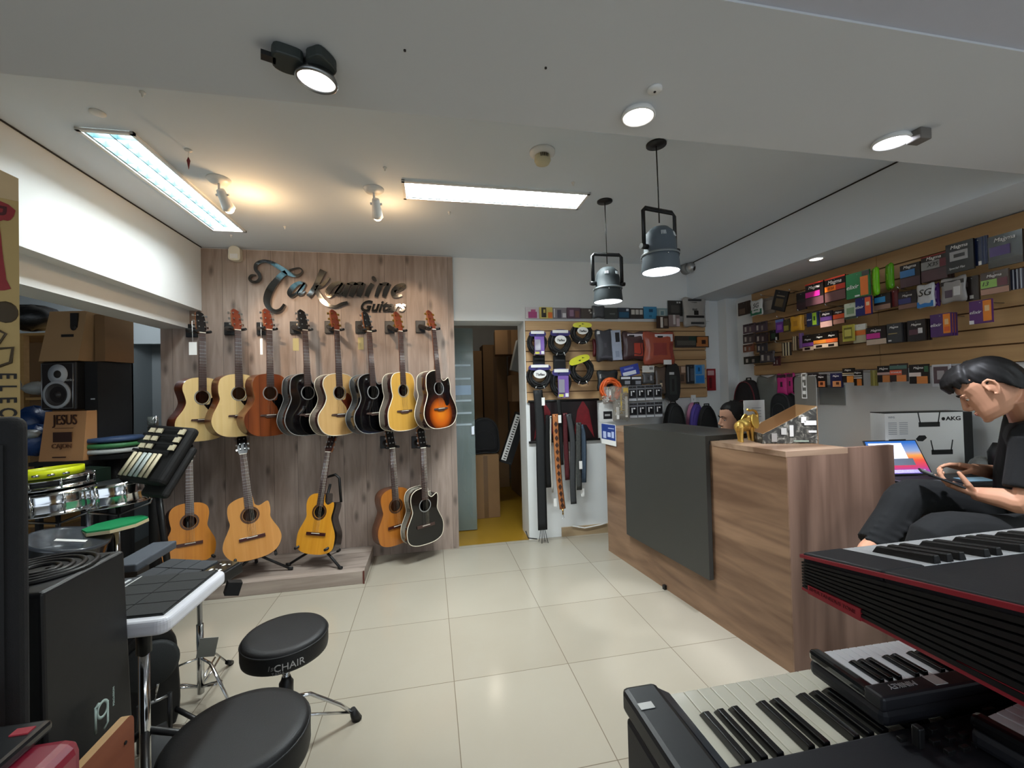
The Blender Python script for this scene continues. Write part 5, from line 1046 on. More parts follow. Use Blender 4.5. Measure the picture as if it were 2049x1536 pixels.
m.tube([Me@V(q) for q in ((.052, 0, .105), (.072, 0, .096), (.086, 0, .110), (.088, 0, .135), (.076, 0, .153), (.054, 0, .160), (.030, 0, .157), (.012, 0, .165))], [.016, .013, .0105, .009, .008, .007, .0065, .0075], 12)
m.tube([Me@V(q) for q in ((-.070, 0, .092), (-.080, 0, .072), (-.078, 0, .05))], [.005, .0035, .003], 8)
o = m.build('elephant_body', M_gold2, t)
r = o.modifiers.new('remesh', 'REMESH'); r.mode = 'VOXEL'; r.voxel_size = .0018; r.use_smooth_shade = True
sm_ = o.modifiers.new('smooth', 'SMOOTH'); sm_.iterations = 3; sm_.factor = .5
for sy in (-1, 1):
    MB().prism(crom([(0, .03), (.022, .02), (.026, -.008), (.008, -.034), (-.012, -.03), (-.018, 0)], 4), -.003, .003, Me@Matrix.Translation((.022, sy*.031, .106))@Matrix.Rotation(rad(sy*16), 4, 'X')@Matrix.Scale(1.15, 4)@FR).build('ear', mat('pale_gold', 'D8B860', .35, .7), t, .002)
    MB().tube([Me@V((.06, sy*.014, .098)), Me@V((.08, sy*.018, .088)), Me@V((.094, sy*.018, .096))], [.005, .004, .002], 8).build('tusk', M_bindw, t)
MB().sphere((-.022, 0, .090), (.030, .0335, .024), 16, 0, Me).build('saddle_cloth', mat('pale_gold', 'D8B860'), t)
# printed cardboard display box
q = PZ(1539, 888, CH); q2_ = PZ(1638, 888, CH); Lx = (q2_-q).length; ex = (q2_-q).normalized(); ey = V((-ex.y, ex.x, 0))
zz = lambda px, py: PP(px, py, q, ey).z-CH
zf, zb_, ztop = zz(1541, 868), zz(1636, 812), zz(1622, 752)
Mb = frame(ex, ey, V((0, 0, 1)), (q.x, q.y, CH)); D = .26
t = thing('display_box', 'sloping cardboard counter display box with a black and white print', 'box', (q.x, q.y, CH))
def print_mat():
    m, nt, b = base('photo_print'); L = nt.links; tc = N(nt, 'ShaderNodeTexCoord'); nz = N(nt, 'ShaderNodeTexNoise'); nz.inputs['Scale'].default_value = 22; nz.inputs['Detail'].default_value = 3; nz.inputs['Distortion'].default_value = 1.5
    L.new(tc.outputs['Object'], nz.inputs['Vector']); r = N(nt, 'ShaderNodeValToRGB'); L.new(nz.outputs['Fac'], r.inputs[0]); e = r.color_ramp.elements
    e[0].position = .46; e[0].color = (*lin('26241F'), 1); e[1].position = .80; e[1].color = (*lin('CFCDC6'), 1); x = e.new(.56); x.color = (*lin('4A4840'), 1); x = e.new(.64); x.color = (*lin('7E7A70'), 1)
    L.new(r.outputs[0], b.inputs['Base Color']); b.inputs['Roughness'].default_value = .5; return m
M_print = print_mat()
sp_ = [(-.03, 0), (Lx, 0), (Lx, zb_), (-.03, zf)]
for y0 in (0, D-.004):
    MB().prism(sp_, -(y0+.004), -y0, Mb@FR, 1 if y0 else 0, 1, 1).build('side_panel', [M_print, M_card], t)
MB().hexa([Mb@V(v) for v in ((-.033, 0, 0), (-.029, 0, 0), (-.029, D, 0), (-.033, D, 0), (-.033, 0, zf), (-.029, 0, zf), (-.029, D, zf), (-.033, D, zf))]).build('front_lip', M_print, t)
MB().bx((Lx-.004, .0, 0), (Lx, D, zb_), 0, Mb).bx((-.03, 0, 0), (Lx, D, .004), 0, Mb).bx((Lx-.004, .0, zb_), (Lx, D, zb_+.001), 0, Mb).build('inner_tray', M_card, t)
hp = crom([(0, zb_), (0, ztop-.02), (.05, ztop), (D-.05, ztop), (D, ztop-.02), (D, zb_)], 4, False)
MB().prism(hp, 0, .004, Mb@frame((0, 1, 0), (0, 0, 1), (1, 0, 0), (Lx-.004, 0, 0))).build('header_card', mat('header_grey', '5A5852', .5), t)
M90 = Mb@frame((0, -1, 0), (0, 0, 1), (-1, 0, 0), (Lx-.006, D*.5, (zb_+ztop)/2+.03))@Matrix.Rotation(rad(90), 4, 'Z')
for (xa, ya, xb, yb) in ((-.075, -.03, .075, -.025), (-.075, .025, .075, .03), (-.075, -.03, -.07, .03), (.07, -.03, .075, .03), (-.05, -.018, -.03, .018), (-.01, -.02, .0, .012), (.0, .004, .02, .014), (.035, -.016, .055, .016)):
    MB().bx((xa, ya, -.001), (xb, yb, .001), 0, M90).build('white_print', M_paper, t)
for (a, b_, c_, d, cc) in ((.25, .25, .36, .52, 'A8A6A0'), (.42, .2, .5, .5, 'C4C2BC'), (.72, .5, .96, .62, 'D8D6D0'), (.66, .56, .76, .72, 'E4E2DC'), (.8, .3, .96, .36, 'C8C6C0'), (.05, .06, .16, .3, '8A8680'), (.5, .06, .8, .1, '8E9A8A')):
    MB().bx((a*Lx, -.0055, b_*zb_), (c_*Lx, -.004, min(d*zb_, (zf+(zb_-zf)*a)*.95)), 0, Mb).build('print_patch', cm(cc, .6), t)
# acrylic price sheet behind the elephant
p = PZ(1511, 874, CH+.0); t = thing('sheet_holder', 'white printed sheet in an upright holder behind the elephant', 'sign', (p.x, p.y+.12, CH))
c0 = PY(1488, 801, p.y+.12); c1 = PY(1532, 874, p.y+.12)
MB().bx((c0.x, p.y+.12, CH), (c1.x, p.y+.123, c0.z)).build('sheet', M_paper, t); MB().bx((c0.x, p.y+.115, CH), (c1.x, p.y+.17, CH+.004)).build('foot', M_glass, t)
for k in range(9):
    zz_ = CH+.02+k*(c0.z-CH)*.085; x1 = c1.x-.03 if k > 4 else c0.x+(c1.x-c0.x)*(.45+.1*(k % 3))
    MB().bx((c0.x+(.06 if k > 4 else .02), p.y+.1185, zz_), (x1, p.y+.12, zz_+.003)).build('text_line', mat('grey_ink', '8A8A8C', .6), t)
# ================================================================= people
def remesh(o, v, it=3):
    r = o.modifiers.new('remesh', 'REMESH'); r.mode = 'VOXEL'; r.voxel_size = v; r.use_smooth_shade = True
    s_ = o.modifiers.new('smooth', 'SMOOTH'); s_.iterations = it; s_.factor = .5
def head_mb(m, M):
    """head about 0.235 high: origin at the middle of the head (eye level), x to the left ear, y forward, z up"""
    S = [(-.112, .075, .02, .018), (-.106, .088, -.0, .034), (-.09, .092, -.03, .046), (-.07, .090, -.055, .054), (-.045, .088, -.078, .060), (-.02, .087, -.092, .066), (.0, .084, -.10, .071), (.03, .090, -.104, .075), (.06, .086, -.10, .075), (.09, .066, -.085, .064), (.11, .035, -.058, .044), (.122, -.0, -.025, .016)]
    rows = []
    for z, f, b, w in S:
        row = []
        for i in range(28):
            a = 2*pi*i/28; c_, s_ = cos(a), sin(a)
            yy = (f+b)/2+(f-b)/2*(abs(s_)**.9)*(1 if s_ > 0 else -1); xx = w*(abs(c_)**.85)*(1 if c_ > 0 else -1)
            row.append(M@V((xx, yy, z)))
        rows.append(row)
    m.grid(rows, 0, True, True)
    m.add(rows[0], [tuple(range(28))]); m.add(rows[-1], [tuple(range(28))])
    # nose, brow, lips, ears, neck
    m.tube([M@V(q) for q in ((0, .086, .012), (0, .095, -.012), (0, .105, -.034), (0, .096, -.044))], [.007, .0095, .012, .009], 10)
    for sx in (-1, 1):
        m.sphere((sx*.011, .094, -.042), .009, 8, 0, M)
        m.sphere((sx*.030, .078, .017), (.026, .010, .008), 10, 0, M); m.sphere((sx*.031, .0725, .0035), (.0150, .0100, .0080), 12, 0, M)
        m.sphere((sx*.073, -.014, -.006), (.006, .017, .027), 12, 0, M)
        m.tube([M@V((sx*(.077+.004*(y < -.01)), y-.006, z)) for y, z in ((.010, -.006), (.011, .012), (.003, .026), (-.012, .028), (-.022, .014), (-.022, -.004), (-.013, -.022), (-.002, -.034), (.007, -.026))], [.004, .0045, .005, .0055, .0055, .005, .005, .006, .004], 8)
        m.sphere((sx*.076, .006, -.008), (.004, .004, .006), 8, 0, M)
    m.sphere((0, .091, -.064), (.023, .009, .006), 10, 0, M); m.sphere((0, .088, -.074), (.020, .009, .006), 10, 0, M); m.sphere((0, .078, -.103), (.022, .018, .013), 10, 0, M)
def face_parts(t, M, iris='2A1A12', browc=None, lipc='A8625A'):
    for sx in (-1, 1):
        e = MB().sphere((sx*.031, .0705, -.002), .0110, 12, 0, M).build('eye', mat('eye_white', 'E6E2DC', .2, coat=.5), t)
        MB().sphere((sx*.032, .0765, -.005), .0056, 10, 0, M).build('iris', mat('iris_'+iris, iris, .1), e)
        MB().tube([M@V(q) for q in ((sx*.012, .0915, .018), (sx*.03, .092, .025), (sx*.052, .078, .020))], [.004, .0045, .002], 8, flat=.6).build('eyebrow', browc, t)
    MB().sphere((0, .0925, -.069), (.020, .0065, .006), 12, 0, M).build('lips', mat('lips_'+lipc, lipc, .45), t)
def hand_mb(m, wrist, dirv, palmn, side, curl=(.5, .5, .5, .5), thumb=.4, s=1.0, spread=.0):
    """hand grown from the wrist: dirv along the hand, palmn the way the palm faces, side +1 when the thumb is on dirv x palmn"""
    d = V(dirv).normalized(); pn = V(palmn); pn = (pn-d*pn.dot(d)).normalized(); sx = d.cross(pn)*side; w = V(wrist)
    L = .088*s
    for k in range(5):
        o = (k-2)*.0165*s; m.tube([w+sx*o*.6, w+d*L*.5+sx*o, w+d*L+sx*o], [.014*s, .0145*s, .0115*s], 10)
    m.sphere(w+d*L*.45+sx*.026*s+pn*.010*s, .017*s, 10)
    ln = (.070, .078, .072, .056)
    for k in range(4):
        b = w+d*L*.98+sx*(.0265-.0177*k)*s; f = ln[k]*s; P = [b-d*.012*s]; a = 0; cur = b; P.append(cur)
        for j, fr_ in enumerate((.45, .32, .23)):
            a += curl[k]*(.8 if j == 0 else 1.0); dd = d*cos(a)+pn*sin(a)+sx*(1.2-k)*spread; cur = cur+dd.normalized()*f*fr_; P.append(cur)
        m.tube(P, [.0098*s, .0092*s, .0085*s, .0078*s, .0062*s], 10); m.sphere(P[-1], .0062*s, 8)
    b = w+d*.022*s+sx*.028*s+pn*.008*s; d2 = (d*.72+sx*.55+pn*thumb).normalized(); d3 = (d*.9+sx*.1+pn*thumb*1.4).normalized()
    P = [b-d2*.015*s, b+d2*.034*s, b+d2*.034*s+d3*.030*s, b+d2*.034*s+d3*.054*s]
    m.tube(P, [.014*s, .0115*s, .010*s, .0072*s], 10); m.sphere(P[-1], .0072*s, 8)
SKIN = mat('skin_tone', 'C08E72', .5, var=.06, vs=14, spec=.35); SKIN2 = mat('skin_tone_light', 'C89A80', .5, var=.06, vs=14, spec=.35)
HAIR = wood('black_hair', '050505', '171515', 2, 160, .08, .55, spec=.25)
def limb(m, pts, r, n=14): m.tube([V(p) for p in crom([tuple(q) for q in pts], 5, False)] if len(pts) > 2 else pts, [q[0] for q in crom([(x,) for x in r], 5, False)] if len(pts) > 2 else r, n)
def hair_cap(M, t, front, low, thick=.012, side=.020, locks=0):
    """hair shell around the skull: front = how far down the forehead, low = down the nape"""
    rows = []; n = 36
    for j in range(15):
        u = j/14; row = []
        for i in range(n):
            a = 2*pi*i/n; s_ = sin(a); c_ = cos(a)
            lowz = front if s_ > .55 else (front+(side-.008-front)*((.55-s_)/.55)**.8 if s_ > 0 else side+(low-side)*min(1, max(0, -s_-.22)*2.6))
            z = .124+thick+(lowz-(.124+thick))*u
            k = max(0, min(1, (z+.03)/.155)); rr = math.sqrt(max(0.0, 1-k**2.6)) if z > -.03 else 1
            tk = thick*(1-.85*u**2.2) if s_ < .45 else thick*(1-.25*u**2)
            w = .0765*rr+tk*min(1, rr*1.6); f = .092*rr+tk; b = .104*rr+tk*1.2
            wob = 1+.035*sin(i*2.7+j*.6)*u+.02*sin(i*5.1)
            row.append(M@V((c_*w*wob, (s_*f if s_ > 0 else s_*b)*wob-.004, z)))
        rows.append(row)
    m = MB().grid(rows, 0, True, True)
    inner = [[M@((M.inverted()@p)*.93) for p in row] for row in rows]
    m.grid(inner, 0, True, True); m.grid([rows[-1], inner[-1]], 0, True, True); m.add(rows[0], [tuple(range(n))])
    rnd = random.Random(3)
    for k in range(locks):
        a = rnd.uniform(.05, .95)*pi; x, y = cos(a)*.072, sin(a)*.086
        z0 = .10; P = [M@V((x*.5, y*.55, .128)), M@V((x*.9, y*.95+.012, z0)), M@V((x*1.02, y+.022, front+.012)), M@V((x*1.03, y+.020, front-.012-rnd.random()*.016))]
        m.tube(P, [.010, .012, .010, .003], 7, flat=.6)
    return m
# --- the man at the right, looking down at his phone
hc = PD(1969, 776, 1.76); vr = ray(1969, 776).normalized()
e1 = (CR-vr*CR.dot(vr)).normalized(); e2 = vr.cross(e1)*-1
if e2.dot(CU) < 0: e2 = -e2
Uh = (e1*-.60+e2*.80); Fh = (e1*-.80-e2*.60); Xh = Fh.cross(Uh); 
Uh = Uh.normalized(); Fh = Fh.normalized(); Xh = -Xh.normalized() if Xh.dot(vr) > 0 else Xh.normalized()
# head frame: x to the camera side (his left ear), y forward, z up (right handed)
Xl = Fh.cross(Uh); Mh = frame(Xl, Fh, Uh, hc+e1*.012)
t = thing('person', 'person with short black hair in black clothes, looking down at a phone', 'person', (2.35, 1.40, 0))
M_shirt = mat('black_cotton', '0A0B0C', .9, var=.15, bump=.12, bs=60); M_trous = mat('black_trousers', '0A0C0D', .9, var=.2, vs=6, bump=.3, bs=14)
neck0 = Mh@V((0, -.045, -.075)); neck1 = PD(2064, 848, 1.80); chest = PD(2092, 930, 1.83); belly = PD(2085, 1010, 1.86); hipc = PD(2095, 1062, 1.88)
shL = PD(2078, 884, 1.68); elL = PD(2052, 1004, 1.66); wrL = PD(1948, 987, 1.80)
shR = PD(2062, 880, 1.98); elR = PD(2046, 955, 2.03); wrR = PD(1948, 938, 1.98)
phone_c = PD(1880, 962, 1.84)
hdL = (PD(1893, 966, 1.85)-wrL).normalized(); hdR = (PD(1866, 921, 2.02)-wrR).normalized()
kneeR = PD(1826, 992, 1.97); ankR = PD(1752, 1084, 1.93); toeR = PD(1722, 1108, 1.86)
kneeL = PD(1868, 1078, 1.74); ankL = V((kneeL.x+.06, kneeL.y+.02, .10)); toeL = ankL+V((-.16, -.03, -.06))
m = MB(); head_mb(m, Mh)
limb(m, [neck0+Uh*.02, (neck0+neck1)/2, neck1, chest], [.056, .057, .064, .09])
limb(m, [chest, belly, hipc], [.115, .12, .13])
m.tube([shL, shR], .06, 12)
limb(m, [shL, (shL+elL)/2, elL, (elL*.6+wrL*.4), wrL], [.055, .047, .042, .041, .027]); limb(m, [shR, (shR+elR)/2, elR, (elR*.6+wrR*.4), wrR], [.05, .046, .040, .038, .026])
hand_mb(m, wrL-hdL*.008, hdL, CU*.9+CF*.15, -1, (.45, .5, .55, .6), .5)
hand_mb(m, wrR-hdR*.008, hdR, -CU*.9-CF*.2, 1, (.25, .35, .45, .55), .35)
hipR = hipc+CF*.09; hipL = hipc-CF*.10
limb(m, [hipR, kneeR, (kneeR+ankR)/2, ankR], [.07, .05, .045, .034]); limb(m, [hipL, kneeL, (kneeL+ankL)/2, ankL], [.07, .05, .045, .034])
limb(m, [ankR, (ankR+toeR)/2, toeR], [.034, .034, .022]); limb(m, [ankL, (ankL+toeL)/2, toeL], [.034, .034, .022])
o = m.build('body', SKIN, t); remesh(o, .0028, 5)
face_parts(t, Mh, browc=HAIR)
o = hair_cap(Mh, t,   .066, -.060, .019, locks=30).build('hair', HAIR, t); remesh(o, .0042, 2)
m = MB(); limb(m, [neck1+(neck0-neck1)*.15, neck1, chest, belly, hipc], [.07, .088, .15, .145, .15], 20); m.tube([shL+(shL-shR)*.05, (shL+shR)/2+CU*.03, shR], [.085, .095, .085], 14)
limb(m, [shL, shL*.7+elL*.3, shL*.18+elL*.82], [.084, .076, .070]); limb(m, [shR, shR*.6+elR*.4, shR*.1+elR*.9], [.078, .068, .062])
o = m.build('t_shirt', M_shirt, t); remesh(o, .007, 3)
m = MB(); limb(m, [hipR, hipR*.5+kneeR*.5+CU*.01, kneeR, kneeR*.5+ankR*.5, ankR*1.06-kneeR*.06], [.115, .100, .078, .076, .066], 16); limb(m, [hipL, hipL*.5+kneeL*.5, kneeL, kneeL*.5+ankL*.5, ankL+V((0, 0, .03))], [.115, .100, .082, .074, .058], 16); m.sphere(hipc, (.15, .15, .13), 16)
rn = random.Random(5)
for a, b_ in ((hipR, kneeR), (kneeR, ankR), (hipL, kneeL)):          # folds of the cloth
    ax = (b_-a).normalized()
    for k in range(5):
        c_ = a.lerp(b_, .45+.12*k); s1 = ax.cross(CF).normalized(); m.tube([c_+s1*.075-CF*.02, c_-CF*.078+ax*.02, c_-s1*.07-CF*.02+ax*.05], [.010, .016, .008], 8)
o = m.build('trousers', M_trous, t); remesh(o, .007, 3)
for a, b_ in ((ankL, toeL),):
    d_ = (b_-a).normalized(); m = MB(); limb(m, [a+V((0, 0, .02)), (a+b_)/2, b_+d_*.02], [.045, .045, .03]); m.build('shoe', M_black, t)
# phone
t = thing('phone', 'dark smartphone held in the seated man\'s near hand', 'phone', tuple(phone_c))
dx = hdL; dz = (CU*.98-CF*.02); dz = (dz-dx*dz.dot(dx)).normalized(); dy = dz.cross(dx)
Mp = frame(dx*-1, dy*-1, dz, phone_c+dz*.014)
MB().box((0, 0, 0), (.15, .072, .008), 0, None, Mp).build('phone_body', M_black, t, .003); MB().box((0, 0, .0045), (.142, .066, .0008), 0, None, Mp).build('screen', mat('phone_screen', '2A3238', .1, coat=.8), t)
# stool under him
hs = V((hipc.x+.0, hipc.y, 0)); t = thing('stool', 'tall black stool the man in black sits on', 'stool', tuple(hs)); sz = hipc.z-.16
MB().lathe([(.17, 0), (.18, .02), (.18, .05), (.16, .065), (0, .07)], 28, Matrix.Translation((hs.x, hs.y, sz-.07))).build('seat', M_vinyl, t)
MB().cyl((hs.x, hs.y, .03), (hs.x, hs.y, sz-.07), .025).build('pole', M_chrome, t); MB().lathe([(.2, 0), (.2, .015), (.04, .04)], 28, Matrix.Translation(hs)).build('base', M_chrome, t)
# --- the woman behind the counter
hw = PD(1467, 836, 3.15); vw = ray(1467, 836).normalized(); ew = (CR-vw*CR.dot(vw)).normalized(); Fw = (-ew*.90-vw*.42-V((0, 0, .12))).normalized(); Uw = V((-.10, -.0, 1)); Uw = (Uw-Fw*Uw.dot(Fw)).normalized(); Mw = frame(Fw.cross(Uw), Fw, Uw, hw)
t = thing('person', 'smiling person with dark pulled-back hair seated behind the counter', 'person', (hw.x+.06, hw.y, 0))
m = MB(); head_mb(m, Mw); nb = hw+V((.05, .02, -.10)); ch = hw+V((.08, .03, -.33)); hp_ = hw+V((.10, .04, -.70))
limb(m, [nb+V((-.01, 0, .02)), nb+V((.01, 0, -.06)), ch], [.045, .047, .09]); limb(m, [ch, (ch+hp_)/2, hp_], [.11, .10, .13]); sl, sr = ch+V((.02, -.17, .06)), ch+V((.02, .17, .06)); m.tube([sl, sr], .05, 10)
for s_, sg_ in ((sl, -1), (sr, 1)):
    el = s_+V((-.06, sg_*.04, -.27)); wr = el+V((-.22, -sg_*.03, .03)); limb(m, [s_, el, wr], [.046, .038, .025]); hand_mb(m, wr, V((-1, 0, -.1)), V((0, 0, -1)), -sg_, (.3, .3, .35, .4), .3, .9)
    kn = hp_+V((-.42, sg_*.10, .0)); limb(m, [hp_+V((0, sg_*.09, 0)), kn, kn+V((.02, 0, -.36))], [.08, .055, .035]); limb(m, [kn+V((.02, 0, -.36)), kn+V((-.06, 0, -.40)), kn+V((-.15, 0, -.415))], [.035, .032, .02])
o = m.build('body', SKIN2, t); remesh(o, .0045, 3); face_parts(t, Mw, browc=HAIR, lipc='B4605A')
o = hair_cap(Mw, t, .074, -.10, .017, -.035).sphere((0, -.115, .03), (.045, .04, .045), 14, 0, Mw).build('hair', HAIR, t); remesh(o, .005, 2)
m = MB(); limb(m, [nb+V((.01, 0, -.09)), ch, (ch+hp_)/2, hp_], [.075, .125, .12, .14], 18); m.tube([sl, sr], .07, 12)
for s_, sg_ in ((sl, -1), (sr, 1)): m.tube([s_, s_+V((-.04, sg_*.03, -.18))], [.068, .06], 12)
o = m.build('t_shirt', mat('black_cotton', '101214'), t); remesh(o, .008, 3)
m = MB()
for sg_ in (-1, 1):
    kn = hp_+V((-.42, sg_*.10, .0)); limb(m, [hp_+V((0, sg_*.08, 0)), kn, kn+V((.02, 0, -.34))], [.105, .072, .055])
o = m.build('trousers', M_trous, t); remesh(o, .009, 2)
hs = V((hp_.x, hp_.y, 0)); t = thing('stool', 'low stool under the person behind the counter', 'stool', tuple(hs))
MB().lathe([(.17, 0), (.18, .02), (.18, .05), (0, .07)], 24, Matrix.Translation((hs.x, hs.y, hp_.z-.19))).build('seat', M_vinyl, t); MB().cyl((hs.x, hs.y, .0), (hs.x, hs.y, hp_.z-.19), .03).build('pole', M_chrome, t)
# ================================================================= desk behind the counter
DZ = .90
t = thing('desk', 'walnut desk along the right wall carrying laptop and boxed receiver', 'desk', (2.85, 2.0, 0))
MB().bx((2.45, 1.64, DZ-.03), (3.19, 2.75, DZ)).build('desktop', M_walnut, t)
for a, b_ in (((2.47, 1.86), (2.50, 2.7)), ((3.15, 1.66), (3.18, 2.7))): MB().bx((*a, 0), (*b_, DZ-.03)).build('leg_panel', M_walnutv, t)
h1 = PZ(1868, 950, DZ+.014); dd = (h1-CP).dot(CF); crh = V((CR.x, CR.y, 0)).normalized(); cfh = V((CF.x, CF.y, 0)).normalized()
h0 = h1-crh*.312
t = thing('laptop', 'open laptop with a colourful desktop screen on the desk behind the counter', 'laptop', tuple((h0+h1)/2))
Mb_ = frame(crh, cfh, V((0, 0, 1)), h0-V((0, 0, .014)))
MB().bx((0, -.215, .0), (.312, 0, .013), 0, Mb_).build('base', mat('space_grey', '3C3E42', .35, .6), t, .003)
MB().bx((.02, -.105, .013), (.292, -.015, .0142), 0, Mb_).build('keyboard', M_blackm, t); MB().bx((.09, -.205, .013), (.222, -.115, .0138), 0, Mb_).build('trackpad', mat('trackpad_grey', '4A4C50', .3), t)
up_ = (V((0, 0, 1))*.19+cfh*.10).normalized(); Ml = frame(crh, up_, crh.cross(up_), h0)
lid = MB().bx((0, .004, -.006), (.312, .215, 0), 0, Ml).build('lid', mat('space_grey', '3C3E42'), t, .002)
def scr():
    m, nt, b = base('laptop_screen'); L = nt.links; tc = N(nt, 'ShaderNodeTexCoord'); sp = N(nt, 'ShaderNodeSeparateXYZ'); L.new(tc.outputs['Generated'], sp.inputs[0])
    r = N(nt, 'ShaderNodeValToRGB'); L.new(sp.outputs[2], r.inputs[0]); e = r.color_ramp.elements
    e[0].color = (*lin('5A4AB8'), 1); e[1].color = (*lin('2A6AC0'), 1); e[1].position = .95
    for p_, c_ in ((.2, 'C83A6A'), (.4, 'E0503A'), (.55, 'E8A050'), (.68, '8AA0C8')): x = e.new(p_); x.color = (*lin(c_), 1)
    L.new(r.outputs[0], b.inputs['Emission Color']); b.inputs['Emission Strength'].default_value = .75; b.inputs['Base Color'].default_value = (.01, .01, .01, 1); b.inputs['Roughness'].default_value = .15
    return m
MB().bx((.008, .012, .0), (.304, .207, .0012), 0, Ml).build('screen', scr(), lid)
M_win = mat('window_white', 'D8DCEC', .3, emit=.8, var=.02); M_wing = mat('window_grey', '5A6272', .3, emit=.5)
MB().bx((.02, .075, .0012), (.215, .195, .0018), 0, Ml).build('open_window', M_win, lid); MB().bx((.10, .06, .0018), (.24, .1, .0022), 0, Ml).build('open_window', M_wing, lid); MB().bx((.03, .015, .0012), (.28, .034, .002), 0, Ml).build('icon_dock', mat('dock_lilac', 'A8A0D8', .3, emit=.6, var=.5, vs=90), lid)
# boxed wireless receiver
b0 = PD(1772, 888, 2.50); b1 = PD(1929, 888, 2.50); wb_ = (b1-b0).length; exb = V((b1.x-b0.x, b1.y-b0.y, 0)).normalized(); eyb = V((-exb.y, exb.x, 0)); ztp = PD(1850, 825, 2.50).z
Mx = frame(exb, eyb, V((0, 0, 1)), (b0.x, b0.y, DZ)); hb = ztp-DZ
t = thing('boxed_receiver', 'white printed box of a wireless receiver lettered AKG behind the laptop', 'box', (b0.x, b0.y, DZ))
MB().bx((0, 0, 0), (wb_, .10, hb), 0, Mx).build('box_body', M_paper, t); MB().bx((wb_, .0, 0), (wb_+.055, .10, hb-.003), 0, Mx).bx((0, -.001, hb-.001), (wb_, .10, hb+.004), 0, Mx).build('dark_side', M_black, t)
FRx = Mx@FR
text_mb('AKG', .032, .0008, None, FRx@Matrix.Translation((wb_-.058, hb-.04, .001))@Matrix.Diagonal((1.35, 1, 1, 1)), 0, 0, .02).build('lettering', M_ink, t)
MB().lathe([(.010, 0), (.010, .001), (.004, .001), (.004, 0)], 14, FRx@Matrix.Translation((wb_-.118, hb-.04, .001))).build('round_mark', M_ink, t)
for x_, z_ in ((.20, hb-.085), (.27, hb-.25)):
    MB().bx((x_, -.0015, z_), (x_+.125, 0, z_+.028), 0, Mx).build('receiver_print', M_black, t)
    for s_, e_ in ((.01, -.012), (.115, .012)): MB().tube([Mx@V((x_+s_, -.001, z_+.02)), Mx@V((x_+s_+e_, -.001, z_+.085))], .003, 5).build('antenna_print', M_black, t)
MB().prism([(.18, hb-.155), (.20, hb-.135), (.235, hb-.135), (.245, hb-.15), (.22, hb-.17), (.19, hb-.168)], 0, .0015, FRx).build('device_print', M_black, t)
for k in range(14):
    c_ = k//7; MB().bx((.02+c_*.065, -.001, hb-.06-(k % 7)*.011), (.02+c_*.065+.05, 0, hb-.055-(k % 7)*.011), 0, Mx).build('text_line', mat('pale_grey_ink', 'B0B2B6', .6), t)
text_mb('WMS', .018, .0006, None, FRx@Matrix.Translation((.04, hb-.025, .001)), 0, 0, 0).build('lettering', mat('pale_grey_ink', 'B0B2B6'), t)
MB().bx((.02, -.001, hb-.16), (.12, 0, hb-.155), 0, Mx).build('text_line', M_ink, t)
# dark folder with a blue sheet, near the hands
p = PZ(1950, 968, DZ); t = thing('folder', 'dark flat folder with a pale blue sheet on the near end of the desk', 'folder', tuple(p))
MB().box((p.x+.06, p.y+.03, DZ+.012), (.30, .22, .022), 0, (0, 0, -.2)).build('folder_body', M_black, t, .004); MB().box((p.x+.02, p.y+.0, DZ+.024), (.16, .09, .002), 0, (0, 0, -.2)).build('blue_sheet', mat('pale_blue_paper', '9AC4DA', .6), t)
# chair back and clutter by the right wall
q = PD(1999, 905, 2.28); t = thing('office_chair', 'black glossy chair back standing behind the man', 'chair', (q.x, q.y, 0))
MB().tube([q+V((0, 0, -.10)), q, q+V((.01, .0, .05))], [.045, .05, .03], 14, flat=.5).build('backrest', M_black, t); MB().cyl((q.x, q.y, .02), (q.x, q.y, q.z-.1), .02).build('post', M_black, t); MB().lathe([(.2, 0), (.2, .02), (.03, .05)], 20, Matrix.Translation((q.x, q.y, 0))).build('base', M_black, t)
q = PX(2034, 858, 3.12); t = thing('carded_accessory', 'yellow and black carded item hanging behind the man\'s neck', 'packet', tuple(q)); MB().box(q, (.012, .10, .16)).build('sleeve', cm('D8D22A'), t); MB().box(q-V((.007, 0, .03)), (.002, .09, .09)).build('printed_band', cm('1E201A'), t)
q = PD(1962, 880, 2.36); t = thing('clear_bag', 'crumpled clear plastic bag beside the boxed receiver', 'bag', (q.x, q.y, DZ)); MB().sphere((q.x, q.y, DZ+.06), (.07, .05, .062), 14).build('bag_body', mat('smoky_film', '8A8C88', .2, alpha=.6, bump=.6, bs=30), t)
# ================================================================= keyboards on the near right
def keys(t, M, n, wkey, lw, lb, first, zt=0.0, mw=None, mbk=None, th=.018, wb=None):
    """n white keys along +x, key fronts at y = 0, key tails at y = -lw; `first` = index into the mirrored octave pattern"""
    pat = [1, 1, 1, 0, 1, 1, 0]           # a black key after this white one? seen from behind: B A G F | E D C
    for k in range(n):
        MB().bx((k*wkey+.0005, -lw, zt-th), ((k+1)*wkey-.0005, 0, zt), 0, M).build('white_key', mw, t, .0012)
    for k in range(n-1):
        if pat[(k+first) % 7]:
            x = (k+1)*wkey; w = (wb or wkey*.55)/2; l0 = -lw+.0005; l1 = l0+lb; h = wkey*.5
            MB().hexa([M@V(v) for v in ((x-w, l0, zt), (x+w, l0, zt), (x+w, l1, zt), (x-w, l1, zt), (x-w*.72, l0, zt+h), (x+w*.72, l0, zt+h), (x+w*.72, l1-h*.7, zt+h*.9), (x-w*.72, l1-h*.7, zt+h*.9))]).build('black_key', mbk, t, .0012)
KW = mat('ivory_key', 'E6E2D0', .3, var=.02, coat=.2); KB = mat('gloss_black_key', '0C0C0E', .22, coat=.3); KW2 = mat('white_key', 'E4E6EA', .3, var=.02); KBm = mat('matte_black_key', '121214', .45)
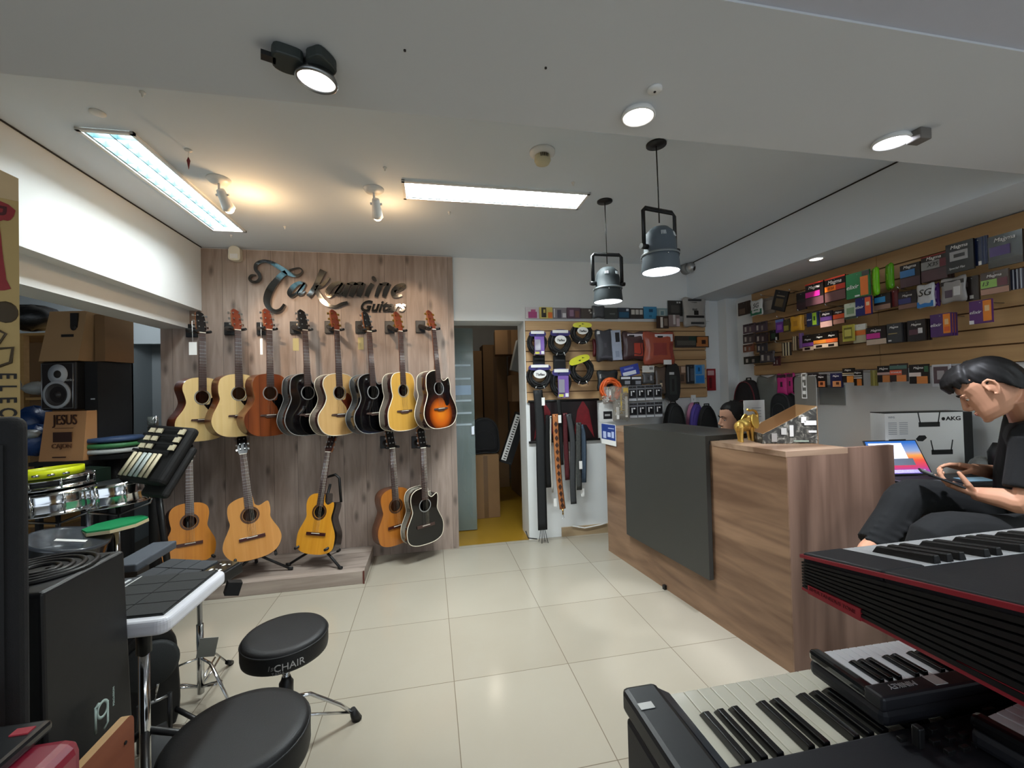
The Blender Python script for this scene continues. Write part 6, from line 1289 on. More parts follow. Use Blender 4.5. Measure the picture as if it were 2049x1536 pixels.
M_kb = mat('keyboard_grey_black', '202126', .5, bump=.05, bs=400)
# stage piano
ZK = .975; k0 = PZ(1340, 1388, ZK); e0 = PZ(1252, 1392, ZK+.012); Mk = Matrix.Translation(k0); L1 = 1.16
t = thing('stage_piano', 'black stage piano with ivory keys seen from behind, bottom right', 'keyboard instrument', (k0.x+.5, k0.y-.15, ZK-.10))
xl = e0.x-k0.x
MB().bx((xl, -.36, -.10), (L1+.1, -.002, -.020), 0, Mk).build('body', M_kb, t, .006)
MB().bx((xl, -.20, -.020), (-.018, .012, .016), 0, Mk).build('end_cheek', mat('end_cheek_black', '26282A', .4), t, .008)
MB().hexa([Mk@V(v) for v in ((-.018, -.165, -.02), (-.001, -.165, -.02), (-.001, .0, -.02), (-.018, .004, -.02), (-.018, -.165, .014), (-.001, -.165, .004), (-.001, .0, .002), (-.018, .004, .010))]).build('cheek_bevel', mat('cheek_blue_grey', '3A4048', .35), t)
MB().hexa([Mk@V(v) for v in ((xl+.005, -.36, -.02), (L1+.1, -.36, -.02), (L1+.1, -.142, -.02), (xl+.005, -.142, -.02), (xl+.005, -.36, .022), (L1+.1, -.36, .022), (L1+.1, -.142, .012), (xl+.005, -.142, .012))]).build('control_panel', M_kb, t, .004)
keys(t, Mk, 46, .0235, .140, .092, 0, .0, KW, KB)
q = PZ(1293, 1411, ZK+.017); MB().box(q, (.022, .012, .0008)).build('price_sticker', M_paper, t)
for i, (x, y) in enumerate(((1805, 1477), (1840, 1465), (1867, 1460), (1900, 1455), (1870, 1483), (1901, 1477), (1928, 1470), (1900, 1503), (1930, 1496), (1955, 1488))):
    q = PZ(x, y, ZK+.02); MB().box(q, (.012, .006, .006)).build('button', M_black, t, .001)
q = PZ(1838, 1492, ZK+.02); MB().box(q+V((0, 0, .012)), (.010, .010, .026)).build('fader_knob', M_black, t, .002)
# small controller keyboard lying on it
def controller(label, o, ux, uy, n, wk, lk, mats):
    ux = ux.normalized(); uz = V((0, 0, 1)); uy = uz.cross(ux)
    M = frame(ux, uy, uz, o); t = thing('midi_keyboard', label, 'keyboard instrument', M, 'small controller keyboards'); W_ = n*wk
    MB().bx((-.022, -lk-.030, -.036), (W_+.022, .008, -.012), 0, M).build('body', M_kb, t, .008); MB().bx((-.022, -lk-.030, -.014), (W_+.022, -lk-.002, .006), 0, M).build('control_strip', mat('charcoal_strip', '2A2A2E', .4), t, .004)
    for x0, x1 in ((-.022, -.002), (W_+.002, W_+.022)): MB().bx((x0, -lk-.01, -.014), (x1, .008, .004), 0, M).build('end_cheek', mat('gloss_end_cheek', '0C0C0E', .15, coat=.8), t, .006)
    keys(t, M, n, wk, lk, lk*.62, 0, .0, *mats, .012)
    return t, M, W_
o_ = PZ(1648, 1303, ZK+.048); a_ = PZ(1806, 1279, ZK+.048); l_ = PZ(1744, 1374, ZK+.048)
wk = (a_-o_).length/10; lk = (l_-o_).length*.98
t, M, W_ = controller('small black controller keyboard with white keys lying on the stage piano', o_, a_-o_, None, 15, wk, lk, (KW2, KB))
text_mb('MINIKEY', .012, .0004, None, M@Matrix.Translation((.03, -lk-.014, .0068))@Matrix.Rotation(pi, 4, 'Z'), 0, .2, 0).build('lettering', mat('pale_grey_ink', 'B0B2B6'), t)
MB().bx((.075, -lk-.024, .006), (.095, -lk-.006, .0068), 0, M).build('price_sticker', M_paper, t)
o_ = PZ(1975, 1432, ZK+.055)
controller('second small controller keyboard at the very edge of the frame', o_, V((1, .12, 0)), None, 10, .018, .09, (KW2, KB))
# red and black digital piano on the upper tier
ZR = 1.17; c0 = PZ(1604, 1106, ZR); kf = PZ(1688, 1099, ZR)
t = thing('digital_piano', 'black digital piano with red trim and ribbed end on the upper tier', 'keyboard instrument', (c0.x+.4, c0.y-.1, ZR-.05))
Mr = Matrix.Translation((c0.x, c0.y, ZR)); Lr = 1.0; xk = kf.x-c0.x; Dp = .36; TH = .061
sl_ = .171                                   # the top rises towards the back
prof = lambda z0, z1, zb0, zb1, y0=0.0, y1=-Dp: [(y0, z0), (y0, z1), (y1, zb1), (y1, zb0)]
def slab(mb, x0, x1, pr, mi=0): mb.hexa([Mr@V((x, y, z)) for x, (y, z) in ((x0, pr[0]), (x1, pr[0]), (x1, pr[3]), (x0, pr[3]), (x0, pr[1]), (x1, pr[1]), (x1, pr[2]), (x0, pr[2]))], mi); return mb
M_red = mat('red_trim', '9A2A34', .35, coat=.3)
kl = .128
m = MB(); slab(m, .004, Lr, prof(-TH+.004, -.022, -TH+.004, -.012+Dp*sl_)); m.build('body', M_blackm, t)
m = MB(); slab(m, .002, xk-.001, prof(-.022, .001, -.022+kl*sl_, .001+kl*sl_, 0, -kl)); slab(m, .002, Lr, prof(-.02+kl*sl_, .001+kl*sl_, -.02+Dp*sl_, .001+Dp*sl_, -kl-.001, -Dp)); m.build('top_panel', M_kb, t, .003)
m = MB(); slab(m, -.002, .004, prof(-.008, -.003, -.008+Dp*sl_, -.001+Dp*sl_, .002, -Dp)); slab(m, -.001, Lr, prof(-TH, -TH+.004, -TH, -.043, .001, -Dp)); slab(m, -.001, .3, prof(-.008, -.003, -.008, -.003, .003, .0)); m.build('red_trim', M_red, t)
m = MB()
for k in range(9):
    z0 = -TH+.006+k*.0049
    f_ = k/9.0
    slab(m, -.003, .004, prof(z0, z0+.003, -TH+.006+(TH-.016+Dp*sl_)*f_, -TH+.006+(TH-.016+Dp*sl_)*f_+.0085, -.002, -Dp))
m.build('ribbed_end', M_black, t)
slab(MB(), -.0045, .0, prof(-TH+.0005, -TH+.014, -TH+.0005, -TH+.018, -.014, -.10)).build('red_plate', M_red, t)
text_mb('SIMULTANEOUS TONE', .0075, .0003, None, Mr@frame((0, -1, 0), (0, 0, 1), (-1, 0, 0), (-.0048, -.055, -TH+.010)), 0, 0, 0).build('lettering', mat('dark_red_ink', '5A1018', .5), t)
keys(t, Mr@Matrix.Translation((xk, -.001, .0))@Matrix.Rotation(-math.atan(sl_), 4, 'X'), 36, .0235, kl, .09, 0, .0, KW2, KBm)
# three-tier stand
t = thing('keyboard_stand', 'black tiered stand carrying the keyboards', 'stand', (1.2, .45, 0))
for x in (k0.x+.35, k0.x+1.0):
    MB().tube([(x, k0.y-.36, .02), (x, k0.y-.36, 1.16)], .02, 10).build('upright', M_black, t); MB().tube([(x, k0.y-.55, .02), (x, k0.y+.12, .02)], .018, 10).build('foot_bar', M_black, t)
    MB().tube([(x, k0.y-.36, ZK-.118), (x, k0.y-.02, ZK-.118)], .016, 10).build('support_arm', M_black, t)
    MB().tube([(x, k0.y-.36, 1.16), (x, c0.y-.04, ZR-TH-.018)], .014, 10).build('support_arm', M_black, t)
# ================================================================= left foreground
K = dict(world=False)
def bent_text(body, size, R, z, c, ang, m, parent, shear=0):
    """lettering wrapped round an upright cylinder of radius R"""
    q = text_mb(body, size, .0008, None, None, 0, shear)
    for i, p in enumerate(q.v):
        a = rad(ang)+p.x/R; rr = R+p.z+.001; q.v[i] = V((c[0]+rr*sin(a), c[1]-rr*cos(a), c[2]+z+p.y))
    return q.build('lettering', m, parent)
def throne(label, c, r, zt, th, yaw, grp='drum thrones', text=False, tilt=None):
    t = thing('drum_throne', label, 'stool', (c[0], c[1], 0), grp); T = Matrix.Translation((c[0], c[1], zt-th))
    MB().lathe([(0, 0), (r*.93, 0), (r*.985, .006), (r, .02), (r, th-.028), (r*.975, th-.010), (r*.93, th-.002), (r*.8, th), (0, th+.002)], 56, T, caps=False).build('seat', M_vinyl, t)
    MB().tube([(c[0]+r*.988*cos(a), c[1]+r*.988*sin(a), zt-.018) for a in [2*pi*i/48 for i in range(48)]], .0035, 6, 0, True).build('piping', M_vinyl, t)
    z1 = zt-th
    MB().cyl((c[0], c[1], z1-.012), (c[0], c[1], z1), .05, n=20).build('seat_plate', M_steel, t)
    m = MB().cyl((c[0], c[1], .12), (c[0], c[1], z1), .0125, n=14)
    for k in range(14): m.cyl((c[0], c[1], z1-.12+k*.008), (c[0], c[1], z1-.117+k*.008), .0145, n=14)
    m.build('threaded_post', M_chrome, t)
    MB().lathe([(.016, 0), (.026, .006), (.027, .05), (.02, .06), (.016, .075)], 18, Matrix.Translation((c[0], c[1], z1-.17))).build('collar', M_black, t)
    MB().lathe([(.017, 0), (.019, .002), (.019, .16), (.017, .165)], 18, Matrix.Translation((c[0], c[1], .13))).build('sleeve', M_chrome, t)
    for k in range(3):
        a = rad(yaw+120*k); d = V((cos(a), sin(a), 0)); f = V((c[0], c[1], 0))+d*.27
        l = MB().tube([V((c[0], c[1], z1-.19))+d*.018, V((c[0], c[1], z1-.21))+d*.09, f+V((0, 0, .10))-d*.06, f+V((0, 0, .03))], .011, 8, flat=.7).tube([V((c[0], c[1], .15))+d*.02, f+V((0, 0, .045))-d*.015], .006, 6).build('leg', M_chrome, t)
        MB().tube([f+V((0, 0, .055))-d*.008, f+V((0, 0, .03)), f+V((0, 0, .0))+d*.012], [.013, .018, .022], 10).build('rubber_foot', M_black, l)
    return t
c1 = PZ(571, 1262, .50)
t = throne('round black drum throne lettered 1st CHAIR, farther of the two stools', c1, .160, .50, .085, 29, text=True)
Mt = mat('pale_grey_print', 'B4B4B4', .5)
bent_text('CHAIR', .036, .160, .50-.055, (c1.x, c1.y, 0), 22, Mt, t); bent_text('1st', .026, .160, .50-.052, (c1.x, c1.y, 0), 0, mat('dim_grey_print', '6E6E6E', .5), t, .2); bent_text('TAMA', .016, .160, .50-.074, (c1.x, c1.y, 0), 8, mat('dim_grey_print', '6E6E6E'), t)
c2 = PZ(477, 1458, .53)
throne('large round black drum throne nearest the camera', c2, .182, .53, .10, 75)
# ---- sampling pad with white frame on its stand
zp = .84; a0 = PZ(449, 1139, zp); b0 = PZ(345, 1240, zp)
ex = V((1, .0, 0)); Mx = Matrix.Translation((a0.x, b0.y+.005, zp))@Matrix.Rotation(rad(-1.5), 4, 'Z')
Lp = a0.y-b0.y; Wp = .42
t = thing('sampling_pad', 'white framed electronic percussion pad with black rubber pads', 'drum pad', (a0.x-.18, b0.y+.15, zp-.05))
fr = [(cx_+.03*cos(rad(g_)), cy_+.03*sin(rad(g_))) for cx_, cy_, g0_ in ((-.03, .03, -90), (-.03, Lp-.03, 0), (-Wp+.03, Lp-.03, 90), (-Wp+.03, .03, 180)) for g_ in range(g0_, g0_+91, 15)]
MB().prism(fr, -.045, 0, Mx).build('white_frame', mat('gloss_white_frame', 'E6E8F0', .3, coat=.3), t, .014, 4)
MB().bx((-Wp+.02, .030, -.002), (-.024, Lp-.016, .003), 0, Mx).build('pad_bed', M_black, t)
Mrub = mat('black_rubber', '1E2122', .7, bump=.1, bs=300); pw = .118
for i in range(2):
    for j in range(4):
        x0 = -.026-(i+1)*pw; y0 = .032+j*(Lp-.05)/4
        MB().bx((x0+.0012, y0+.001, .0), (x0+pw-.0012, y0+(Lp-.05)/4-.001, .0065), 0, Mx).build('rubber_pad', Mrub, t, .0015)
MB().bx((-Wp+.022, Lp*.60, .002), (-.03-2*pw, Lp-.018, .0045), 0, Mx).build('display_strip', mat('grey_lens', '5A5E62', .2, coat=.5), t)
MB().bx((-.030-2*pw, Lp*.5, .003), (-.0265-2*pw, Lp-.016, .006), 0, Mx).build('white_divider', M_white, t)
for k in range(5): MB().bx((-Wp+.04+k*.022, Lp*.70, .0045), (-Wp+.050+k*.022, Lp-.035, .0052), 0, Mx).build('printed_icon', mat('icon_white', 'D8DADC', .4), t)
t = thing('pad_stand', 'chrome and black stand under the white framed pad', 'stand', (a0.x-.26, b0.y+.02, 0))
sx, sy = a0.x-.225, b0.y-.03; q = PD(288, 1300, 1.33); sx, sy = q.x, q.y
MB().cyl((sx, sy, .05), (sx, sy, .70), .0145, n=16).build('pole', M_chrome, t); MB().cyl((sx, sy, .66), (sx, sy, .79), .02, n=14).build('upper_tube', M_black, t)
MB().box((sx-.02, sy+.02, .80), (.10, .08, .06)).box((sx-.02, sy+.06, .76), (.05, .05, .09)).build('clamp', M_black, t, .004)
for k, a in enumerate((40, 150, 300)):
    d = V((cos(rad(a)), sin(rad(a)), 0)); MB().tube([V((sx, sy, .42)), V((sx, sy, .30))+d*.16, V((sx, sy, .012))+d*.34], .011, 8).build('leg', M_black, t); MB().tube([V((sx, sy, .17)), V((sx, sy, .2))+d*.2], .008, 6).build('brace', M_black, t)
# ---- kick pad tower
q = PZ(322, 1462, .02); t = thing('kick_pad', 'black rounded kick pad tower with a pedal behind the pad stand', 'drum pad', (q.x, q.y, 0))
Mk2 = Matrix.Translation((q.x-.06, q.y+.03, 0))@Matrix.Rotation(rad(38), 4, 'Z')
pr = crom([(-.09, .0), (.09, .0), (.10, .30), (.08, .41), (0, .45), (-.08, .41), (-.10, .30)], 5)
MB().prism(pr, -.06, .02, Mk2@FR).build('tower', M_black, t, .01, 3); MB().lathe([(0, .0), (.1, .0), (.105, .008), (.09, .018), (0, .02)], 32, Mk2@FR@Matrix.Translation((0, .30, .02)), caps=False).build('strike_head', Mrub, t)
for k in (-1, 1): MB().tube([Mk2@V((k*.09, -.02, .06)), Mk2@V((k*.16, -.14, .015))], .010, 8).build('leg', M_black, t)
t = thing('bass_pedal', 'black bass drum pedal in front of the kick tower', 'pedal', (q.x+.05, q.y-.2, 0))
Mq = Mk2@Matrix.Translation((0, -.14, 0))
MB().bx((-.045, -.30, .0), (.045, .05, .012), 0, Mq).build('base_plate', M_black, t); MB().hexa([Mq@V(v) for v in ((-.04, -.28, .02), (.04, -.28, .02), (.035, .0, .09), (-.035, .0, .09), (-.04, -.28, .026), (.04, -.28, .026), (.035, .0, .098), (-.035, .0, .098))]).build('footboard', M_black, t)
for k in (-1, 1): MB().tube([Mq@V((k*.05, .02, .01)), Mq@V((k*.05, .02, .20))], .009, 8).build('post', M_black, t)
MB().tube([Mq@V((-.05, .02, .19)), Mq@V((.05, .02, .19))], .007, 8).build('axle', M_steel, t); MB().tube([Mq@V((0, .02, .19)), Mq@V((0, -.06, .30))], .004, 6).build('beater', M_chrome, t)
# ---- black multi pad on a snare stand
e0, e1_, e2_ = PZ(345, 1118, .72), PZ(478, 1124, .72), PZ(418, 1190, .70)
t = thing('multi_pad', 'black multi-pad drum module with white print, tilted on a snare stand', 'drum pad', tuple((e0+e2_)/2-V((0, 0, .05))))
ux = (e1_-e0).normalized(); uy = (e2_-e1_); uy = (uy-ux*uy.dot(ux)).normalized(); uz = ux.cross(uy); uz = -uz if uz.z < 0 else uz
Mm = frame(ux, -uy, uz if (ux.cross(-uy)).dot(uz) > 0 else -uz, e0); We = (e1_-e0).length; He = abs((e2_-e1_).dot(uy))
MB().bx((-.02, -He, -.05), (We+.01, .01, -.005), 0, Mm).build('case', M_black, t, .006)
for i in range(3):
    for j in range(3): MB().bx((i*We*.24+.002, -He*.98+j*He*.32+.002, -.005), ((i+1)*We*.24-.002, -He*.98+(j+1)*He*.32-.002, .006), 0, Mm).build('rubber_pad', mat('grey_rubber', '33363A', .75), t, .002)
MB().bx((We*.75, -He*.98, -.005), (We, 0, .002), 0, Mm).build('control_strip', mat('gloss_panel', '141416', .15, coat=.7), t)
for k in range(9): MB().bx((We*(.80+.06*(k % 3)), -He*.12-(k//3)*.045-.012*(k % 2), .002), (We*(.83+.06*(k % 3)), -He*.12-(k//3)*.045+.004, .0032), 0, Mm).build('button', M_paper, t)
q = PZ(466, 1160, .72); MB().box(q-V((0, 0, .03)), (.05, .04, .05), 0, (0, .3, .5)).build('side_bracket', M_black, t)
b = PZ(402, 1390, .02); bx_, by_ = b.x, b.y
t = thing('snare_stand', 'chrome snare stand with folding tripod legs under the black multi-pad', 'stand', (bx_, by_, 0))
MB().cyl((bx_, by_, .03), (bx_, by_, .36), .015, n=14).build('lower_tube', M_chrome, t); MB().cyl((bx_, by_, .34), (bx_, by_, .58), .011, n=14).build('upper_tube', M_steel, t)
MB().box((bx_, by_, .57), (.05, .035, .06)).cyl((bx_-.05, by_, .57), (bx_+.05, by_, .57), .014, n=12).build('tilter', M_chrome, t, .004); MB().tube([(bx_, by_, .59), (bx_+.02, by_+.02, .63), tuple(Mm@V((We*.5, -He*.5, -.055)))], .013, 8).build('basket_arm', M_black, t)
MB().sphere((bx_-.045, by_-.02, .60), .028, 14).build('wing_knob', M_black, t)
for a in (-35, 85, 200):
    d = V((cos(rad(a)), sin(rad(a)), 0)); o = V((bx_, by_, 0)); s_ = V((-d.y, d.x, 0))*.012
    l = MB().tube([o+V((0, 0, .20)), o+d*.08+V((0, 0, .19)), o+d*.24+V((0, 0, .02))], .008, 8, flat=.5)
    for k in (-1, 1): l.tube([o+V((0, 0, .06)), o+d*.06+s_*k+V((0, 0, .085)), o+d*.14+s_*k+V((0, 0, .115))], .005, 6)
    l = l.build('leg', M_chrome, t); MB().tube([o+d*.225+V((0, 0, .035)), o+d*.265+V((0, 0, .006))], [.011, .014], 8).build('rubber_foot', M_black, l)
q = PZ(425, 1315, .25); MB().box((bx_+.045, by_-.03, .26), (.075, .002, .10), 0, (.2, .2, .3)).build('paper_tag', mat('grey_tag', '8A8C88', .6), t)
# ---- grey cymbal pad bar
a, b_ = PZ(262, 1126, .72), PZ(325, 1090, .72); d = (b_-a)
t = thing('pad_bar', 'grey rubber trigger bar sticking out behind the tall drum box', 'drum pad', tuple(a-V((0, 0, .05))))
u = V((d.x, d.y, 0)).normalized(); w = V((-u.y, u.x, 0)); Mg = frame(u, w, V((0, 0, 1)), a)
MB().bx((-.05, -.05, -.03), (d.length+.03, .06, .01), 0, Mg).build('bar_body', mat('blue_grey_rubber', '4A5058', .6), t, .008, 3); MB().bx((-.06, -.06, -.06), (.02, .05, -.02), 0, Mg).build('bar_mount', M_black, t)
MB().tube([Mg@V((.03, 0, -.03)), Mg@V((.03, 0, -.70))], .014, 8).build('post', M_black, t)
# ---- tall black drum box with round ports
zb = 1.05; n0, n1 = PZ(70, 1194, zb), PZ(247, 1100, zb); xf = (n0.x+n1.x)/2
t = thing('bass_drum_box', 'tall black drum box with a concentric port on its top and a pale logo', 'drum', (xf-.2, (n0.y+n1.y)/2, 0))
y0, y1 = n0.y+.02, n1.y
MB().hexa([(xf-.40, y0, 0), (xf+.035, y0-.03, 0), (xf+.035, y1+.0, 0), (xf-.40, y1, 0), (xf-.38, y0, zb), (xf, y0, zb), (xf, y1, zb), (xf-.38, y1, zb)]).build('cabinet', mat('black_lacquered_ply', '17181A', .45, bump=.04, bs=20), t, .008, 3)
q = PZ(98, 1140, zb); m = MB()
for k in range(4): r = .035+.022*k; m.tube([(q.x-.02+r*cos(2*pi*i/32), q.y+r*sin(2*pi*i/32), zb+.003) for i in range(32)], .006, 6, 0, True)
m.build('port_ring', M_black, t); MB().cyl((q.x-.02, q.y, zb-.01), (q.x-.02, q.y, zb+.001), .035, n=24).build('port_hole', M_ink, t)
q = PZ(150, 1125, zb); MB().bx((q.x-.04, q.y-.03, zb), (q.x+.05, q.y+.04, zb+.003)).build('recessed_handle', M_blackm, t)
fx = lambda x, y: PP(x, y, (xf, y0, zb), V((1, 0, .038)))
p = fx(182, 1432); Mf = frame((0, 1, 0), (0, 0, 1), (1, 0, 0), (xf+.037, p.y, p.z))
Ml_ = mat('mint_print', 'A9BDB6', .5)
ring = [[Mf@V((.020*cos(a)+.006, .020*sin(a), z)) for a in [2*pi*i/24 for i in range(24)]] for z in (0,)]
MB().tube([Mf@V((.016*cos(2*pi*i/24), .018*sin(2*pi*i/24)+.012, .0)) for i in range(24)], .004, 5, 0, True, flat=.3).tube([Mf@V(v) for v in ((.016, .02, 0), (.016, -.03, 0), (.004, -.038, 0))], .004, 5, flat=.3).tube([Mf@V(v) for v in ((-.022, .032, 0), (-.022, -.03, 0))], .004, 5, flat=.3).tube([Mf@V(v) for v in ((-.022, .03, 0), (-.010, .034, 0))], .004, 5, flat=.3).build('round_logo', Ml_, t)
text_mb('PERCUSSION', .008, .0004, None, Mf@Matrix.Translation((.036, .018, 0))@Matrix.Rotation(rad(90), 4, 'Z'), 0).build('lettering', Ml_, t)
# ---- black cabinet at the very edge of the frame
r_ = PD(57, 1100, .80); rd = ray(57, 1100); rd = V((rd.x, rd.y, 0)).normalized(); rx = V((rd.y, -rd.x, 0))
t = thing('loudspeaker', 'tall black cloth covered cabinet at the left edge of the frame', 'speaker', (r_.x-.2, r_.y-.1, 0))
zt = PD(48, 834, .80).z; Ml2 = frame(rx, rd, V((0, 0, 1)), (r_.x, r_.y, 0))
MB().bx((-.5, 0, .0), (0, .11, zt), 0, Ml2).build('cabinet', mat('black_tolex', '131315', .8, bump=.2, bs=500), t, .02, 4)
MB().bx((-.47, -.006, .05), (-.03, .0, zt-.05), 0, Ml2).build('grille', M_blackm, t)
# ---- tall guitar carton behind it
g1 = PD(37, 358, 1.42); g0 = PD(36, 830, 1.42); zc = PD(2, 345, 1.42).z
t = thing('guitar_carton', 'tall tan guitar carton with red and black print at the left edge', 'carton', (g1.x-.2, g1.y+.1, zc-1.15))
vc = ray(37, 600); vc = V((vc.x, vc.y, 0)).normalized(); uc = V((vc.y, -vc.x, 0)); Mg = frame(uc, vc, V((0, 0, 1)), (g1.x, g1.y, 0)); Mgf = Mg@FR
MB().bx((-.42, 0, zc-1.15), (0, .16, zc-.10), 0, Mg).build('box_body', mat('tan_carton', 'B49A64', .7, var=.08), t)
MB().prism([(-.42, zc-.10), (0, zc-.10), (0, zc-.022), (-.06, zc+.0), (-.42, zc+.02)], -.16, .001, Mgf).build('top_flap', mat('glossy_tape', 'C8AE86', .15, coat=.6), t)
zr = lambda y: PP(20, y, (g1.x, g1.y, 0), vc).z
MB().prism(crom([(-.20, zr(402)), (-.022, zr(410)), (-.018, zr(440)), (-.04, zr(446)), (-.038, zr(480)), (-.034, zr(520)), (-.028, zr(560)), (-.032, zr(582)), (-.2, zr(575))], 3), .001, .002, Mgf).build('red_lettering_block', mat('carton_red', '8E2A2C', .6, var=.2, vs=60), t)
for k, ch in enumerate('Burny'): text_mb(ch, .075, .0005, None, Mgf@Matrix.Translation((-.055, zr(425+k*35), .0025))@Matrix.Rotation(rad(-90), 4, 'Z'), 0, 0, .01).build('lettering', mat('dark_red_print', '4A1416', .6), t)
for k, ch in enumerate('ELECTRIC'): text_mb(ch, .052, .0005, None, Mgf@Matrix.Translation((-.028, zr(752+k*24), .002))@Matrix.Rotation(rad(-90), 4, 'Z')@Matrix.Diagonal((.8, 1, 1, 1)), 0, 0, .02).build('lettering', M_ink, t)
mk = mat('carton_brown_print', '3E3018', .6)
MB().sphere((-.03, -.0015, zr(625)), (.028, .002, .036), 14, 0, Mg).build('emblem_print', mk, t)
MB().tube([Mg@V(v) for v in ((-.05, -.002, zr(660)), (-.03, -.002, zr(668)), (-.045, -.002, zr(690)), (-.06, -.002, zr(675)))], .004, 5).tube([Mg@V(v) for v in ((-.06, -.002, zr(700)), (-.015, -.002, zr(695)), (-.02, -.002, zr(725)), (-.05, -.002, zr(735)))], .005, 5).build('scroll_print', mk, t)
t = thing('carton', 'plain carton under the tall guitar carton', 'carton', (g1.x-.2, g1.y+.1, 0)); MB().bx((-.42, 0, .0), (-.01, .3, zc-1.152), 0, Mg).build('box_body', M_cardd, t)
# ---- box drums at the bottom left corner
w1 = PZ(268, 1422, .72); t = thing('wooden_board', 'red brown wooden panel with pale plywood edge and rounded corner, bottom left', 'board', (w1.x, w1.y-.16, 0))
Mwp = frame((0, 1, 0), (0, 0, 1), (1, 0, 0), (w1.x, w1.y, 0)); op = [(-.33, 0), (0, 0)]+[(-.02+.02*cos(a_), .70+.02*sin(a_)) for a_ in [pi/2*i/6 for i in range(7)]]+[(-.33, .72)]
MB().prism(op, -.018, 0, Mwp, 0, 1, 1).build('board', [wood('red_brown_plate', '7A4430', '94583E', 1, 24, .08, .45), wood('pale_ply', 'B08A5C', 'CDA878', 1, 30, .08, .5)], t)
for k in range(3): MB().cyl((w1.x, w1.y-.03-k*.1, .67-.04*k), (w1.x+.002, w1.y-.03-k*.1, .67-.04*k), .004, n=10).build('screw', M_blackm, t)
w2 = PZ(172, 1443, .95); t = thing('box_drum', 'dark red box drum with a black top in the bottom left corner', 'drum', (w2.x-.15, w2.y-.2, .47))
MB().bx((w2.x-.32, w2.y-.42, .47), (w2.x, w2.y, .935)).build('box_body', mat('crimson_lacquer', '8A1E34', .35, var=.1, coat=.3), t, .02, 3)
tag(MB().bx((w2.x-.31, w2.y-.41, 0), (w2.x-.01, w2.y-.01, .469)).build('crate', M_blackm), 'dark crate under the dark red box drum', 'crate')
tq = PZ(108, 1434, .955); MB().bx((tq.x-.3, tq.y-.45, .936), (tq.x, tq.y, .955)).build('black_top', mat('gloss_black_top', '18191C', .3, coat=.4), t, .006); q = PZ(45, 1464, .955); MB().bx((q.x-.012, q.y-.007, .955), (q.x+.012, q.y+.007, .957)).build('red_label', mat('label_red', 'A8323E', .5), t)
# ================================================================= drums and cartons in the left bay
def snare(label, px, d, r, h, head=None, tilt=0, shellm=M_chrome, lugs=8):
    c = PD(*px, d); t = thing('snare_drum', label, 'drum', tuple(c-V((0, 0, h/2))), 'snare drums on the left')
    M = Matrix.Translation(c-V((0, 0, h/2)))@Matrix.Rotation(rad(tilt), 4, 'Y')
    MB().lathe([(r*.965, .0), (r*.965, h*.45), (r*.98, h*.5), (r*.965, h*.55), (r*.965, h)], 44, M, caps=False).build('shell', shellm, t)
    for z in (0, h-.018): MB().lathe([(r*.97, z), (r*1.03, z), (r*1.03, z+.005), (r*1.0, z+.008), (r*1.0, z+.02), (r*.97, z+.02)], 44, M, caps=False).build('hoop', M_chrome, t)
    MB().lathe([(0, h), (r*.96, h)], 40, M, caps=False).build('drum_head', head or mat('drum_skin', '2A2C2E', .5), t); MB().lathe([(0, 0.002), (r*.96, 0.002)], 40, M, caps=False).build('snare_head', M_blackm, t)
    for k in range(lugs):
        a = 2*pi*k/lugs; d_ = V((cos(a), sin(a), 0)); MB().tube([M@(d_*r*1.02+V((0, 0, .006))), M@(d_*r*1.02+V((0, 0, h-.006)))], .0035, 6).tube([M@(d_*r*.985+V((0, 0, h*.3))), M@(d_*r*.985+V((0, 0, h*.7)))], .009, 8).build('lug', M_chrome, t)
    return c
s1 = snare('chrome snare drum right of the stacked one, above the green pad', (236, 984), 2.80, .178, .145, tilt=-4)
s2 = snare('chrome snare drum at the bottom of the left stack', (116, 1000), 2.62, .178, .135, tilt=-3)
s3 = snare('shallow chrome drum on top of the left stack', (110, 962), 2.62, .178, .07, shellm=M_black, tilt=-3)
def drum_stand(label, c, z):
    t = thing('drum_stand', label, 'stand', (c.x, c.y, 0), 'dark stands under the left drums')
    MB().cyl((c.x, c.y, .03), (c.x, c.y, z), .013, n=10).build('pole', M_steel, t)
    for a in (10, 130, 250): d = V((cos(rad(a)), sin(rad(a)), 0)); MB().tube([(c.x, c.y, .3), tuple(V((c.x, c.y, .012))+d*.26)], .010, 6).build('leg', M_steel, t); MB().tube([(c.x, c.y, z-.06), tuple(V((c.x, c.y, z))+d*.17), tuple(V((c.x, c.y, z+.03))+d*.18)], .008, 6).build('basket_arm', M_steel, t)
drum_stand('dark stand under the right chrome snare drum', s1, s1.z-.09); drum_stand('dark stand under the stacked chrome snare drums', s2, s2.z-.085)
c = PD(101, 944, 2.58); t = thing('tambourine', 'fluorescent yellow tambourine lying on the drum stack', 'tambourine', tuple(c))
MB().lathe([(.135, 0), (.15, 0), (.15, .045), (.135, .045)], 40, Matrix.Translation(c-V((0, 0, .022)))@Matrix.Rotation(rad(-3), 4, 'Y'), caps=False).lathe([(.135, 0), (.135, .045)], 40, Matrix.Translation(c-V((0, 0, .022)))@Matrix.Rotation(rad(-3), 4, 'Y'), caps=False).build('frame', mat('fluorescent_yellow', 'D8E21E', .4), t)
for k in range(6): a = -2.6+k*.42; MB().cyl(c+V((cos(a)*.146, sin(a)*.146, -.006)), c+V((cos(a)*.146, sin(a)*.146, .006)), .018, n=14).build('jingle', M_chrome, t)
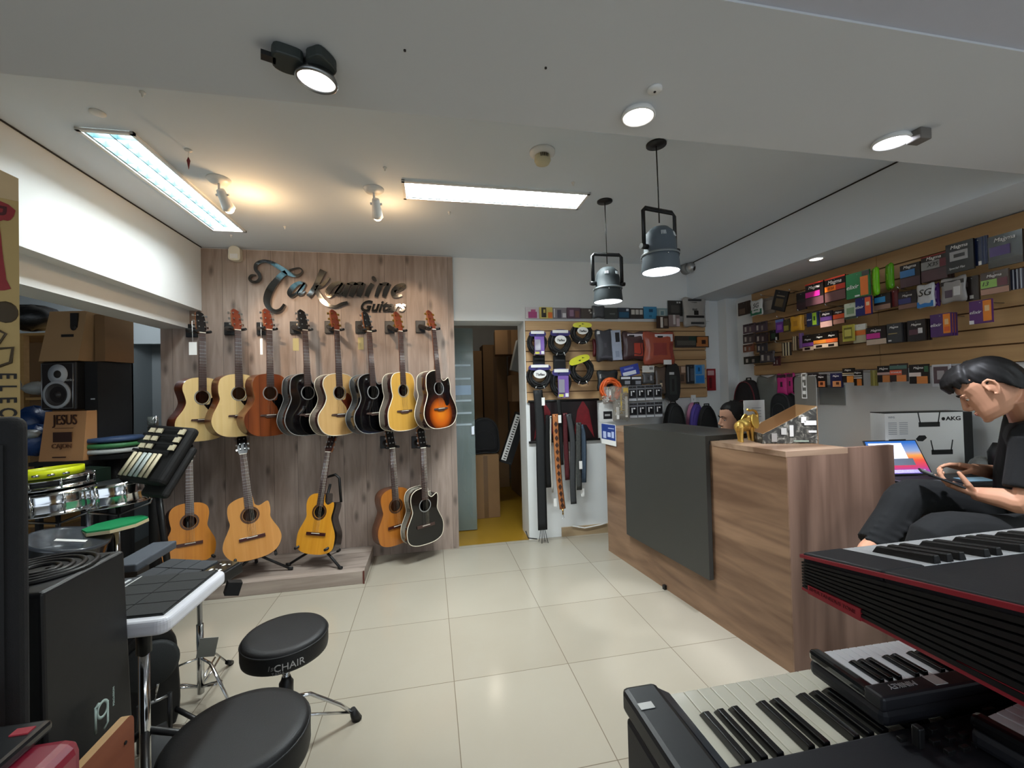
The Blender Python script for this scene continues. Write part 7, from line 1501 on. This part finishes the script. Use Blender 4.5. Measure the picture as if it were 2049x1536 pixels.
# practice pad on stand
c = PD(232, 1049, 2.55); t = thing('practice_pad', 'green octagonal practice pad with a pale edge on a stand', 'drum pad', (c.x, c.y, 0))
oc = [(.152*cos(pi/8+pi*k/4), .152*sin(pi/8+pi*k/4)) for k in range(8)]; Mo = Matrix.Translation(c)@Matrix.Rotation(rad(-4), 4, 'Y')
MB().prism(oc, -.018, 0, Mo).build('pad_base', mat('pale_wood_edge', 'C8BC98', .5), t); MB().prism([(x*.98, y*.98) for x, y in oc], 0, .01, Mo).build('green_rubber', mat('green_rubber', '128A52', .6, bump=.05), t)
MB().cyl((c.x, c.y, .05), (c.x, c.y, c.z-.02), .014, n=12).build('post', M_chrome, t)
for a in (30, 150, 270): d = V((cos(rad(a)), sin(rad(a)), 0)); MB().tube([(c.x, c.y, .38), tuple(V((c.x, c.y, .012))+d*.24)], .010, 6).build('leg', M_steel, t)
# dark tom
c = PD(128, 1076, 2.35); t = thing('tom_drum', 'dark drum with a pale sticker low behind the tall drum box', 'drum', tuple(c-V((0, 0, .12))))
Mo = Matrix.Translation(c-V((0, 0, .1)))@Matrix.Rotation(rad(14), 4, 'Y'); MB().lathe([(.17, -.1), (.17, .1)], 36, Mo, caps=False).build('shell', mat('dark_shell', '1A1C20', .25, coat=.6), t); MB().lathe([(.0, .1), (.165, .1), (.178, .104), (.178, .085)], 36, Mo, caps=False).build('drum_head', mat('smoked_head', '3A3E44', .25, coat=.4), t)
MB().box((.03, -.03, .102), (.13, .03, .002), 0, (0, 0, .3), Mo).build('sticker', M_paper, t); MB().tube([tuple(c-V((0, 0, .2))), (c.x, c.y, .02)], .016, 8).build('post', M_steel, t)
# green box with round badge behind snares
c = PD(178, 950, 2.95); t = thing('drum_pedal_box', 'dark green box with a white round badge behind the snares', 'box', tuple(c)); Mo = Matrix.Translation(c)@Matrix.Rotation(rad(-28), 4, 'Z')
MB().box((0, 0, 0), (.24, .12, .10), 0, None, Mo).build('box_body', mat('bottle_green', '14281E', .5), t); MB().cyl(Mo@V((0, -.06, -.01)), Mo@V((0, -.062, -.01)), .024, n=18).build('badge', M_paper, t)
MB().tube([tuple(c-V((0, 0, .05))), (c.x, c.y, .02)], .02, 8).build('post', M_steel, t)
# open stick bag with sticks
P4 = [PD(237, 950, 2.72), PD(300, 957, 2.66), PD(348, 864, 2.86), PD(296, 852, 2.92)]
o_ = P4[0]; ux = (P4[1]-P4[0]); Wq = ux.length; ux.normalize(); uy = (P4[3]-P4[0]); Hq = uy.length; uy = (uy-ux*uy.dot(ux)).normalized(); uz = ux.cross(uy); uz = uz if uz.dot(CF) < 0 else -uz
Ms = frame(ux, uy, ux.cross(uy), o_); sg_ = 1 if ux.cross(uy).dot(CF) < 0 else -1
t = thing('stick_bag', 'open black stick bag displaying pale drumsticks and brushes', 'bag', tuple(o_))
MB().box((Wq*.58, Hq*.5, -.05*sg_), (Wq*1.38, Hq*1.14, .07), 0, None, Ms).build('bag_body', M_blackm, t, .03, 3); MB().box((Wq*.95, Hq*.25, -.10*sg_), (Wq*.8, Hq*1.0, .05), 0, None, Ms).build('bag_flap', M_blackm, t, .03, 3)
ms = mat('pale_sticks', 'CFC6A8', .5, var=.15); ms2 = mat('white_brush', 'B8C4C0', .4)
for k in range(6):
    x = Wq*(.06+.16*k); MB().tube([Ms@V((x, .0, .006*sg_)), Ms@V((x+Wq*.02, Hq*.45, .008*sg_))], Wq*.065, 8, flat=.5).build('drumstick', ms2 if k in (2, 3) else ms, t)
for j in range(3):
    for k in (0, 1, 4): x = Wq*(.02+.24*k); MB().box((x+Wq*.1, Hq*(.60+.16*j), .004*sg_), (Wq*.17, Hq*.11, .01), 0, None, Ms).build('stick_tip', ms, t)
for j in range(4): MB().box((Wq*.5, Hq*(.50+.16*j), .008*sg_), (Wq*1.15, Hq*.04, .006), 0, None, Ms).build('elastic_band', M_blackm, t)
MB().tube([Ms@V((Wq*.8, 0, -.1*sg_)), (o_.x+.25, o_.y+.1, .02)], .02, 8).build('prop_stand', M_black, t)
# stack of pads behind
for k, (c_, lab) in enumerate((('B8BCBA', 'pale round drum head at the bottom of the pad stack'), ('3E7A4A', 'green round practice pad, middle of the pad stack'), ('33486A', 'dark blue round practice pad on top of the pad stack'))):
    c = PD(228, 903-k*11, 3.2); tag(MB().lathe([(.0, 0), (.17, 0), (.175, .012), (.17, .03), (0, .032)], 36, Matrix.Translation(c), caps=False).build('practice_pad', mat('pad_'+c_.lower(), c_, .5)), lab, 'drum pad', 'stack of pads in the left bay')
c = PD(228, 905, 3.2); t = thing('pad_shelf', 'black stand carrying the stack of round pads', 'stand', (c.x, c.y, 0)); MB().box((c.x, c.y, c.z-.018), (.3, .3, .03)).build('shelf_top', M_blackm, t); MB().cyl((c.x, c.y, 0), (c.x, c.y, c.z-.03), .04).build('post', M_blackm, t)
# small shiny cup on top of the bag
c = PD(306, 842, 2.98); t = thing('chrome_cup', 'small chrome and glass fitting above the stick bag', 'fitting', tuple(c)); MB().lathe([(.03, -.05), (.032, .03), (.028, .03), (.026, -.05)], 20, Matrix.Translation(c)).build('cup', mat('smoked_glass', '5A605E', .1, alpha=.7, coat=.5), t); MB().cyl(c+V((.03, -.02, -.05)), c+V((.03, -.02, .035)), .006, n=8).build('chrome_rod', M_chrome, t); MB().cyl((c.x, c.y, .0), (c.x, c.y, c.z-.05), .03).build('post', M_blackm, t)
# carton / speaker / printed box drum stack
def stackbox(label, name, cat, tl, tr, br, bl, d, depth, front, side, grp=None):
    p_bl, p_br = PD(*bl, d), PD(*br, d); zt_ = PD(*tl, d).z; zb_ = (p_bl.z+p_br.z)/2; w = V((p_br.x-p_bl.x, p_br.y-p_bl.y, 0)); Ww = w.length; w.normalize()
    M = frame(w, V((-w.y, w.x, 0)), V((0, 0, 1)), (p_bl.x, p_bl.y, zb_))@Matrix.Translation((0, 0, 0)); t = thing(name, label, cat, M, grp)
    return t, M, Ww, zt_-zb_
t, M, w, h = stackbox('tan carton with a microphone print leaning on top of the speaker', 'carton', 'carton', (97, 620), (178, 620), (156, 722), (77, 722), 3.05, .3, M_card, M_cardd)
MB().hexa([(0, 0, 0), (w, 0, 0), (w, .34, 0), (0, .34, 0), (.03, .05, h), (w+.02, .05, h), (w+.02, .36, h), (.03, .36, h)]).build('box_body', M_card, t, **K)
MB().bx((w*.70, .030, h*.66), (w*.88, .04, h*.95)).build('print_bar', M_ink, t, **K); MB().sphere((w*.79, .028, h*.66), (.022, .006, .022), 12).build('print_dot', M_ink, t, **K); MB().box((w*.66, .021, h*.5), (w*.30, .006, h*.05)).build('text_line', M_ink, t, **K)
t2 = thing('carton', 'dark brown carton behind the tan microphone carton', 'carton', M, None); MB().bx((w+.025, .10, .0), (w+.10, .34, h*.95)).build('box_body', M_cardd, t2, **K)
t, M, w, h = stackbox('dark monitor speaker with white tweeter plate and woofer ring', 'monitor_speaker', 'speaker', (90, 724), (167, 724), (152, 819), (83, 822), 3.05, .3, None, None)
MB().bx((0, 0, 0), (w, .3, h)).build('cabinet', M_black, t, .01, **K); MB().bx((.006, -.006, .008), (w-.006, 0, h-.008)).build('baffle', mat('dark_brown_baffle', '1E1614', .5), t, .008, **K)
MB().tube([(x, -.008, z) for x, z in crom([(.012, .014), (w-.012, .014), (w-.012, h-.014), (.012, h-.014)], 1)], .004, 6, 0, True).build('silver_edge', M_steel, t, **K)
Mw_ = FR; 
MB().lathe([(0, .0), (h*.20, .0), (h*.205, .004), (0, .006)], 36, Matrix.Translation((w*.52, -.006, h*.74))@FR, caps=False).build('tweeter_plate', mat('plate_white', 'B8BCC0', .5), t, **K); MB().lathe([(.0, .012), (.018, .01), (.028, .004)], 20, Matrix.Translation((w*.52, -.008, h*.74))@FR, caps=False).build('tweeter', M_ink, t, **K)
MB().lathe([(h*.225, 0), (h*.29, .0), (h*.28, .012), (h*.23, .012)], 40, Matrix.Translation((w*.50, -.006, h*.32))@FR, caps=False).build('woofer_ring', mat('ring_grey', 'A8ACB0', .45), t, **K); MB().lathe([(h*.23, .008), (h*.08, -.02), (h*.07, -.004), (0, .008)], 36, Matrix.Translation((w*.50, -.010, h*.32))@FR, caps=False).build('woofer_cone', mat('cone_dark', '3A3634', .4), t, **K)
text_mb('series', .03, .001, None, Matrix.Translation((w*.84, -.008, h*.62))@FR, 0, .2).build('lettering', mat('pale_grey_print', 'B4B4B4'), t, **K)
t3 = thing('dark_cabinet', 'black cabinet standing behind the monitor speaker stack', 'speaker', M, None); MB().bx((w+.005, .06, -1.2), (w+.10, .34, h)).build('cabinet', M_blackm, t3, **K); MB().bx((w+.05, .057, h*.2), (w+.08, .06, h*.23)).build('badge', mat('ring_grey', 'A8ACB0'), t3, **K)
t, M, w, h = stackbox('tan box drum printed JESUS with a black picture, under the speaker', 'box_drum', 'drum', (84, 824), (176, 822), (166, 921), (77, 924), 3.0, .3, None, None)
MB().hexa([(0, 0, 0), (w, 0, 0), (w, .3, 0), (0, .3, 0), (.02, .03, h), (w, .03, h), (w, .3, h), (.02, .3, h)]).build('box_body', mat('tan_front', 'B8875A', .55, var=.06), t, **K)
MT = lambda x, z: Matrix.Translation((x, .004+.03*z/h-.012, z))@FR
text_mb('JESUS', .085, .003, None, MT(w*.55, h*.82)@Matrix.Diagonal((.85, 1.2, 1, 1)), 0).build('lettering', mat('brown_ink', '3A2016', .6), t, **K)
MB().box((0, 0, 0), (w*.42, h*.20, .003), 0, None, MT(w*.52, h*.48)).build('picture_print', mat('brown_ink', '3A2016'), t, **K); 
for k_ in range(9): MB().box((0, 0, 0), (w*.03, h*(.05+.02*(k_ % 3)), .004), 0, None, MT(w*(.36+.04*k_), h*.50)).build('pale_print', mat('tan_front', 'B8875A'), t, **K)

text_mb('CAJON', .045, .003, None, MT(w*.52, h*.30), 0).build('lettering', mat('faded_brown_ink', '6A4630', .6), t, **K); MB().box((0, 0, 0), (w*.3, h*.025, .003), 0, None, MT(w*.48, h*.08)).build('text_line', mat('brown_ink', '3A2016'), t, **K); MB().box((0, 0, 0), (w*.42, h*.012, .003), 0, None, MT(w*.54, h*.66)).build('text_line', mat('faded_brown_ink', '6A4630'), t, **K)
zs = (M@V((0, 0, 0))).z; t = thing('stack_table', 'dark low table carrying the box drum and speaker stack', 'table', M@Matrix.Translation((0, 0, -zs))); MB().bx((-.05, -.02, zs-.03), (w+.02, .4, zs-.002)).build('tabletop', M_blackm, t, **K)
for x in (-.03, w-.02):
    for y in (0, .36): MB().bx((x, y, 0), (x+.03, y+.03, zs-.03)).build('leg', M_blackm, t, **K)
# shelf unit far left
c = PD(42, 690, 3.3); t = thing('wooden_shelf', 'wooden shelf unit with bags in the dark far left', 'shelf', (c.x, c.y, 0)); us = V((CR.x, CR.y, 0)).normalized(); Mv = frame(us, V((-us.y, us.x, 0)), V((0, 0, 1)), (c.x, c.y, 0))
for z in (PD(60, 668, 3.3).z, PD(60, 797, 3.3).z, .5): MB().bx((-.6, 0, z-.012), (.30, .4, z+.008)).build('shelf_board', wood('shelf_wood', '9A7440', 'B8925C', 0, 20, .08, .5), t, **K) if False else MB().bx((-.6, 0, z-.012), (.30, .4, z+.008), 0, Mv).build('shelf_board', wood('shelf_wood', '9A7440', 'B8925C', 0, 20, .08, .5), t)
for x in (.0, -.6): MB().bx((x, -.01, 0), (x+.03, .03, PD(60, 668, 3.3).z-.012), 0, Mv).build('shelf_post', wood('shelf_wood', '9A7440', 'B8925C', 0), t)
MB().bx((-.6, .4, 0), (.30, .41, 2.0), 0, Mv).build('back_board', M_cardd, t)
for (x, y, d, r, c_, lab) in ((62, 636, 3.35, (.2, .14, .10), '121214', 'black bag heap on the top board of the far left shelf'), (76, 776, 3.3, (.085, .08, .05), '9A9C98', 'pale crumpled plastic bag on the far left shelf'), (68, 845, 3.2, (.12, .12, .12), '14325E', 'dark blue bag on the far left, beside the speaker'), (72, 880, 3.1, (.11, .1, .11), '16386A', 'blue bag below the other one, left of the printed box drum'), (60, 868, 3.0, (.06, .05, .03), '8A9294', 'pale plastic film over the blue bag'), (36, 770, 3.3, (.05, .05, .07), '8A8C8E', 'small grey plastic packet beside the tall carton')):
    p = PD(x, y, d); m = MB(); rows = []
    for j in range(9):
        a = pi*j/8; rows.append([p+V((r[0]*sin(a)*cos(b)*(1+.14*sin(3*b+j)), r[1]*sin(a)*sin(b)*(1+.14*cos(4*b+2*j)), -r[2]*cos(a)*(1+.1*sin(5*b)))) for b in [2*pi*i/16 for i in range(16)]])
    m.grid(rows, 0, True, True); tag(m.build('plastic_bag', mat('bag_'+c_.lower(), c_, .35, bump=.3, bs=40)), lab, 'bag', 'bags in the dark left bay')
